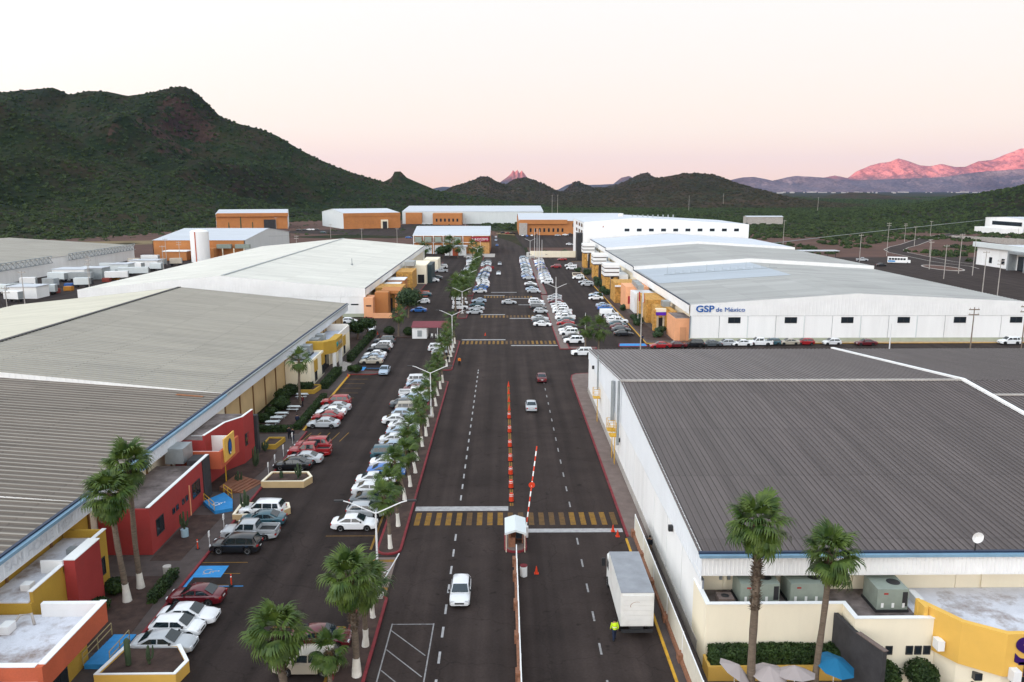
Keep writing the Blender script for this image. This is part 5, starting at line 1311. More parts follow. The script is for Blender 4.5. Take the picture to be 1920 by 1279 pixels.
def body_mesh(s):
    L, W, wr = s['L'], s['W'], s['wr']; hw = W / 2
    xs_ = set([-L / 2, -L / 2 + .05, -L / 2 + .15, L / 2, L / 2 - .05, L / 2 - .18] + [p[0] for p in s['top']])
    ar = wr * 1.17
    for c in (s['xf'], s['xr']):
        for k in range(9): xs_.add(round(c + ar * math.cos(math.pi * k / 8), 3))
        xs_.add(c - ar - .02); xs_.add(c + ar + .02)
    xs_ = sorted(x for x in xs_ if -L / 2 <= x <= L / 2)
    xs_ = [x for i, x in enumerate(xs_) if i == 0 or x - xs_[i - 1] > .012]
    b = MB(); rn = 15
    for x in xs_:
        e = abs(x) / (L / 2)
        w_ = hw * (1 - .16 * max(0, (e - .72) / .28) ** 2)
        zt = interp(s['top'], x); zb = .24 + .10 * max(0, (e - .8) / .2)
        for c in (s['xf'], s['xr']):
            d = abs(x - c)
            if d < ar: zb = max(zb, wr + math.sqrt(ar * ar - d * d) * .98)
        zb = min(zb, zt - .12)
        zm = max(min(.62, zt - .08), zb + .04); zs = max(zt - .13, zm + .02)
        half = [(0, zt + .025), (w_ * .62, zt + .015), (w_ * .88, zt - .03), (w_ * .985, zs), (w_, zm), (w_ * .985, zb + .03), (w_ * .93, zb), (0, zb)]
        ring = half + [(-y, z) for (y, z) in half[-2:0:-1]]
        rn = len(ring)
        b.v += [(x, y, z) for (y, z) in ring]
    n = len(xs_)
    for i in range(n - 1):
        for k in range(rn):
            j = (k + 1) % rn; b.f.append((i * rn + k, i * rn + j, (i + 1) * rn + j, (i + 1) * rn + k)[::-1]); b.m.append(0)
    b.f.append(tuple(range(rn))[::-1][::-1]); b.m.append(0); b.f.append(tuple((n - 1) * rn + k for k in range(rn))[::-1]); b.m.append(0)
    return b
def cab_geo(s):
    r0, r1, f1, f0 = s['cab']; hw = s['W'] / 2; zb, zr = s['belt'], s['roof']
    wb, wr_ = hw * .93, hw * .74
    return r0, r1, f1, f0, wb, wr_, zb, zr
def add_cabin(b, s):
    r0, r1, f1, f0, wb, wr_, zb, zr = cab_geo(s)
    st = [(r0, zb, 0), (r1, zr - .03, 1), ((r1 + f1) / 2, zr + .015, 1), (f1, zr - .02, 1), (f0, zb, 0)]
    i0 = len(b.v)
    for (x, z, up) in st:
        if up: half = [(wb, zb - .04), (wr_ + .035, z - .10), (wr_ * .86, z - .015), (0, z + .012)]
        else: half = [(wb, zb - .04), (wb * .95, zb), (wb * .8, zb + .012), (0, zb + .02)]
        b.v += [(x, y, zz) for (y, zz) in half] + [(x, -y, zz) for (y, zz) in half[-2::-1]]
    for i in range(4):
        for k in range(6):
            a = i0 + i * 7 + k; b.f.append((a, a + 1, a + 8, a + 7)[::-1]); b.m.append(0)
    return b
def panel(c4, off, t=0.0):
    """slightly proud quad, c4 = 4 corners"""
    a, b_, c, d = [Vector(p) for p in c4]
    n = (b_ - a).cross(d - a).normalized() * off
    return MB().quad(*[tuple(p + n) for p in (a, b_, c, d)])
def car_parts(kind):
    s = SPEC[kind if kind != 'c' else 'p']
    r0, r1, f1, f0, wb, wr_, zb, zr = cab_geo(s)
    out = {}
    b = add_cabin(body_mesh(s), s)
    out['body'] = b.mesh('body', PAINT, 38)
    def lerp3(p, q, t): return tuple(p[i] + (q[i] - p[i]) * t for i in range(3))
    def gl(name, c4, off): out.setdefault(name, []).append(panel(c4, off).mesh(name, CGLASS))
    fb, ft = (f0, wb * .9, zb + .02), (f1, wr_ * .9, zr - .025)
    A_, B_ = lerp3(fb, ft, .1), lerp3(fb, ft, .95)
    gl('windshield', [(A_[0], -A_[1], A_[2]), (A_[0], A_[1], A_[2]), (B_[0], B_[1], B_[2]), (B_[0], -B_[1], B_[2])], .04)
    rb, rt = (r0, wb * .88, zb + .02), (r1, wr_ * .88, zr - .035)
    A_, B_ = lerp3(rb, rt, .14), lerp3(rb, rt, .92)
    if kind != 'v':
        gl('rear_window', [(A_[0], A_[1], A_[2]), (A_[0], -A_[1], A_[2]), (B_[0], -B_[1], B_[2]), (B_[0], B_[1], B_[2])], .04)
    zl, zh = zb + .035, zr - .14
    fr = lambda z: (z - zb + .04) / (zr - .10 - zb + .04)
    yl, yh = wb + (wr_ + .035 - wb) * fr(zl), wb + (wr_ + .035 - wb) * fr(zh)
    xfl, xfh = f0 - .30, f1 - .02
    xrl, xrh = r0 + .34, r1 + .10
    if kind == 'v': cuts = [(.62 * f1, f1)]
    mid = (f1 + f0) / 2 * .0 + (xfl + xrl) / 2 + .08
    segs = [(mid + .05, mid + .05, xfl, xfh), (xrl, xrh, mid - .05, mid - .05)]
    if kind in ('u',): segs = [(mid + .25, mid + .25, xfl, xfh), (mid - .75, mid - .75, mid + .16, mid + .16), (xrl, xrh, mid - .84, mid - .84)]
    if kind == 'v': segs = [(f1 - .35, f1 - .35, xfl, xfh)]
    for (a0, a1, b0, b1) in segs:
        for sd in (1, -1):
            c4 = [(a0, sd * yl, zl), (b0, sd * yl, zl), (b1, sd * yh, zh), (a1, sd * yh, zh)]
            if sd > 0: c4 = c4[::-1]
            gl('side_window', c4, .022)
    L, hw = s['L'], s['W'] / 2
    def bx(name, m, *a): out.setdefault(name, []).append(MB().box(*a).mesh(name, m))
    zf, zt = interp(s['top'], L / 2 - .12), interp(s['top'], -L / 2 + .05)
    for sd in (1, -1):
        y0, y1 = sorted((sd * hw * .52, sd * hw * .86))
        bx('headlight', HLAMP, L / 2 - .22, L / 2 - .03, y0, y1, zf - .16, zf - .01)
        y0, y1 = sorted((sd * hw * .60, sd * hw * .90))
        bx('tail_light', TLAMP, -L / 2 - .012, -L / 2 + .12, y0, y1, zt - .22, zt - .06)
        y0, y1 = sorted((sd * (wb + .02), sd * (wb + .20)))
        bx('mirror', PLASTIC, f0 - .42, f0 - .30, y0, y1, zb + .03, zb + .16)
    bx('grille', PLASTIC, L / 2 - .06, L / 2 + .012, -hw * .45, hw * .45, .46, .60)
    bx('number_plate', PLATE, -L / 2 - .02, -L / 2, -.2, .2, .6, .72)
    if kind in ('p', 'c'):
        bw_ = hw * .97
        out['cargo_bed'] = [MB().box(-2.66, -.9, -bw_, -bw_ + .09, .8, 1.16).box(-2.66, -.9, bw_ - .09, bw_, .8, 1.16).box(-2.7, -2.62, -bw_ + .1, bw_ - .1, .8, 1.16).mesh('cargo_bed', PAINT)]
        out['bed_floor'] = [MB().box(-2.6, -.92, -bw_ + .1, bw_ - .1, .83, .87).mesh('bed_floor', PLASTIC)]
    if kind == 'c':
        bb = hw * .9
        c = MB(); 
        i = len(c.v); c.v += [(-2.6, -bb, 1.17), (-.9, -bb, 1.17), (-.9, bb, 1.17), (-2.6, bb, 1.17), (-2.5, -bb * .82, 1.74), (-.95, -bb * .82, 1.76), (-.95, bb * .82, 1.76), (-2.5, bb * .82, 1.74)]
        for q in ((4, 5, 6, 7), (0, 1, 5, 4), (1, 2, 6, 5), (2, 3, 7, 6), (3, 0, 4, 7)): c.f.append(q); c.m.append(0)
        out['camper_shell'] = [c.mesh('camper_shell', PAINT)]
        out['bed_floor'] = []
        for sd in (1, -1): out['side_window'].append(MB().quad((-2.4, sd * bb * .965, 1.3), (-1.05, sd * bb * .965, 1.3), (-1.1, sd * bb * .88, 1.6), (-2.3, sd * bb * .88, 1.6)).mesh('side_window', CGLASS))
    wm, rm = wheel_mesh(s['wr'], .22)
    return s, out, wm, rm
CARS = {k: car_parts(k) for k in 'shupvc'}
KN = {'s': 'sedan', 'h': 'hatchback', 'u': 'sport_utility_vehicle', 'p': 'pickup_truck', 'v': 'van', 'c': 'pickup_truck'}
KW = {'s': 'sedan', 'h': 'hatchback', 'u': 'SUV', 'p': 'pickup', 'v': 'van', 'c': 'pickup with canopy'}
KC = {'s': 'car', 'h': 'car', 'u': 'car', 'p': 'pickup', 'v': 'van', 'c': 'pickup'}
def place_car(kind, color, x, y, deg, label, group, level, z=0.006):
    s, pts, wm, rm = CARS[kind]
    root = thing(KN[kind], label, KC[kind], x, y, z, R(deg), group)
    q_ = random.uniform(.88, 1.1)
    col = tuple(c * q_ for c in COLORS[color]) + (1.0,)
    for name, ms in pts.items():
        if level == 2 and name in ('mirror', 'grille', 'number_plate', 'headlight'): continue
        for me in (ms if isinstance(ms, list) else [ms]):
            o = obj(name, me, root); o.color = col
    hw = s['W'] / 2 - .12
    for (wx) in (s['xf'], s['xr']):
        for sd in (1, -1):
            o = obj('wheel', wm, root, (wx, sd * hw, s['wr']))
            if level == 0: obj('rim', rm, o)
    return root
ROWS = [
 ('L1a',0,'s silver -25.0 53.9;h white -25.0 56.1;s white -24.9 57.9'),
 ('L1b',180,'s darkred -25.3 61.0;u black -25.2 70.4;p silver -24.7 73.4;s teal -24.6 76.5;u white -25.2 78.8'),
 ('L1c',180,'s black -25.7 93.0;s silver -24.8 95.1;p red -24.7 97.9;u red -25.0 100.4'),
 ('L1d',180,'s silver -25.7 110.3;s red -25.9 113.8;s white -26.1 116.3;s silver -25.8 118.9;u red -26.3 122.0'),
 ('L1e',180,'s gold -25.7 152.6;s paleblue -25.9 156.0;s white -26.0 159.1;u black -25.9 163.9;u white -26.1 167.9;u gray -26.3 173.8'),
 ('L2',0,'s white -15.0 75.4;h silver -14.3 78.5;s gray -14.4 81.5;s white -14.6 84.6;s white -14.8 87.6;s blue -14.0 90.5;s white -14.2 93.5;u teal -14.6 96.8;s paleblue -14.0 99.6;s white -14.4 102.6;s paleblue -14.0 105.9;s white -14.1 108.8;s white -15.3 111.9;h paleblue -14.6 114.8;u gold -14.3 117.9;s gray -15.4 120.8;s paleblue -14.2 124.0;p white -14.5 127.1;s darkred -14.5 130.0;s paleblue -14.5 133.1;u white -14.5 136.1'),
 ('L2b',0,'u white -13.6 164.9;h silver -12.9 161.0'),
 ('B1',180,'s teal -25.1 253.3;h white -23.9 236.4;s blue -23.4 219.6'),
 ('B1b',180,'s white -25.8 293.6;s gray -25.2 302.4;p silver -25.3 328.1;u white -26.2 346.2'),
 ('B2',0,'u white -12.3 224.5;u white -12.8 234.1;u white -13.6 243.3'),
 ('B2b',0,'u black -14.6 296.9;s white -14.8 309.8;s gray -14.5 321.7;s white -14.3 336.8;s white -14.2 353.4;u white -14.5 366.2;s black -15.3 380.1;s white -15.5 391.9'),
 ('K',192,'s silver -7.8 215.6;s silver -7.6 222.4;s teal -7.6 229.7;s paleblue -7.3 238.5'),
 ('Kb',192,'s white -7.6 261.0;s teal -7.9 269.1;s white -7.1 276.9;s white -7.0 284.7;s white -7.9 292.5;s paleblue -7.9 300.7;s paleblue -7.7 308.4;s blue -7.5 316.4;s silver -7.2 324.3;s paleblue -7.0 332.2;p red -6.7 340.1;s black -7.1 347.9;s paleblue -7.8 355.9;u gray -7.3 363.7;u black -7.8 371.7'),
 ('I1c',-12,'s white 9.7 195.7;s gray 9.7 200.5;s silver 9.6 204.7'),
 ('I1b',-12,'h silver 10.3 217.3;u black 10.0 223.2;u silver 10.0 230.5;u white 9.8 236.0'),
 ('I1a',-12,'s silver 10.1 260.9;s paleblue 9.8 266.5;s black 9.9 275.3;s white 9.8 281.6'),
 ('I1',-12,'s silver 9.8 300.3;s gray 9.2 311.9;s paleblue 9.9 323.7;s paleblue 10.0 335.5;s teal 9.9 347.6;s blue 10.0 359.2;s white 9.7 371.1;s black 10.1 382.8;s silver 10.7 394.7'),
 ('I2',180,'u white 15.6 173.4;s black 15.7 177.8;u white 15.5 183.2;s white 15.5 187.4;s black 15.9 191.8;s red 15.7 197.2;s teal 16.1 201.2;p white 16.2 205.5;s white 16.2 211.7;p white 16.1 216.3;u white 16.2 221.2;u white 16.0 225.2;s silver 15.9 230.5;s darkred 15.7 236.0;s silver 15.7 241.7;s silver 16.1 247.8'),
 ('I2b',180,'u white 15.9 286.3;s white 16.0 297.0;s white 16.1 307.8;s silver 16.2 318.5;s black 16.4 329.3;s darkred 16.4 339.9;s white 16.3 350.6;s blue 16.6 361.3;u white 16.7 372.1;s darkred 16.5 382.7'),
 ('R3',0,'s black 27.9 182.3;s gray 28.4 188.0;s darkred 28.4 191.6;s teal 28.4 195.5;c white 29.0 199.5;s white 28.9 203.6;s silver 28.9 207.0;v white 28.5 211.5;s blue 28.8 223.0;s paleblue 29.0 228.2'),
 ('R3b',180,'s white 28.7 244.0;s paleblue 29.4 251.4'),
 ('R3c',180,'u silver 29.6 279.8;s silver 29.5 287.9;u white 28.5 301.8'),
 ('R3d',180,'u white 29.2 338.6;p white 29.7 350.4'),
 ('G',180,'s red 33.9 167.8;s darkred 37.4 168.3;u black 41.1 168.9;s gray 45.0 169.4;h silver 48.6 170.0;s white 52.0 169.9;p white 56.2 170.5;h teal 59.0 171.0;s gold 62.8 171.0;h red 66.3 171.0;h white 72.2 170.9;s darkred 79.4 170.2;u white 111.5 171.1'),
 ('far1',90,'s white 14.3 586.8;s blue 17.3 580.0;s white 21.0 586.7;s black 24.8 593.5'),
 ('far2',20,'s black -0.1 622.8;s red 3.6 615.3;s black 7.3 615.2'),
 ('far3',0,'s silver 40.1 586.5;s white 46.1 593.3;s black 50.6 600.2;s gray 54.8 607.3'),
 ('far4',90,'s silver -5.0 567.3;s paleblue -4.7 531.7;s blue -3.6 481.3'),
 ('far5',0,'s black -168.6 665.3;s black -163.3 665.2;s white -161.9 673.9;s white -158.8 673.9;s black -155.6 673.9;s teal -141.1 632.1'),
 ('far6',0,'s blue -66.0 561.8;s white -77.1 786.8;s white -71.4 786.7'),
 ('road',0,'h white -3.6 60.6;s silver 4.3 118.9;s darkred 6.8 137.4;s silver 1.7 235.0;s white -1.8 317.5;s silver -1.5 358.3;u red 23.0 345.7;s red 28.3 382.5;u white 16.2 160.2;s paleblue -22.0 142.6;h white -39.1 201.0;s white -31.8 188.6;s white 40.7 490.1'),
]
ROWN = {
 'L1a': ('the bottom left row', 'near end of'), 'L1b': ('the access ramp row', 'near end of'), 'L1c': ('the cactus planter row', 'near end of'), 'L1d': ('the garden hedge row', 'near end of'),
 'L1e': ('the cream annex row', 'near end of'), 'L2': ('the palm row', 'near end of'), 'L2b': ('the kiosk lot pair', 'far end of'), 'B1': ('the leafy tree row', 'far end of'),
 'B1b': ('the far stone annex row', 'near end of'), 'B2': ('the white palm clump trio', 'near end of'), 'B2b': ('the far row left of palms', 'near end of'), 'K': ('the palm clump road row', 'near end of'),
 'Kb': ('the far road row', 'near end of'), 'I1c': ('the trio left of the island', 'near end of'), 'I1b': ('the foursome left of the island', 'near end of'), 'I1a': ('the island tip foursome', 'near end of'),
 'I1': ('the far row left of island', 'near end of'), 'I2': ('the row right of the island', 'near end of'), 'I2b': ('the far row right of the island', 'near end of'), 'R3': ('the row below the flagpoles', 'near end of'),
 'R3b': ('the pair by the salmon annex', 'near end of'), 'R3c': ('the trio below the banded towers', 'near end of'), 'R3d': ('the pair by the farthest tower', 'near end of'), 'G': ('the blue lettering row', 'left end of'),
 'far1': ('the far orange building group', 'left end of'), 'far2': ('the trio at the road bend', 'left end of'), 'far3': ('the far orange window row', 'left end of'), 'far4': ('the trio beside the red sign', 'far end of'),
 'far5': ('the far left earth row', 'left end of'), 'far6': ('the three far left of the red sign', 'left end of')}
random.seed(21)
for (key, deg, txt) in ROWS:
    if key == 'road': continue
    items = []
    for t in txt.split(';'):
        a = t.split(); items.append([a[0], a[1], float(a[2]), float(a[3])])
    if key in ('Kb', 'I1', 'I2b', 'B2b', 'I2'):      # densely parked: fill the stalls between
        full = []
        for a, b_ in zip(items, items[1:]):
            full.append(a)
            n = int(round(abs(b_[3] - a[3]) / 4.1))
            for q in range(1, n):
                t = q / n
                full.append([random.choice('ssshu'), random.choice(['white', 'white', 'white', 'silver', 'paleblue', 'gray', 'silver', 'teal', 'black', 'white', 'blue']), a[2] + (b_[2] - a[2]) * t, a[3] + (b_[3] - a[3]) * t])
        full.append(items[-1]); items = full
    rn, end = ROWN[key]
    for i, (kd, c, x, y) in enumerate(items):
        lab = f"{CNAME.get(c, c)} {KW[kd]}, {ordn(i)} from the {end} {rn}"
        lvl = 0 if y < 145 else (1 if y < 260 else 2)
        place_car(kd, c, x + random.uniform(-.12, .12), y, deg + random.uniform(-2, 2), lab, 'cars in ' + rn, lvl)
for (kd, c, x, y, deg, lab) in (('h', 'white', -3.6, 61.4, -90, 'white hatchback driving towards the viewer beside the dashed lane line'), ('s', 'silver', 4.3, 119.5, 90, 'silver sedan driving away along the row of orange drums'), ('s', 'darkred', 6.8, 138.2, 90, 'dark red sedan with red tail lamps driving away past the pavement corner'),
        ('s', 'silver', 1.7, 235.0, 0, 'silver sedan standing crosswise in the middle of the far road'), ('s', 'white', -1.8, 318, -90, 'white sedan driving towards the viewer far up the road'), ('s', 'silver', -1.5, 359, -90, 'silver sedan farthest up the middle of the road'),
        ('u', 'red', 23.0, 345.7, 180, 'dark red SUV crossing the far right parking lot'), ('s', 'red', 28.3, 382.5, 180, 'red sedan parked at the far end of the right lot by the bank'), ('u', 'white', 16.2, 160.2, 180, 'white SUV turning out behind the near right warehouse'),
        ('s', 'paleblue', -22.0, 144.2, -90, 'pale blue sedan standing alone facing the viewer by the curved red kerb'), ('h', 'white', -39.1, 201.0, 0, 'white hatchback at the far corner of the left warehouse'), ('s', 'white', -31.8, 189.5, -90, 'white sedan facing the viewer by the garden trees on the side street'),
        ('s', 'white', 40.7, 490, 0, 'white sedan alone above the planted bank on the right'), ('u', 'gold', -13.9, 51.3, 180, 'champagne SUV half hidden under the bottom palms'), ('s', 'darkred', -13.7, 54.6, 0, 'dark red car hidden behind the bottom palms beside the champagne SUV'),
        ('s', 'silver', 207, 297, 200, 'silver sedan cut by the right picture edge'), ('s', 'black', 168, 352, 10, 'black car beside the turning circle on the right'), ('p', 'silver', 171, 378, -20, 'silver pickup left of the white bus')):
    place_car(kd, c, x, y, deg, lab, None, 0 if y < 145 else 1)

# box truck
tx, ty = 10.05, 58.6
tr = thing('box_truck', 'box truck with grey roof and stained white rear door beside the right fence', 'truck', tx, ty)
TRW = mat('truck_white', (0.72, 0.71, 0.68), 0.6, 0.06, 1.0, stain=0.35, stain_col=(0.35, 0.27, 0.18))
part('cargo_box', MB().box(tx - 1.25, tx + 1.25, ty - 3.55, ty + 3.4, 1.05, 3.75), TRW, tr)
part('roof_skin', MB().box(tx - 1.24, tx + 1.24, ty - 3.53, ty + 3.38, 3.752, 3.79), mat('grey_truck_roof', (0.27, 0.28, 0.30), 0.6, 0.15, 1.0, stain=0.3, stain_col=(0.18, .18, .18)), tr)
rd = part('rear_door', MB().box(tx - 1.12, tx + 1.12, ty - 3.6, ty - 3.552, 1.15, 3.6), TRW, tr)
for k in range(6): part('door_slat', MB().box(tx - 1.1, tx + 1.1, ty - 3.625, ty - 3.602, 1.18 + .405 * k, 1.56 + .405 * k), TRW, rd)
arc = MB()
for k in range(12):
    a0, a1 = R(200 - 130 * k / 12), R(200 - 130 * (k + 1) / 12)
    f_ = lambda a, r: (tx - .02 + .52 * r * math.cos(a), ty - 3.63, 2.75 + .34 * r * math.sin(a))
    arc.quad(f_(a0, .93), f_(a1, .93), f_(a1, 1), f_(a0, 1))
part('rust_mark', arc, mat('rust_stain', (0.30, 0.13, 0.05), 0.9, 0.3, 4), rd)
part('bumper', MB().box(tx - 1.2, tx + 1.2, ty - 3.75, ty - 3.56, .62, .8), DARKM, tr); part('chassis', MB().box(tx - .5, tx + .5, ty - 3.5, ty + 5.2, .55, 1.04), DARKM, tr)
cb_ = part('cab', MB().prism([(tx - 1.15, ty + 3.55), (tx + 1.15, ty + 3.55), (tx + 1.15, ty + 5.2), (tx + .95, ty + 5.5), (tx - .95, ty + 5.5), (tx - 1.15, ty + 5.2)], .6, 2.7), TRW, tr)
part('windshield', MB().quad((tx + .95, ty + 5.52, 1.7), (tx - .95, ty + 5.52, 1.7), (tx - .9, ty + 5.52, 2.55), (tx + .9, ty + 5.52, 2.55)), CGLASS, cb_)
for sd in (-1, 1):
    part('side_window', MB().quad((tx + sd * 1.16, ty + 3.9, 1.7), (tx + sd * 1.16, ty + 5.0, 1.7), (tx + sd * 1.16, ty + 4.9, 2.5), (tx + sd * 1.16, ty + 3.9, 2.5)), CGLASS, cb_)
    part('mirror', MB().box(min(tx + sd * 1.3, tx + sd * 1.62), max(tx + sd * 1.3, tx + sd * 1.62), ty + 5.0, ty + 5.12, 1.7, 2.4), DARKM, cb_)
tw, trm = wheel_mesh(.48, .28)
for (wy) in (-2.2, 4.5):
    for sd in (-1, 1):
        o = obj('wheel', tw, tr, (sd * 1.05, wy, .48), (0, 0, R(90))); obj('rim', trm, o)
# bus
bx_, by_ = 182, 365
bs = thing('bus', 'white passenger bus with blue wave stripes near the turning circle', 'bus', bx_, by_, 0, R(-22))
def lb_(name, mb_, m, par): return obj(name, mb_.mesh(name, m), par)
lb_('body', MB().box(-4.6, 3.6, -1.2, 1.2, .5, 3.0).box(3.62, 4.9, -1.1, 1.1, .5, 1.7), WHITE, bs)
for k in range(6): lb_('side_window', MB().box(-4.2 + 1.2 * k, -3.2 + 1.2 * k, -1.23, 1.23, 1.75, 2.6), CGLASS, bs)
lb_('windshield', MB().box(3.58, 3.66, -1.0, 1.0, 1.75, 2.7), CGLASS, bs); lb_('stripe', MB().prism([(-4.5, -1.22), (-1.5, -1.22), (-1.5, -1.205), (-4.5, -1.205)], .8, 1.5), HBLUE, bs)
for wx in (-2.9, 3.5):
    for sd in (-1, 1): obj('wheel', tw, bs, (wx, sd * 1.05, .48))

# ---------------------------------------------------------------- palms, trees, shrubs
PALM = leafmat('palm_leaf', (0.022, 0.050, 0.008), (0.115, 0.165, 0.028), 0.5, inst=False)
PALMD = leafmat('dead_palm_leaf', (0.07, 0.042, 0.018), (0.17, 0.11, 0.05), 0.9, inst=False)
TRUNK = mat('palm_trunk', (0.15, 0.115, 0.085), 0.95, 0.35, 2.5, stretch=(1, 1, 4), bump=0.8, bscale=8)
BOOT = mat('palm_boots', (0.13, 0.09, 0.06), 0.95, 0.4, 3.0)
LIME = mat('limewashed_trunk', (0.72, 0.69, 0.62), 0.9, 0.12, 2.0, stain=0.4, stain_col=(0.4, 0.3, 0.2))
LEAF = leafmat('shrub_leaf', (0.012, 0.028, 0.006), (0.045, 0.080, 0.016), 0.6, inst=False)
LEAF2 = leafmat('tree_leaf', (0.018, 0.040, 0.014), (0.075, 0.115, 0.050), 0.6, inst=False)
CACT = leafmat('cactus_skin', (0.03, 0.05, 0.025), (0.075, 0.105, 0.05), 0.7, inst=False)
BARK = mat('tree_bark', (0.14, 0.10, 0.075), 0.95, 0.3, 2.0, bump=0.5, bscale=6)

def frond_mb(b, rnd, M4, size=1.0, blades=19, droop=1.0):
    """one fan leaf: stalk along +X then a pleated fan; M4 places it"""
    pl = rnd.uniform(.75, 1.0) * size
    def add(p): return tuple(M4 @ Vector(p))
    b.quad(add((0, -.025, 0)), add((0, .025, 0)), add((pl, .018, -.03)), add((pl, -.018, -.03)))
    hub = Vector((pl, 0, -.03))
    for k in range(blades):
        a = R(-82 + 164 * k / (blades - 1)) + rnd.uniform(-.03, .03)
        ln = size * (1.18 - .33 * abs(a)) * rnd.uniform(.86, 1.06)
        d = Vector((math.cos(a), math.sin(a), 0)); n = Vector((-d.y, d.x, 0))
        w_ = .068 * size
        fold = .05 * size * (1 if k % 2 else -1)
        m1 = hub + d * ln * .55 + Vector((0, 0, .06 * size - .05 * droop * abs(a) + fold * .4)); m2 = hub + d * ln * .86 + Vector((0, 0, -.12 * droop * size)); tp = hub + d * ln + Vector((0, 0, -.46 * droop * size * rnd.uniform(.6, 1.4)))
        i = len(b.v)
        b.v += [add(hub - n * .012), add(hub + n * .012), add(m1 + n * w_), add(m1 - n * w_), add(m2 + n * w_ * .6), add(m2 - n * w_ * .6), add(tp)]
        b.f += [(i, i + 3, i + 2, i + 1), (i + 3, i + 5, i + 4, i + 2), (i + 5, i + 6, i + 4)]; b.m += [0, 0, 0]
rp = random.Random(7)
FROND = []
for k in range(4):
    b = MB(); frond_mb(b, rp, Matrix.Identity(4), 1.0, 21, rp.uniform(.8, 1.5)); FROND.append(b.mesh('frond', PALM))
def frond_angles(n, rnd, lo=-70, hi=78):
    out = []
    for k in range(n):
        t = k / (n - 1)
        out.append((k * 2.39996 + rnd.uniform(-.25, .25), R(hi - (hi - lo) * t ** .9 + rnd.uniform(-7, 7)), rnd.uniform(-.35, .35)))
    return out
def crown_mesh(n, rnd, size):
    b = MB()
    for (az, el, rl) in frond_angles(n, rnd):
        M4 = Matrix.Rotation(az, 4, 'Z') @ Matrix.Rotation(-el, 4, 'Y') @ Matrix.Rotation(rl, 4, 'X')
        frond_mb(b, rnd, M4, size * rnd.uniform(.85, 1.1), 11, rnd.uniform(.8, 1.5))
    return b.mesh('crown', PALM)
CROWNS = [crown_mesh(20, random.Random(40 + k), 1.0) for k in range(4)]
def skirt_mesh(rnd, n, length, r):
    b = MB()
    for k in range(n):
        a = rnd.uniform(0, 6.283); z = rnd.uniform(-length, .1); rr = r * rnd.uniform(.9, 1.3)
        d = Vector((math.cos(a), math.sin(a), 0)); n_ = Vector((-d.y, d.x, 0)) * .05
        p = d * rr + Vector((0, 0, z)); q = d * (rr + rnd.uniform(.08, .34)) + Vector((0, 0, z + rnd.uniform(-.35, .22)))
        b.tri(tuple(p - n_), tuple(p + n_), tuple(q))
    return b
def palm(x, y, h, label, lean=(0, 0), size=1.15, near=False, paint=1.6, group=None, r=.19, nf=38, skirt=1.4, boots=0.0, seed=0):
    rnd = random.Random(seed * 7 + 3)
    T = thing('palm_tree', label, 'palm tree', x, y, 0, 0, group)
    pts, rad = [], []
    n = 12
    for k in range(n + 1):
        t = k / n
        pts.append((lean[0] * t ** 1.5 + .04 * math.sin(t * 7 + seed), lean[1] * t ** 1.5 + .04 * math.cos(t * 5 + seed), h * t))
        rad.append(r * (1.45 - .45 * min(1, t * 7) - .18 * t) * (1 + .06 * math.sin(k * 2.1 + seed)))
    top = pts[-1]
    tr_ = obj('trunk', MB().tube(pts, rad, 10).mesh('trunk', TRUNK, 60), T)
    if paint:
        pp = [p for p in pts if p[2] <= paint] or pts[:2]
        lastp = Vector(pts[len(pp) - 1]); nxt = Vector(pts[min(len(pp), n)])
        f_ = (paint - lastp.z) / max(.01, nxt.z - lastp.z)
        if f_ > .05 and len(pp) < n: pp = pp + [tuple(lastp + (nxt - lastp) * f_)]
        obj('painted_base', MB().tube(pp, [rad[min(i, n)] + .015 for i in range(len(pp))], 10).mesh('painted_base', LIME, 60), tr_)
    if boots:
        bm_ = MB()
        for k in range(int(boots * 110)):
            t = 1 - rnd.random() * boots / h; i = min(n - 1, int(t * n)); f_ = t * n - i
            c = Vector(pts[i]).lerp(Vector(pts[i + 1]), f_); rr = rad[i]; a = rnd.uniform(0, 6.283)
            d = Vector((math.cos(a), math.sin(a), 0)); n_ = Vector((-d.y, d.x, 0)) * .07
            p = c + d * rr * .9; q = c + d * (rr + rnd.uniform(.12, .34)) + Vector((0, 0, rnd.uniform(-.05, .35)))
            bm_.tri(tuple(p - n_), tuple(p + n_), tuple(q)); bm_.tri(tuple(p - n_), tuple(p + Vector((0, 0, -.12))), tuple(p + n_))
        obj('leaf_bases', bm_.mesh('leaf_bases', BOOT), tr_)
    sk = skirt_mesh(rnd, int(90 * skirt), skirt * size * .8, r * .9)
    if near:
        cr = obj('crown', sk.mesh('crown', PALMD), T, top)
        for k, (az, el, rl) in enumerate(frond_angles(nf, rnd)):
            M4 = Matrix.Rotation(az, 4, 'Z') @ Matrix.Rotation(-el, 4, 'Y') @ Matrix.Rotation(rl, 4, 'X')
            o = obj('frond', FROND[k % 4], cr, (0, 0, rnd.uniform(-.25, .15)), M4.to_euler(), size * rnd.uniform(.85, 1.12))
    else:
        obj('crown', CROWNS[seed % 4], T, top, rnd.uniform(0, 6), size * rnd.uniform(.92, 1.1))
        obj('dead_leaf_skirt', sk.mesh('dead_leaf_skirt', PALMD), T, top)
    return T
palm(-31.1, 60.9, 9.7, 'nearer of the two tall palms before the yellow annex, heavy green crown', (-.5, -.3), 1.16, True, 1.7, None, .25, 40, 1.9, 0, 1)
palm(-31.0, 63.2, 11.1, 'farther and taller of the two palms before the yellow annex', (-.3, .2), 1.12, True, 1.5, None, .23, 38, 1.7, 0, 2)
palm(16.35, 47.4, 12.6, 'left of the two tall palms at bottom right, shaggy upper trunk', (-.1, .1), 1.12, True, 0, None, .27, 38, 1.6, 6.0, 3)
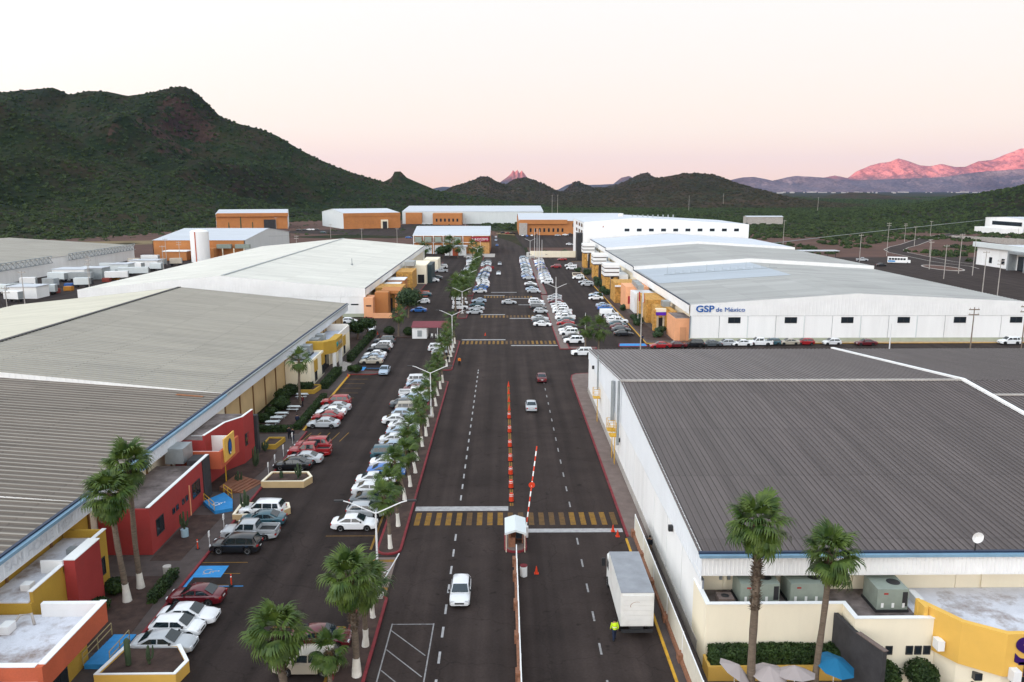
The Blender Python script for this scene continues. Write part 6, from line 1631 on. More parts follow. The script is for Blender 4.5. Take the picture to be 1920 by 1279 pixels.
palm(20.7, 47.6, 10.4, 'right of the two tall palms at bottom right, peeling trunk', (.5, .1), 1.06, True, 0, None, .22, 38, 1.2, 1.5, 4)
palm(-10.25, 50.4, 7.6, 'bottom centre palm with long shaggy trunk and white base beside the road kerb', (-.35, .2), 1.1, True, 1.5, None, .25, 34, 1.2, 4.0, 5)
palm(-10.3, 54.1, 5.2, 'short palm just behind the bottom centre palm beside the red kerb', (0, .1), 1.05, True, 1.5, None, .2, 30, .8, 0, 6)
palm(-14.9, 48.7, 4.6, 'broad bushy palm at the bottom left of centre before the champagne SUV', (-.25, .1), 1.2, True, 0, None, .28, 30, 1.0, 3.0, 7)
palm(-11.7, 48.7, 3.0, 'small low palm between the two bottom palms', (-.1, .2), .8, True, 0, None, .18, 20, .6, 1.5, 8)
palm(-10.4, 58.2, 3.0, 'small palm with white base beside the near lamp post foot', (0, 0), .8, False, 1.5, None, .17, 30, .5, 0, 9)
strip = [(70.6, 5.3), (75.6, 5.0), (82.5, 4.6), (86.5, 4.4), (91.0, 4.6), (95.6, 4.4), (101.0, 4.7), (105.5, 4.4), (110.0, 4.6), (115.5, 4.3), (121.0, 4.6), (127.5, 4.3), (132.0, 4.5), (136.5, 4.4), (149.5, 4.6), (153.5, 4.8), (158.5, 4.6), (163.5, 5.0), (168, 5.2), (172.5, 6.0)]
for i, (yy, hh) in enumerate(strip):
    palm(-10.7 + .12 * math.sin(i * 2.1), yy, hh, f'fan palm with white base, {ordn(i)} from the near end of the kerb strip', (-.45 - .3 * (i % 3), .1), .92, i < 5, 1.5, 'palms on the kerb strip', .17, 22, .6, 0, 10 + i)
far_p = [(-13.4, 222, 6.4), (-11.2, 226, 6.6), (-12.2, 231, 6.0), (-14.2, 236, 6.6), (-11.4, 243, 6.8), (-12.6, 250, 6.2)]
for i, (xx, yy, hh) in enumerate(far_p):
    palm(xx, yy, hh, f'palm in the clump beyond the side street, {ordn(i)} from its near end', (0, 0), 1.6, False, 0, 'palms of the clump beyond the side street', .26, 30, 1.0, 0, 40 + i)
for i in range(16):
    palm(-11.0, 259 + 9 * i, 4.2 + .6 * (i % 3), f'small palm, {ordn(i)} from the near end of the far kerb strip', (0, 0), 1.25, False, 0, 'palms on the far kerb strip', .2, 30, .6, 0, 50 + i)
for (xx, yy, hh, sz, lab) in ((-32.2, 122.5, 7.4, 1.1, 'slender palm rising from the clipped garden before the tan wall'), (-24.2, 181.6, 5.4, 1.15, 'palm between two clipped bushes on the street corner'), (17.0, 161.5, 5.6, 1.5, 'left of the two palms behind the near right warehouse corner'), (19.8, 161.8, 5.4, 1.5, 'right of the two palms behind the near right warehouse corner'),
        (-27.0, 405, 7.5, 2.3, 'tall dark palm before the red sign building'), (-22.5, 400, 5.5, 2.0, 'shorter palm right of the tall dark palm before the red sign building'), (-39, 398, 5.2, 2.2, 'palm at the far corner of the white roofed warehouse'), (-15.5, 408, 5.2, 2.1, 'palm just left of the far lamp posts before the sign building')):
    palm(xx, yy, hh, lab, (.1, 0), sz, False, 0, None, .2, 30, .8, 0, int(abs(xx) * 3))

def leaf_blob(b, c, rad, n, s, rnd, flat=0.0, shell=.72):
    for _ in range(n):
        while True:
            d = Vector((rnd.gauss(0, 1), rnd.gauss(0, 1), rnd.gauss(0, 1)))
            if d.length > .01: break
        d.normalize()
        k = rnd.uniform(shell, 1.0) if rnd.random() < .8 else rnd.uniform(.3, 1)
        bump = 1 + .16 * noise.noise(Vector((c[0] + d.x * 2.2, c[1] + d.y * 2.2, c[2] + d.z * 2.2)))
        p = Vector((c[0] + d.x * rad[0] * k * bump, c[1] + d.y * rad[1] * k * bump, c[2] + d.z * rad[2] * k * bump))
        nn = (d + Vector((rnd.gauss(0, .6), rnd.gauss(0, .6), rnd.gauss(0, .6)))).normalized()
        u = nn.orthogonal().normalized(); u = Matrix.Rotation(rnd.uniform(0, 6.28), 3, nn) @ u; v = nn.cross(u)
        q = s * rnd.uniform(.6, 1.3)
        b.quad(tuple(p - u * q - v * q * .6), tuple(p + u * q - v * q * .6), tuple(p + u * q * .8 + v * q * .6), tuple(p - u * q * .8 + v * q * .6))
def leaf_box(b, x0, x1, y0, y1, z0, z1, n, s, rnd, jit=.12):
    A1, A2, A3 = (x1 - x0) * (z1 - z0), (y1 - y0) * (z1 - z0), (x1 - x0) * (y1 - y0)
    tot = 2 * A1 + 2 * A2 + A3
    for _ in range(n):
        r_ = rnd.random() * tot
        u_, v_ = rnd.random(), rnd.random()
        if r_ < 2 * A1: p = (x0 + u_ * (x1 - x0), y0 if r_ < A1 else y1, z0 + v_ * (z1 - z0)); nn = Vector((0, -1 if r_ < A1 else 1, .2))
        elif r_ < 2 * A1 + 2 * A2: lft = r_ < 2 * A1 + A2; p = (x0 if lft else x1, y0 + u_ * (y1 - y0), z0 + v_ * (z1 - z0)); nn = Vector((-1 if lft else 1, 0, .2))
        else: p = (x0 + u_ * (x1 - x0), y0 + v_ * (y1 - y0), z1); nn = Vector((0, 0, 1))
        wv = .14 * noise.noise(Vector((p[0] * 1.1, p[1] * 1.1, p[2] * 1.1)))
        p = Vector(p) + nn.normalized() * (rnd.uniform(-jit, jit * .6) + wv)
        nn = (nn + Vector((rnd.gauss(0, .6), rnd.gauss(0, .6), rnd.gauss(0, .6)))).normalized()
        u = nn.orthogonal().normalized(); u = Matrix.Rotation(rnd.uniform(0, 6.28), 3, nn) @ u; v = nn.cross(u)
        q = s * rnd.uniform(.6, 1.3)
        b.quad(tuple(p - u * q - v * q * .6), tuple(p + u * q - v * q * .6), tuple(p + u * q * .8 + v * q * .6), tuple(p - u * q * .8 + v * q * .6))
rh = random.Random(99)
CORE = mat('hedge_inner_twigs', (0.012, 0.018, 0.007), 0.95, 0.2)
def hedge(x0, x1, y0, y1, h, label, n=None, s=.09, z0=0.1):
    T = thing('hedge', label, 'hedge', (x0 + x1) / 2, (y0 + y1) / 2)
    area = 2 * (x1 - x0) * h + 2 * (y1 - y0) * h + (x1 - x0) * (y1 - y0)
    b = MB(); leaf_box(b, x0, x1, y0, y1, z0, h, n or int(min(9000, area * 150)), s, rh)
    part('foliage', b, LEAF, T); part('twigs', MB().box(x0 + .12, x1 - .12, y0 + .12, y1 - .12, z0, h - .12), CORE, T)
def bush(x, y, rx, rz, label, n=1500, s=.09, stem=.4, cat='bush', m=None):
    T = thing('clipped_bush', label, cat, x, y)
    b = MB()
    if cat == 'shrub' or n == 700:
        for q in range(5): leaf_blob(b, (x + rh.uniform(-.6, .6) * rx, y + rh.uniform(-.8, .8) * rx, stem + rz * rh.uniform(.4, 1.0)), (rx * rh.uniform(.35, .6), rx * rh.uniform(.35, .6), rz * rh.uniform(.4, .9)), n // 5, s, rh, 0, .3)
        T['category'] = cat
        part('foliage', b, m or LEAF, T); part('stem', MB().tube([(x, y, 0), (x + .05, y, stem + rz * .7)], [.09, .06], 6), BARK, T)
        T.name = 'shrub'
        return
    leaf_blob(b, (x, y, stem + rz * .95), (rx, rx, rz), n, s, rh)
    part('foliage', b, m or LEAF, T); part('stem', MB().tube([(x, y, 0), (x + .05, y, stem + rz * .7)], [.09, .06], 6), BARK, T)
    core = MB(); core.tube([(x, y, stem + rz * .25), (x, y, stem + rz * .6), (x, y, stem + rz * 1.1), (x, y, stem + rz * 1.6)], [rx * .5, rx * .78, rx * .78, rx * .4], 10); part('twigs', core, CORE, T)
hedge(14.4, 23.3, 49.9, 51.0, 2.05, 'long clipped dark green hedge in the yellow planter below the cream wall', 9000, .08, .9)
pl = thing('planter', 'long yellow planter wall under the clipped hedge at bottom right', 'planter', 19, 50.3)
part('wall', MB().box(14.1, 23.4, 49.6, 49.8, 0, 1.15).box(14.1, 14.3, 49.8, 51.15, 0, 1.15), BYELL, pl); part('soil', MB().box(14.31, 23.3, 49.81, 51.14, .3, 1.0), SOIL, pl)
bush(25.75, 48.3, 1.05, .82, 'left ball-shaped topiary by the dark stone wall at bottom right', 2600, .07, .7)
bush(28.15, 48.2, 1.1, .88, 'right ball-shaped topiary before the yellow banded annex', 2800, .07, .7)
bush(29.7, 46.9, .8, .5, 'low dark bush cut by the bottom edge beside the right topiary', 1200, .07, .2)
hedge(-29.2, -28.5, 60.4, 65.0, 1.0, 'small clipped hedge beside the left parking walk', 2200, .07)
hedge(-29.6, -28.7, 108.5, 126, .95, 'long clipped hedge along the garden walk by the picnic tables', 6000, .08)
hedge(-34.6, -29.6, 107.3, 108.3, .95, 'short clipped hedge at the near end of the picnic garden', 2500, .08)
hedge(-31.2, -29.9, 132.0, 144.5, 1.3, 'clipped hedge before the cream annex windows', 4200, .09)
hedge(-30.8, -29.7, 153.8, 183, 1.5, 'long tall hedge along the walk beyond the cream annex', 7000, .1)
hedge(-34.4, -32.2, 129.8, 131.6, 1.5, 'block hedge in the raised yellow planter by the tan wall', 1600, .09)
for (x, y, r_, lab) in ((-34.3, 119.0, 1.5, 'largest round bush in the picnic garden by the tan wall'), (-35.3, 124.2, 1.4, 'round bush behind the largest one in the picnic garden'), (-35.0, 127.6, 1.35, 'farthest round bush in the picnic garden by the tan wall'), (-34.8, 115.4, 1.0, 'small round bush left of the picnic tables'), (-34.9, 112.3, .9, 'smallest round bush at the near side of the picnic garden'), (-27.2, 144.6, 1.0, 'round bush at the curved red kerb'), (-28.5, 145.6, .7, 'small bush left of the round bush at the curved red kerb'), (-26.6, 183.4, 1.4, 'left flat-topped bush on the street corner'), (-21.9, 182.6, 1.4, 'right round bush beside the corner palm'), (-32.6, 62.2, .9, 'dark bush at the foot of the tall palms'), (-32.4, 59.0, .85, 'dark bush before the red fin wall')):
    bush(x, y, r_, r_ * .72, lab, int(900 + 700 * r_), .1, .25)
def tree(x, y, h, r_, label, n, s=.22, m=LEAF2):
    T = thing('tree', label, 'tree', x, y)
    b = MB()
    for k in range(9):
        a = k * 2.4; rr = r_ * .55 * (k / 9) ** .5
        leaf_blob(b, (x + rr * math.cos(a), y + rr * math.sin(a), h * (.55 + .3 * rh.random())), (r_ * .55, r_ * .55, h * .24), n // 9, s, rh, 0, .35)
    part('crown', b, m, T)
    t_ = MB().tube([(x, y, 0), (x + .1, y, h * .3), (x, y, h * .6)], [.28, .2, .1], 7)
    for k in range(4): t_.tube([(x + .1, y, h * .28), (x + r_ * .5 * math.cos(k * 1.7), y + r_ * .5 * math.sin(k * 1.7), h * .68)], [.12, .04], 5)
    part('trunk', t_, BARK, T)
tree(-25.2, 209.5, 8.0, 3.9, 'large leafy tree beside the orange entrance annex', 5200)
tree(-33.0, 178.0, 4.6, 2.6, 'dark garden tree at the far end of the cream annex', 2600, .2, LEAF)
tree(-31.6, 182.5, 4.4, 2.2, 'garden tree nearest the side street by the cream annex', 2200, .2, LEAF)
tree(-30, 398, 6, 4.5, 'dark spreading tree under the tall palm before the sign building', 2400, .35, LEAF)
for i, (x, y, r_) in enumerate(((33.6, 196, 1.6), (34.4, 203, 1.5), (33.2, 255, 1.6), (33.4, 262, 1.8), (33.6, 276, 2.0), (34.0, 292, 1.8), (34.0, 315, 2.0), (36.6, 183, 1.6), (35.6, 180, 1.3), (33.2, 221, 1.5), (30.2, 248, 1.2), (31, 330, 1.6))):
    bush(x, y, r_, r_ * .75, f'green shrub, {ordn(i)} from the near end of the planting by the right annexes' if i < 7 else f'spiky shrub, {ordn(i - 7)} in the beds beside the right walkway', int(700 + 400 * r_), .2, .2, 'shrub', LEAF2)
for i in range(12):
    x, y = 15 + 3.4 * i, 405 + 7 * (i % 3)
    bush(x, y, 2.2, 1.5, f'scrubby bush, {ordn(i)} from the left on the planted bank', 700, .35, .1, 'bush', LEAF2)

# cacti
def cactus(x, y, h, arms, label, z=.0, r_=.14):
    T = thing('cactus', label, 'cactus', x, y, z)
    obj('stem', MB().tube([(0, 0, 0), (0, 0, h * .5), (0, 0, h * .92), (0, 0, h)], [r_, r_ * 1.1, r_, r_ * .4], 8).mesh('stem', CACT, 50), T)
    rn_ = random.Random(int(x * 31 + y * 7))
    for k in range(arms):
        a = k * 2.2 + rn_.uniform(0, 1); d = rn_.uniform(.2, .45); z0 = h * rn_.uniform(.05, .25); hh = h * rn_.uniform(.55, .95)
        obj('arm', MB().tube([(0, 0, z0), (d * .7 * math.cos(a), d * .7 * math.sin(a), z0 + .1), (d * math.cos(a), d * math.sin(a), z0 + .4), (d * 1.05 * math.cos(a), d * 1.05 * math.sin(a), hh)], [r_ * .8, r_ * .85, r_ * .8, r_ * .4], 7).mesh('arm', CACT, 50), T)
cactus(-26.3, 50.9, 2.0, 0, 'thick single-stem cactus in the bottom left planter', .8, .2)
cactus(-24.9, 51.0, 1.4, 4, 'branching cactus in the bottom left planter', .8, .1)
cactus(-27.0, 78.9, 2.2, 7, 'tall branching cactus in the planter left of the white SUV', .6, .12)
cactus(-24.6, 79.6, 1.0, 0, 'short barrel cactus in the planter by the white SUV', .6, .22)
cactus(-23.8, 88.0, 1.9, 4, 'branching cactus in the far planter by the parked cars', .6, .12)
cactus(-25.8, 88.2, .8, 0, 'low cactus in the far planter', .6, .2)
cactus(-30.4, 93.5, 2.6, 6, 'tall cactus cluster before the red annex window', .1, .13)
cactus(-30.6, 87.6, 1.6, 5, 'cactus cluster near the entrance steps', .1, .13)
cactus(-31.2, 73.4, 1.9, 8, 'potted cactus cluster in the pale blue drum by the red wall', .85, .1)
cactus(-30.9, 99.2, 1.5, 5, 'cactus beside the small yellow planter', .1, .12)
for i in range(14):
    cactus(-330 + 33 * (i % 5) + 20 * math.sin(i * 3.3), 610 + 45 * (i // 5) + 15 * math.cos(i), 8 + 2 * (i % 3), 4, f'tall desert cactus on the left scrub slope, {ordn(i)} from the front', 0, .35)

# planters and garden furniture
def planter(poly, h, wall, cap, label, t=.3):
    cx = sum(p[0] for p in poly) / len(poly); cy = sum(p[1] for p in poly) / len(poly)
    T = thing('planter', label, 'planter', cx, cy)
    n = len(poly)
    inner = [(cx + (x - cx) * (1 - t / max(.1, math.hypot(x - cx, y - cy))), cy + (y - cy) * (1 - t / max(.1, math.hypot(x - cx, y - cy)))) for x, y in poly]
    for k in range(n):
        j = (k + 1) % n
        part('wall', MB().prism([poly[k], poly[j], inner[j], inner[k]], 0, h), wall, T); part('coping', MB().prism([poly[k], poly[j], inner[j], inner[k]], h, h + .06), cap, T)
    part('soil', MB().prism(inner, 0.1, h - .12), SOIL, T)
planter([(-28.1, 49.6), (-22.5, 49.6), (-22.2, 51.2), (-23.6, 53.3), (-27.6, 53.3)], .85, BYELL, WHITE, 'polygonal yellow cactus planter with white rim at bottom left')
planter([(-27.9, 77.4), (-23.6, 77.4), (-22.4, 79.2), (-22.9, 80.6), (-28.0, 80.6)], .65, TANW, CREAM, 'cream polygonal cactus planter behind the white SUV')
planter([(-27.7, 86.6), (-22.8, 86.6), (-22.2, 88.2), (-23.0, 89.8), (-27.4, 89.8)], .75, TANW, CREAM, 'cream polygonal cactus planter before the black sedan')
planter([(-31.6, 100.0), (-29.8, 100.0), (-29.4, 103.4), (-31.6, 103.4)], .7, YELLOW, YELLOW, 'small ochre planter beside the dark end wall')
planter([(-34.8, 128.6), (-31.4, 128.6), (-30.9, 132.6), (-34.8, 132.6)], .8, YELLOW, YELLOW, 'ochre raised planter with block hedge by the cream annex')
planter([(-27.6, 252.5), (-24.0, 252.5), (-24.0, 258), (-27.6, 258)], 1.1, ORED, ORED, 'red brick planter behind the teal sedan', .4)
planter([(27.6, 254.8), (31.4, 254.8), (31.4, 257), (28.6, 257)], .4, CREAM, CREAM, 'low cream planter kerb in the right lot', .3)
planter([(27.4, 312), (31.4, 312), (31.4, 322), (28, 322)], .4, CREAM, CREAM, 'low cream planter kerb in the far right lot', .3)
struct('planted_bed', MB().prism([(-36.5, 85.2), (-29.9, 85.2), (-29.0, 92), (-29.4, 99.5), (-36.5, 99.5)], .05, .16), SOIL)
struct('planted_bed', MB().prism([(-36.6, 106.8), (-28.5, 106.8), (-28.6, 131), (-36.6, 131)], .05, .155), SOIL)
struct('planted_bed', MB().prism([(-33.8, 53.5), (-28.4, 53.5), (-28.9, 65.2), (-33.8, 65.2)], .05, .152), SOIL)
struct('planted_bed', MB().prism([(-36.6, 167), (-29.4, 167), (-29.4, 184), (-36.6, 184)], .05, .152), SOIL)
struct('planted_bed', MB().prism([(-28.2, 179.5), (-20.9, 180.4), (-20.9, 184.6), (-29.0, 184.6)], .02, .2), SOIL)
struct('planted_bed', MB().prism([(-32.4, 68.2), (-29.6, 68.2), (-29.2, 78.6), (-32.4, 78.6)], .05, .15), SOIL)
struct('planted_bed', MB().prism([(32.4, 176), (38.3, 176), (36.2, 190), (35.6, 200), (33.5, 235), (33.5, 375), (32.2, 375), (32.2, 240)], .05, .16), SOIL)
struct('terrace', MB().prism([(13.9, 20), (60, 20), (60, 49.2), (13.9, 49.55)], 0.0, .1), PAVER)
def picnic(x, y, rz, label, col=WHITE):
    T = thing('picnic_table', label, 'table', x, y, .1, rz, 'picnic tables')
    for k in range(4): obj('table_plank', MB().box(-.9, .9, -.36 + .19 * k, -.19 + .19 * k, .72, .76).mesh('table_plank', col), T)
    for s in (-1, 1):
        obj('bench', MB().box(-.9, .9, s * .72 - .13, s * .72 + .13, .42, .46).mesh('bench', col), T)
        obj('leg_frame', MB().tube([(s * .6, -.8, 0), (s * .6, -.3, .72)], .03, 5).tube([(s * .6, .8, 0), (s * .6, .3, .72)], .03, 5).tube([(s * .6, -.75, .42), (s * .6, .75, .42)], .03, 5).mesh('leg_frame', GREYM), T)
for i, (x, y) in enumerate(((-33.2, 110.4), (-33.3, 112.6), (-33.1, 115.0), (-32.2, 118.6), (-32.8, 126.2))):
    picnic(x, y, 0, f'white picnic table, {ordn(i)} from the near end of the clipped garden', LGREYW)
UMB = {'g': mat('grey_parasol_cloth', (0.36, 0.31, 0.30), 0.85, 0.06), 'b': mat('blue_parasol_cloth', (0.01, 0.13, 0.26), 0.8, 0.06)}
def parasol(x, y, h, r_, tilt, c, label, rz=0):
    T = thing('parasol', label, 'parasol', x, y, .1, rz)
    obj('pole', MB().tube([(0, 0, 0), (0, 0, h)], .025, 6).mesh('pole', POLEW), T)
    b = MB(); n = 8
    for k in range(n):
        a0, a1 = 2 * math.pi * k / n, 2 * math.pi * (k + 1) / n
        b.tri((0, 0, .55), (r_ * math.cos(a0), r_ * math.sin(a0), 0), (r_ * math.cos(a1), r_ * math.sin(a1), 0))
    obj('canopy', b.mesh('canopy', UMB[c]), T, (0, 0, h - .5), (R(tilt[0]), R(tilt[1]), 0))
for i, (x, y, h, r_, t_, c, lab) in enumerate(((15.3, 47.6, 2.55, 1.2, (0, 30), 'g', 'leftmost grey parasol, tilted steeply, on the terrace'), (17.5, 47.4, 2.5, 1.25, (0, 0), 'g', 'second grey parasol from the left on the terrace'), (19.15, 47.2, 2.6, 1.35, (-12, 0), 'g', 'large flat grey parasol left of the blue one'), (21.95, 47.7, 2.85, 1.35, (8, 10), 'b', 'blue parasol beside the dark stone wall'))):
    parasol(x, y, h, r_, t_, c, lab)
    picnic(x, 47.3 - .4, R(90), ['picnic table under the leftmost tilted parasol', 'picnic table under the second grey parasol', 'picnic table under the large flat grey parasol', 'picnic table under the blue parasol'][i], mat('grey_plank', (0.36, 0.40, 0.46), 0.7, 0.1))
# blue access ramps with handrails
def rail(b, a, c, h=.95):
    a, c = Vector(a), Vector(c)
    for t in (0, .5, 1):
        p = a.lerp(c, t); b.tube([tuple(p), tuple(p + Vector((0, 0, h)))], .035, 5)
    for z in (.5, h): b.tube([tuple(a + Vector((0, 0, z))), tuple(c + Vector((0, 0, z)))], .035, 5)
rm_ = thing('access_ramp', 'blue access ramp with handrails and wheelchair symbol by the red annex', 'ramp', -30.6, 81)
part('deck', MB().prism([(-32.4, 81.5), (-31.0, 84.0), (-29.4, 82.0), (-28.6, 79.6), (-30.2, 78.8)], .1, .5), HBLUE, rm_)
b = MB(); rail(b, (-32.2, 81.3, .5), (-30.3, 79.0, .45)); part('handrail', b, YELM, rm_)
b = MB(); rail(b, (-31.0, 84.0, .5), (-29.5, 82.2, .5)); part('handrail', b, YELM, rm_); wheelchair(rm_, .1, -.2, .9, R(-60), .51, WHITE)
rm_ = thing('access_ramp', 'bright blue stepped access ramp behind the bottom left planter', 'ramp', -28.9, 53)
for k in range(8): part('ramp_slat', MB().box(-29.7, -28.0, 51.4 + .55 * k, 51.9 + .55 * k, .12, .5 - .04 * k), HBLUE, rm_)
b = MB(); rail(b, (-29.75, 51.4, .4), (-29.75, 55.6, .3)); part('handrail', b, mat('brass_rail', (.35, .28, .14), .5), rm_)
b = MB(); rail(b, (-27.95, 51.6, .4), (-27.95, 54.6, .3)); part('handrail', b, mat('brass_rail', (.35, .28, .14), .5), rm_)
st_ = thing('entrance_steps', 'brick-edged entrance steps below the round emblem sign', 'steps', -30, 86)
for k in range(5): part('step', MB().prism([(-32.0 + .0 * k, 85.4), (-30.9 + .45 * k, 84.6), (-29.6 + .45 * k, 88.2), (-31.4, 89.6)], .1, .62 - .11 * k), mat('terracotta_tile', (0.20, 0.085, 0.05), 0.85, 0.2, 2.0), st_)
dm = thing('drum_planter', 'pale blue drum planter under the potted cactus by the red wall', 'planter', -31.2, 73.4); part('drum', MB().tube([(-31.2, 73.4, .14), (-31.2, 73.4, .9)], .36, 14), mat('pale_blue_drum', (.35, .5, .58), .5, .12), dm, 40)
dm = thing('drum_planter', 'grey drum beside the small clipped hedge', 'planter', -29.6, 65.4); part('drum', MB().tube([(-29.6, 65.4, .14), (-29.6, 65.4, 1.0)], .36, 14), CONC, dm, 40)

# ---------------------------------------------------------------- road furniture
bh = thing('gate_booth', 'small guard booth with pale gabled roof on the red-kerbed median', 'booth', 1.1, 71.3)
part('walls', MB().box(.45, .55, 70.6, 72.4, .15, 2.2).box(.55, 1.85, 72.3, 72.4, .15, 2.2).box(.55, 1.1, 70.6, 70.7, .15, 1.1).box(1.75, 1.85, 71.4, 72.3, .15, 2.2).box(.55, .68, 70.7, 70.83, 1.1, 2.2), BRICK, bh)
rb = MB(); rb.quad((.1, 69.0, 2.3), (1.1, 69.0, 2.62), (1.1, 72.5, 2.62), (.1, 72.5, 2.3)); rb.quad((1.1, 69.0, 2.62), (2.1, 69.0, 2.3), (2.1, 72.5, 2.3), (1.1, 72.5, 2.62)); rb.quad((.1, 69.0, 2.1), (1.1, 69.0, 2.42), (1.1, 69.0, 2.62), (.1, 69.0, 2.3)); rb.quad((1.1, 69.0, 2.42), (2.1, 69.0, 2.1), (2.1, 69.0, 2.3), (1.1, 69.0, 2.62))
part('roof', rb, LGREYW, bh); part('window', MB().box(1.15, 1.74, 70.62, 70.66, 1.0, 2.1), GLASS, bh)
for x in (.2, 1.95): part('roof_post', MB().box(x, x + .06, 69.6, 69.66, .1, 2.3), CREAM, bh)
pavement('median_island', rounded(.1, 2.15, 69.7, 74.0, .8, .4), .14, PAVERL, KERBR)
br = thing('boom_barrier', 'raised red and white boom barrier arm with round stop disc', 'barrier', 2.2, 73.2)
part('post', MB().box(2.0, 2.4, 73.0, 73.4, 0, 1.1), WHITE, br)
p0_, p1_ = Vector((2.2, 73.2, 1.0)), Vector((3.35, 76.5, 8.2))
for k in range(16):
    part('arm_band', MB().tube([tuple(p0_.lerp(p1_, k / 16)), tuple(p0_.lerp(p1_, (k + 1) / 16))], .07, 6), [WHITE, ORNG][k % 2], br)
c_ = p0_.lerp(p1_, .52); ds = MB(); ds.poly([(c_.x + .32 * math.cos(a * math.pi / 6), c_.y - .1, c_.z + .32 * math.sin(a * math.pi / 6)) for a in range(12)]); part('stop_disc', ds, ORNG, br)
for i, yy in enumerate((82.2, 86.2, 90.6, 95.4, 101, 107.4, 114.3)):
    T = thing('traffic_drum', f'orange drum with white bands, {ordn(i)} from the guard booth', 'traffic drum', .85, yy, 0, 0, 'orange drums along the centre line')
    obj('barrel', MB().tube([(0, 0, .1), (0, 0, .5), (0, 0, .95), (0, 0, 1.0)], [.28, .25, .21, .17], 12).mesh('barrel', ORNG, 40), T)
    for z in (.62, .82): obj('white_band', MB().tube([(0, 0, z), (0, 0, z + .09)], .236, 12, cap=False).mesh('white_band', WHITE), T)
    obj('base', MB().tube([(0, 0, .01), (0, 0, .1)], .36, 12).mesh('base', TYRE), T)
def cone(x, y, label, s=1.0):
    T = thing('traffic_cone', label, 'cone', x, y, .01)
    obj('cone', MB().tube([(0, 0, .04), (0, 0, .7 * s)], [.16 * s, .03], 10).mesh('cone', ORNG, 40), T); obj('base', MB().box(-.2, .2, -.2, .2, 0, .04).mesh('base', ORNG), T)
for i, yy in enumerate((119, 124, 129, 134)): cone(.9, yy, f'slim orange delineator, {ordn(i)} beyond the last orange drum', 1.3)
for (x, y, lab) in ((10.9, 74.4, 'red cone by the right kerb at the crossing'), (11.2, 73.2, 'red cone nearest the right fence end'), (2.9, 65.6, 'red cone right of the white bin by the median fence'), (-29.6, 184.9, 'small red cone on the side street by the corner palm'), (-4.2, 183.0, 'red cone standing in the road beyond the second crossing'), (-28.2, 141.2, 'orange cone on the walk by the yellow line')): cone(x, y, lab)
struct('centre_line', rect(.68, .84, 81, 134, .0075).quad((.92, 81, .0075), (1.06, 81, .0075), (1.06, 134, .0075), (.92, 134, .0075)), YLINE, road)
T = thing('white_bin', 'white drum bin beside the median fence', 'bin', 1.75, 65.2); part('drum', MB().tube([(1.75, 65.2, 0), (1.75, 65.2, .95)], .33, 14), WHITE, T, 40); part('rim', MB().tube([(1.75, 65.2, .95), (1.75, 65.2, 1.0)], .34, 14), KERBR, T)
def fence(x, ys_, h, label, panel_m, slat=True):
    T = thing('fence', label, 'fence', x, ys_[0])
    for y_ in ys_:
        part('brick_pier', MB().box(x - .35, x + .05, y_ - .35, y_ + .35, 0, .75), BRICK, T); part('post', MB().box(x - .05, x + .05, y_ - .05, y_ + .05, .0, h), WHITE, T)
    for a, c in zip(ys_, ys_[1:]):
        part('base_wall', MB().box(x - .22, x - .02, a + .36, c - .36, 0, .45), BRICK, T)
        pn = part('panel', MB().box(x - .015, x + .015, a + .06, c - .06, .46, h - .12), panel_m, T)
        part('top_rail', MB().box(x - .035, x + .035, a + .06, c - .06, h - .115, h - .04), WHITE, pn)
MESHF = mat('cream_mesh_panel', (0.66, 0.62, 0.52), 0.8, 0.08, 1.5, stain=.3, stain_col=(.4, .32, .22))
fence(12.85, [30, 35.2, 40.6, 46.2, 52.0, 57.4, 63.0, 68.2, 73.0], 2.4, 'cream panel fence with white posts along the right kerb beside the truck', MESHF)
fence(1.15, [30, 35, 40, 45, 50, 54.8, 59.6, 64.4, 67.2], 2.0, 'white panel fence on brick piers dividing the road below the booth', WHITE)
def lamp(x, y, h, label, arm=2.6, group='double-armed white lamp posts'):
    T = thing('lamp_post', label, 'lamp post', x, y, 0, 0, group)
    obj('pole', MB().tube([(0, 0, 0), (0, 0, h)], [.11, .07], 8).mesh('pole', POLEW, 60), T); obj('footing', MB().box(-.4, .4, -.4, .4, 0, .35).mesh('footing', CONC), T)
    for s in (-1, 1):
        o = obj('arm', MB().tube([(0, 0, h - .1), (s * arm * .8, 0, h + .85), (s * arm, 0, h + 1.0)], .05, 6).mesh('arm', POLEW), T)
        obj('lamp_head', MB().box(min(s * arm, s * (arm + .75)), max(s * arm, s * (arm + .75)), -.13, .13, h + .96, h + 1.08).mesh('lamp_head', DARKM), o)
for i, (x, y, h) in enumerate(((-10.45, 61.4, 7.6), (-10.8, 115, 6.9), (-10.6, 163, 8.0), (-11.2, 216, 6.2), (-11.2, 262, 6.5), (-11.2, 305, 7.5), (-11.2, 350, 8.0), (-11.2, 395, 8.5), (14.1, 208, 8.2), (13.3, 300, 8.5), (13.2, 390, 9.0))):
    lamp(x, y, h, f'double-armed white lamp post, {ordn(i)} from the near end of the palm strip' if i < 8 else ['double-armed white lamp post nearest on the right island', 'double-armed white lamp post at the middle of the right island', 'double-armed white lamp post at the far end of the right island'][i - 8])
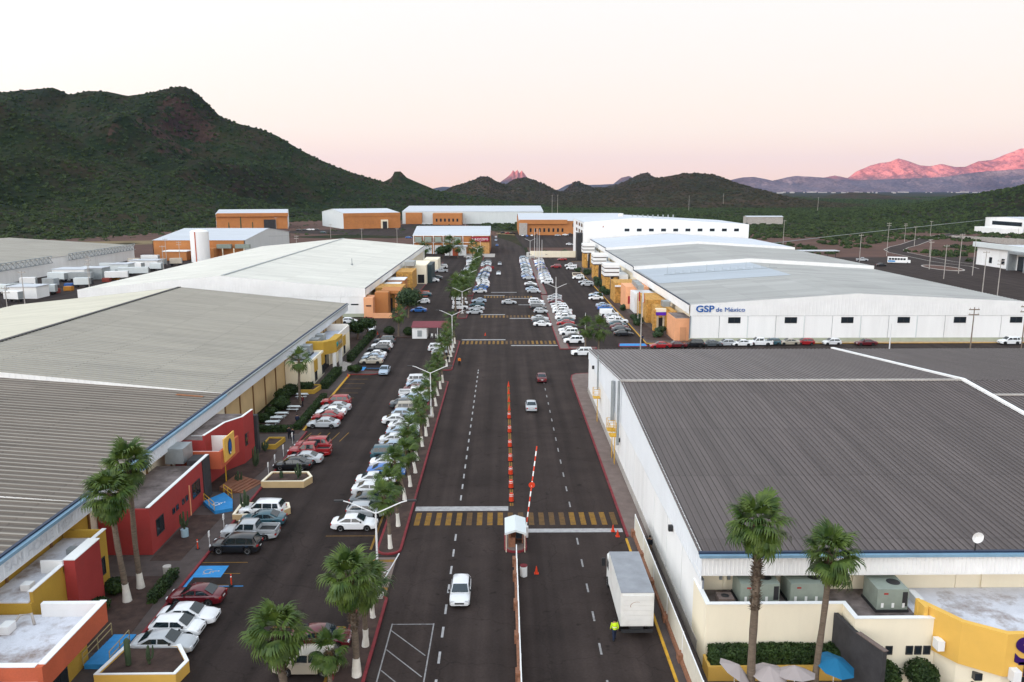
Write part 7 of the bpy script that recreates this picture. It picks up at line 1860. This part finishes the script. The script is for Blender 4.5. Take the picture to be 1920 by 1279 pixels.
def pole(x, y, h, label, m=POLEW, cross=0, r_=.12, group=None, name='pole', cat='pole', z0=0):
    T = thing(name, label, cat, x, y, z0, 0, group)
    obj('shaft', MB().tube([(0, 0, 0), (0, 0, h)], [r_, r_ * .6], 7).mesh('shaft', m, 60), T)
    for k in range(cross):
        obj('cross_arm', MB().box(-1.1, 1.1, -.08, .08, h - .6 - 1.1 * k, h - .4 - 1.1 * k).mesh('cross_arm', m), T)
        for s in (-.9, 0, .9): obj('insulator', MB().tube([(s, 0, h - .4 - 1.1 * k), (s, 0, h - .1 - 1.1 * k)], .06, 5).mesh('insulator', CONC), T)
    return T
for i, (x, y, h) in enumerate(((34.2, 199.4, 8.3), (34.4, 195.3, 8.6), (35.2, 198.5, 7.9))): 
    T = pole(x, y, h, f'white flagpole by the stone annex, {["left", "middle", "right"][i]} of three', POLEW, 0, .07, 'flagpoles by the stone annex', 'flagpole', 'flagpole')
    obj('flag', MB().quad((0.07, 0, h - 2.6), (.5, .2, h - 2.5), (.42, .15, h - .2), (.07, 0, h - .1)).mesh('flag', mat(['red_flag', 'white_flag', 'orange_flag'][i], [(.45, .04, .04), (.7, .7, .7), (.5, .14, .05)][i], .8)), T)
for i, (x, y, h) in enumerate(((15.4, 392, 15), (16.4, 386, 15), (17.2, 380, 15), (14.9, 330, 14), (14.6, 300, 15), (14.8, 222, 9.5), (17.6, 168.2, 7.6))):
    pole(x, y, h, f'tall plain white pole, {ordn(6 - i)} from the near end of the right island', POLEW, 0, .1, 'white poles on the right island')
for i, (x, y, h, c) in enumerate(((28.5, 162, 11.3, 0), (99.9, 166, 9.0, 2), (110.9, 166, 9.6, 2), (82.5, 166, 5.5, 0))):
    pole(x, y, h, ['slim grey pole behind the near right warehouse roof edge', 'wooden utility pole before the white lettered wall, left of two', 'wooden utility pole before the white lettered wall, right of two', 'short white pole before the white lettered wall'][i], [CONC, WOODC, WOODC, POLEW][i], c, .14, None, 'utility_pole', 'utility pole')
up = [(-128, 205, 9), (-142, 236, 10), (-136, 262, 10), (-150, 290, 10), (-140, 330, 11), (-152, 362, 12), (-150, 372, 10), (-250, 400, 9), (-170, 470, 9), (-108, 420, 10), (-84, 478, 11), (-66, 500, 10), (-120, 560, 10), (-180, 640, 12), (-30, 640, 11), (18, 700, 12), (66, 660, 12), (120, 620, 12), (124, 450, 16), (165, 470, 16), (167, 372, 13), (197, 408, 17), (182, 338, 12), (168, 301, 13), (185, 321, 16), (186, 313, 15), (156, 256, 14), (156, 248, 12), (247, 478, 12), (217, 404, 9), (262, 520, 12), (300, 560, 12), (210, 290, 14)]
for i, (x, y, h) in enumerate(up):
    side = 'from the front behind the left warehouses' if x < 0 else 'in the line behind the right roofs'
    k = sum(1 for q in up[:i] if (q[0] < 0) == (x < 0))
    pole(x, y, h, f'thin grey utility pole, {ordn(k)} {side}', CONC, 1 if i % 3 else 2, .16, 'utility poles ' + side, 'utility_pole', 'utility pole')
w_ = MB()
seq = [(-250, 400, 9), (-170, 470, 9), (-108, 420, 10), (-84, 478, 11), (-66, 500, 10)]
for a, c in zip(seq, seq[1:]):
    P_ = []
    for k in range(9):
        t = k / 8; P_.append((a[0] + (c[0] - a[0]) * t, a[1] + (c[1] - a[1]) * t, a[2] + (c[2] - a[2]) * t - 1.2 * math.sin(math.pi * t)))
    w_.tube(P_, .03, 4)
solo('overhead_cable', w_, DARKM, 'thin overhead cable strung between poles behind the left warehouses', 'cable')
pp = [(120, 420, 4), (155, 451, 4), (204, 496, 5), (262, 548, 6), (428, 701, 8)]
pb = MB()
for a, c in zip(pp, pp[1:]): pb.tube([a, c], .16, 6)
T = solo('overhead_pipe', pb, GREYM, 'long pale pipeline climbing across the scrub on the right', 'pipe')
for i, (x, y, h) in enumerate(((70, 1150, 26), (78, 1152, 26), (300, 1300, 24), (410, 1500, 26), (900, 1500, 26), (470, 1200, 22))): pole(x, y, h, f'distant power line mast on the scrub plain, {ordn(i)} from the left', CONC, 1, .3, 'distant masts on the plain', 'power_mast', 'mast')
ks = thing('kiosk', 'white kiosk with dark red sheet roof and open seating beside the palms', 'kiosk', -16.5, 181)
part('hut', MB().box(-20.8, -17.5, 179.3, 183, 0, 2.5), WHITE, ks)
kr = MB(); kr.quad((-21, 179, 2.6), (-12, 179, 2.6), (-12, 183.4, 3.4), (-21, 183.4, 3.4)); kr.quad((-21, 179, 2.55), (-21, 183.4, 3.35), (-12, 183.4, 3.35), (-12, 179, 2.55))
part('roof', kr, mat('dark_red_sheet', (0.17, 0.03, 0.04), 0.6, 0.15, 1.0), ks); part('hatch', MB().box(-19.6, -18.6, 179.2, 179.3, .5, 1.9), GREYM, ks)
for x in (-15, -12.3): part('post', MB().tube([(x, 179.2, 0), (x, 179.2, 2.6)], .06, 6), WHITE, ks)
for i in range(4): 
    T = thing('patio_chair', f'white chair under the red kiosk roof, {ordn(i)} from the left', 'chair', -16.4 + 1.1 * i, 180.2, .01, i * 1.1, 'white chairs under the kiosk roof')
    obj('seat', MB().box(-.25, .25, -.25, .25, .42, .47).mesh('seat', WHITE), T); obj('backrest', MB().box(-.25, .25, .22, .27, .47, .95).mesh('backrest', WHITE), T)
    for sx in (-.2, .2):
        for sy in (-.2, .2): obj('leg', MB().box(sx - .025, sx + .025, sy - .025, sy + .025, 0, .42).mesh('leg', WHITE), T)
# small posts and signs along the left walk
for i, (x, y) in enumerate(((-28.0, 75.2), (-28.0, 71.2), (-28.0, 90.6), (-28.0, 93.4), (-28.0, 97.2), (-28.2, 102.4))):
    T = thing('stall_sign', f'small white stall sign, {ordn(i)} along the left walk', 'sign', x, y, .1, 0, 'white stall signs on the left walk'); obj('post', MB().tube([(0, 0, 0), (0, 0, 1.5)], .03, 6).mesh('post', POLEW), T); obj('plate', MB().box(-.03, .03, -.17, .17, 1.0, 1.55).mesh('plate', WHITE), T)
for i, (x, y, lab) in enumerate(((-28.9, 70.6, 'red post with white band by the drum planter'), (-23.4, 63.6, 'red post with white band beside the dark red sedan'))):
    T = thing('marker_post', lab, 'post', x, y, .1); obj('post', MB().tube([(0, 0, 0), (0, 0, 1.0)], .06, 8).mesh('post', ORNG), T); obj('white_band', MB().tube([(0, 0, .75), (0, 0, .85)], .065, 8).mesh('white_band', WHITE), T); obj('base', MB().tube([(0, 0, 0), (0, 0, .06)], .22, 10).mesh('base', TYRE), T)
T = thing('swing_gate', 'white swing gate arm fixed to the near lamp post', 'gate', -10.3, 62.6); part('arm', MB().tube([(-10.3, 61.7, 1.0), (-9.5, 67.6, 1.0)], .05, 6), POLEW, T); part('brace', MB().tube([(-10.3, 61.7, 1.9), (-9.9, 64.6, 1.0)], .04, 6), POLEW, T); part('post', MB().tube([(-10.3, 61.7, 0), (-10.3, 61.7, 2.0)], .06, 6), POLEW, T)

# trailers and trucks in the left service yard
rt_ = random.Random(31)
TRC = [WHITE, LGREYW, GREYM, mat('trailer_beige', (.5, .44, .36), .7), mat('trailer_blue', (.08, .16, .28), .6), mat('trailer_rust', (.22, .10, .06), .8, .3, 1.0)]
TRN = ['white', 'pale grey', 'metal grey', 'beige', 'blue', 'rusty']
for i in range(22):
    x = -166 + 9.5 * (i % 3) + rt_.uniform(-2, 2); y = 240 + 19.5 * (i // 3) + rt_.uniform(-3, 3); c = rt_.choice([0, 0, 0, 1, 1, 2, 2, 3, 5])
    L_ = rt_.choice([5, 8, 11]); T = thing('semi_trailer', f'{TRN[c]} trailer, {ordn(i)} from the near end of the left service yard', 'trailer', x, y, 0, rt_.uniform(-.35, .35), 'trailers in the left service yard')
    obj('box', MB().box(-L_ / 2, L_ / 2, -1.2, 1.2, 1.0, 3.3).mesh('box', TRC[c]), T); obj('frame', MB().box(-L_ / 2, L_ / 2, -.5, .5, .7, .99).mesh('frame', DARKM), T)
    obj('door', MB().box(L_ / 2, L_ / 2 + .05, -1.1, 1.1, 1.1, 3.2).mesh('door', GREYM), T)
    for wx in (-L_ * .36, L_ * .3):
        for sd in (-1, 1): obj('wheel', tw, T, (wx, sd * 1.0, .48))

# ---------------------------------------------------------------- people
SKIN = mat('skin', (0.30, 0.16, 0.10), 0.6, 0.08); HAIR = mat('dark_hair', (0.012, 0.009, 0.008), 0.7, 0.2)
def cloth(n, c): return mat(n, c, 0.9, 0.12, 6.0)
def person(x, y, rz, label, top, legs, pose='stand', z=.01, hat=None):
    T = thing('person', label, 'person', x, y, z, rz)
    st = .16 if pose == 'walk' else .05
    bm_v = [(0, 0, .98), (0, 0, 1.2), (0, 0, 1.40), (0, .0, 1.50), (0, .02, 1.60), (0, .02, 1.72)]
    e = [(0, 1), (1, 2), (2, 3), (3, 4), (4, 5)]
    rad = [.15, .15, .16, .065, .095, .085]
    for s in (-1, 1):
        i = len(bm_v)
        bm_v += [(s * .10, 0, .93), (s * .11, .03 + s * st * .6, .50), (s * .11, s * st, .08), (s * .12, s * st + .13, .04)]; rad += [.10, .065, .045, .04]
        e += [(0, i), (i, i + 1), (i + 1, i + 2), (i + 2, i + 3)]
        i = len(bm_v)
        bm_v += [(s * .20, 0, 1.40), (s * .25, -.03 - s * st * .4, 1.13), (s * .25, .06 - s * st * .7, .88), (s * .25, .09 - s * st * .7, .78)]; rad += [.065, .05, .038, .035]
        e += [(2, i), (i, i + 1), (i + 1, i + 2), (i + 2, i + 3)]
    me = bpy.data.meshes.new('body'); me.from_pydata(bm_v, e, []); me.materials.append(SKIN)
    o = obj('body', me, T)
    md = o.modifiers.new('skin', 'SKIN'); md.use_smooth_shade = True
    for k, r_ in enumerate(rad): me.skin_vertices[0].data[k].radius = (r_, r_ * (.8 if k < 3 else 1))
    me.skin_vertices[0].data[0].use_root = True
    o.modifiers.new('sub', 'SUBSURF').levels = 1
    o.modifiers['sub'].render_levels = 1
    obj('shirt', MB().tube([(0, 0, .93), (0, 0, 1.15), (0, 0, 1.36), (0, 0, 1.47)], [.19, .19, .215, .09], 12).mesh('shirt', top, 60), T)
    for s in (-1, 1):
        obj('sleeve', MB().tube([(s * .19, 0, 1.43), (s * .25, -.03 - s * st * .4, 1.13), (s * .25, .05 - s * st * .65, .92)], [.085, .07, .055], 8).mesh('sleeve', top, 60), T)
        obj('trouser_leg', MB().tube([(s * .09, 0, .98), (s * .11, .03 + s * st * .6, .50), (s * .11, s * st, .1)], [.125, .09, .07], 8).mesh('trouser_leg', legs, 60), T)
        obj('shoe', MB().box(s * .12 - .05, s * .12 + .05, s * st - .07, s * st + .2, 0, .09).mesh('shoe', TYRE), T)
    obj('hair', MB().tube([(0, 0, 1.62), (0, -.01, 1.72), (0, 0, 1.80)], [.108, .12, .05], 10).mesh('hair', HAIR, 60), T)
    return T
DK = cloth('dark_cloth', (0.012, 0.013, 0.018)); NV = cloth('navy_cloth', (0.015, 0.022, 0.05))
hv = person(8.35, 54.9, R(15), 'person in yellow-green safety vest and dark trousers walking behind the truck', cloth('hi_vis', (0.55, 0.75, 0.02)), NV, 'walk')
obj('reflective_band', MB().tube([(0, 0, 1.1), (0, 0, 1.16)], .2, 12, cap=False).mesh('reflective_band', WHITE), hv)
person(13.6, 69.2, R(150), 'person in black walking behind the right fence beside the white wall', DK, cloth('khaki_cloth', (.16, .11, .07)), 'walk', .13)
person(-29.2, 104.6, R(200), 'person in dark clothes standing at the corner of the garden walk', DK, DK, 'stand', .14)
person(-28.5, 103.8, R(160), 'person in black with pale bag by the red SUV', DK, NV, 'stand', .14)
person(-29.6, 110.6, R(20), 'person in navy standing beside the long garden hedge', NV, DK, 'stand', .14)
person(-31.4, 121.0, R(90), 'person in dark red top under the slender garden palm', cloth('maroon_cloth', (.10, .015, .02)), DK, 'stand', .16)
person(-8.5, 150.8, R(180), 'person in orange jacket walking along the road kerb by the palms', cloth('orange_cloth', (.65, .18, .02)), DK, 'walk')
person(-10.9, 152.0, R(0), 'person in dark clothes on the kerb strip beside the orange jacket walker', DK, DK, 'stand', .15)
person(34.8, 248.0, R(10), 'person in black walking by the stone annex on the right', DK, DK, 'walk', .14)
person(31.0, 174.0, R(60), 'person in dark blue at the blue access ramp on the right', NV, DK, 'walk', .14)

# ---------------------------------------------------------------- the air between here and the far mountains
hz = bpy.data.materials.new('haze_air'); hz.use_nodes = True
t = hz.node_tree
for n in list(t.nodes):
    if n.type != 'OUTPUT_MATERIAL': t.nodes.remove(n)
pv = t.nodes.new('ShaderNodeVolumePrincipled')
pv.inputs['Color'].default_value = (0.28, 0.45, 1.0, 1)
pv.inputs['Density'].default_value = 1.35e-5
t.links.new(pv.outputs[0], [n for n in t.nodes if n.type == 'OUTPUT_MATERIAL'][0].inputs['Volume'])
h_ = obj('haze', MB().box(-21500, 19500, -21500, 22500, -8, 905).mesh('haze', hz))
h_['kind'] = 'stuff'; h_['label'] = 'thin bluish evening haze over the whole valley'; h_['category'] = 'haze'
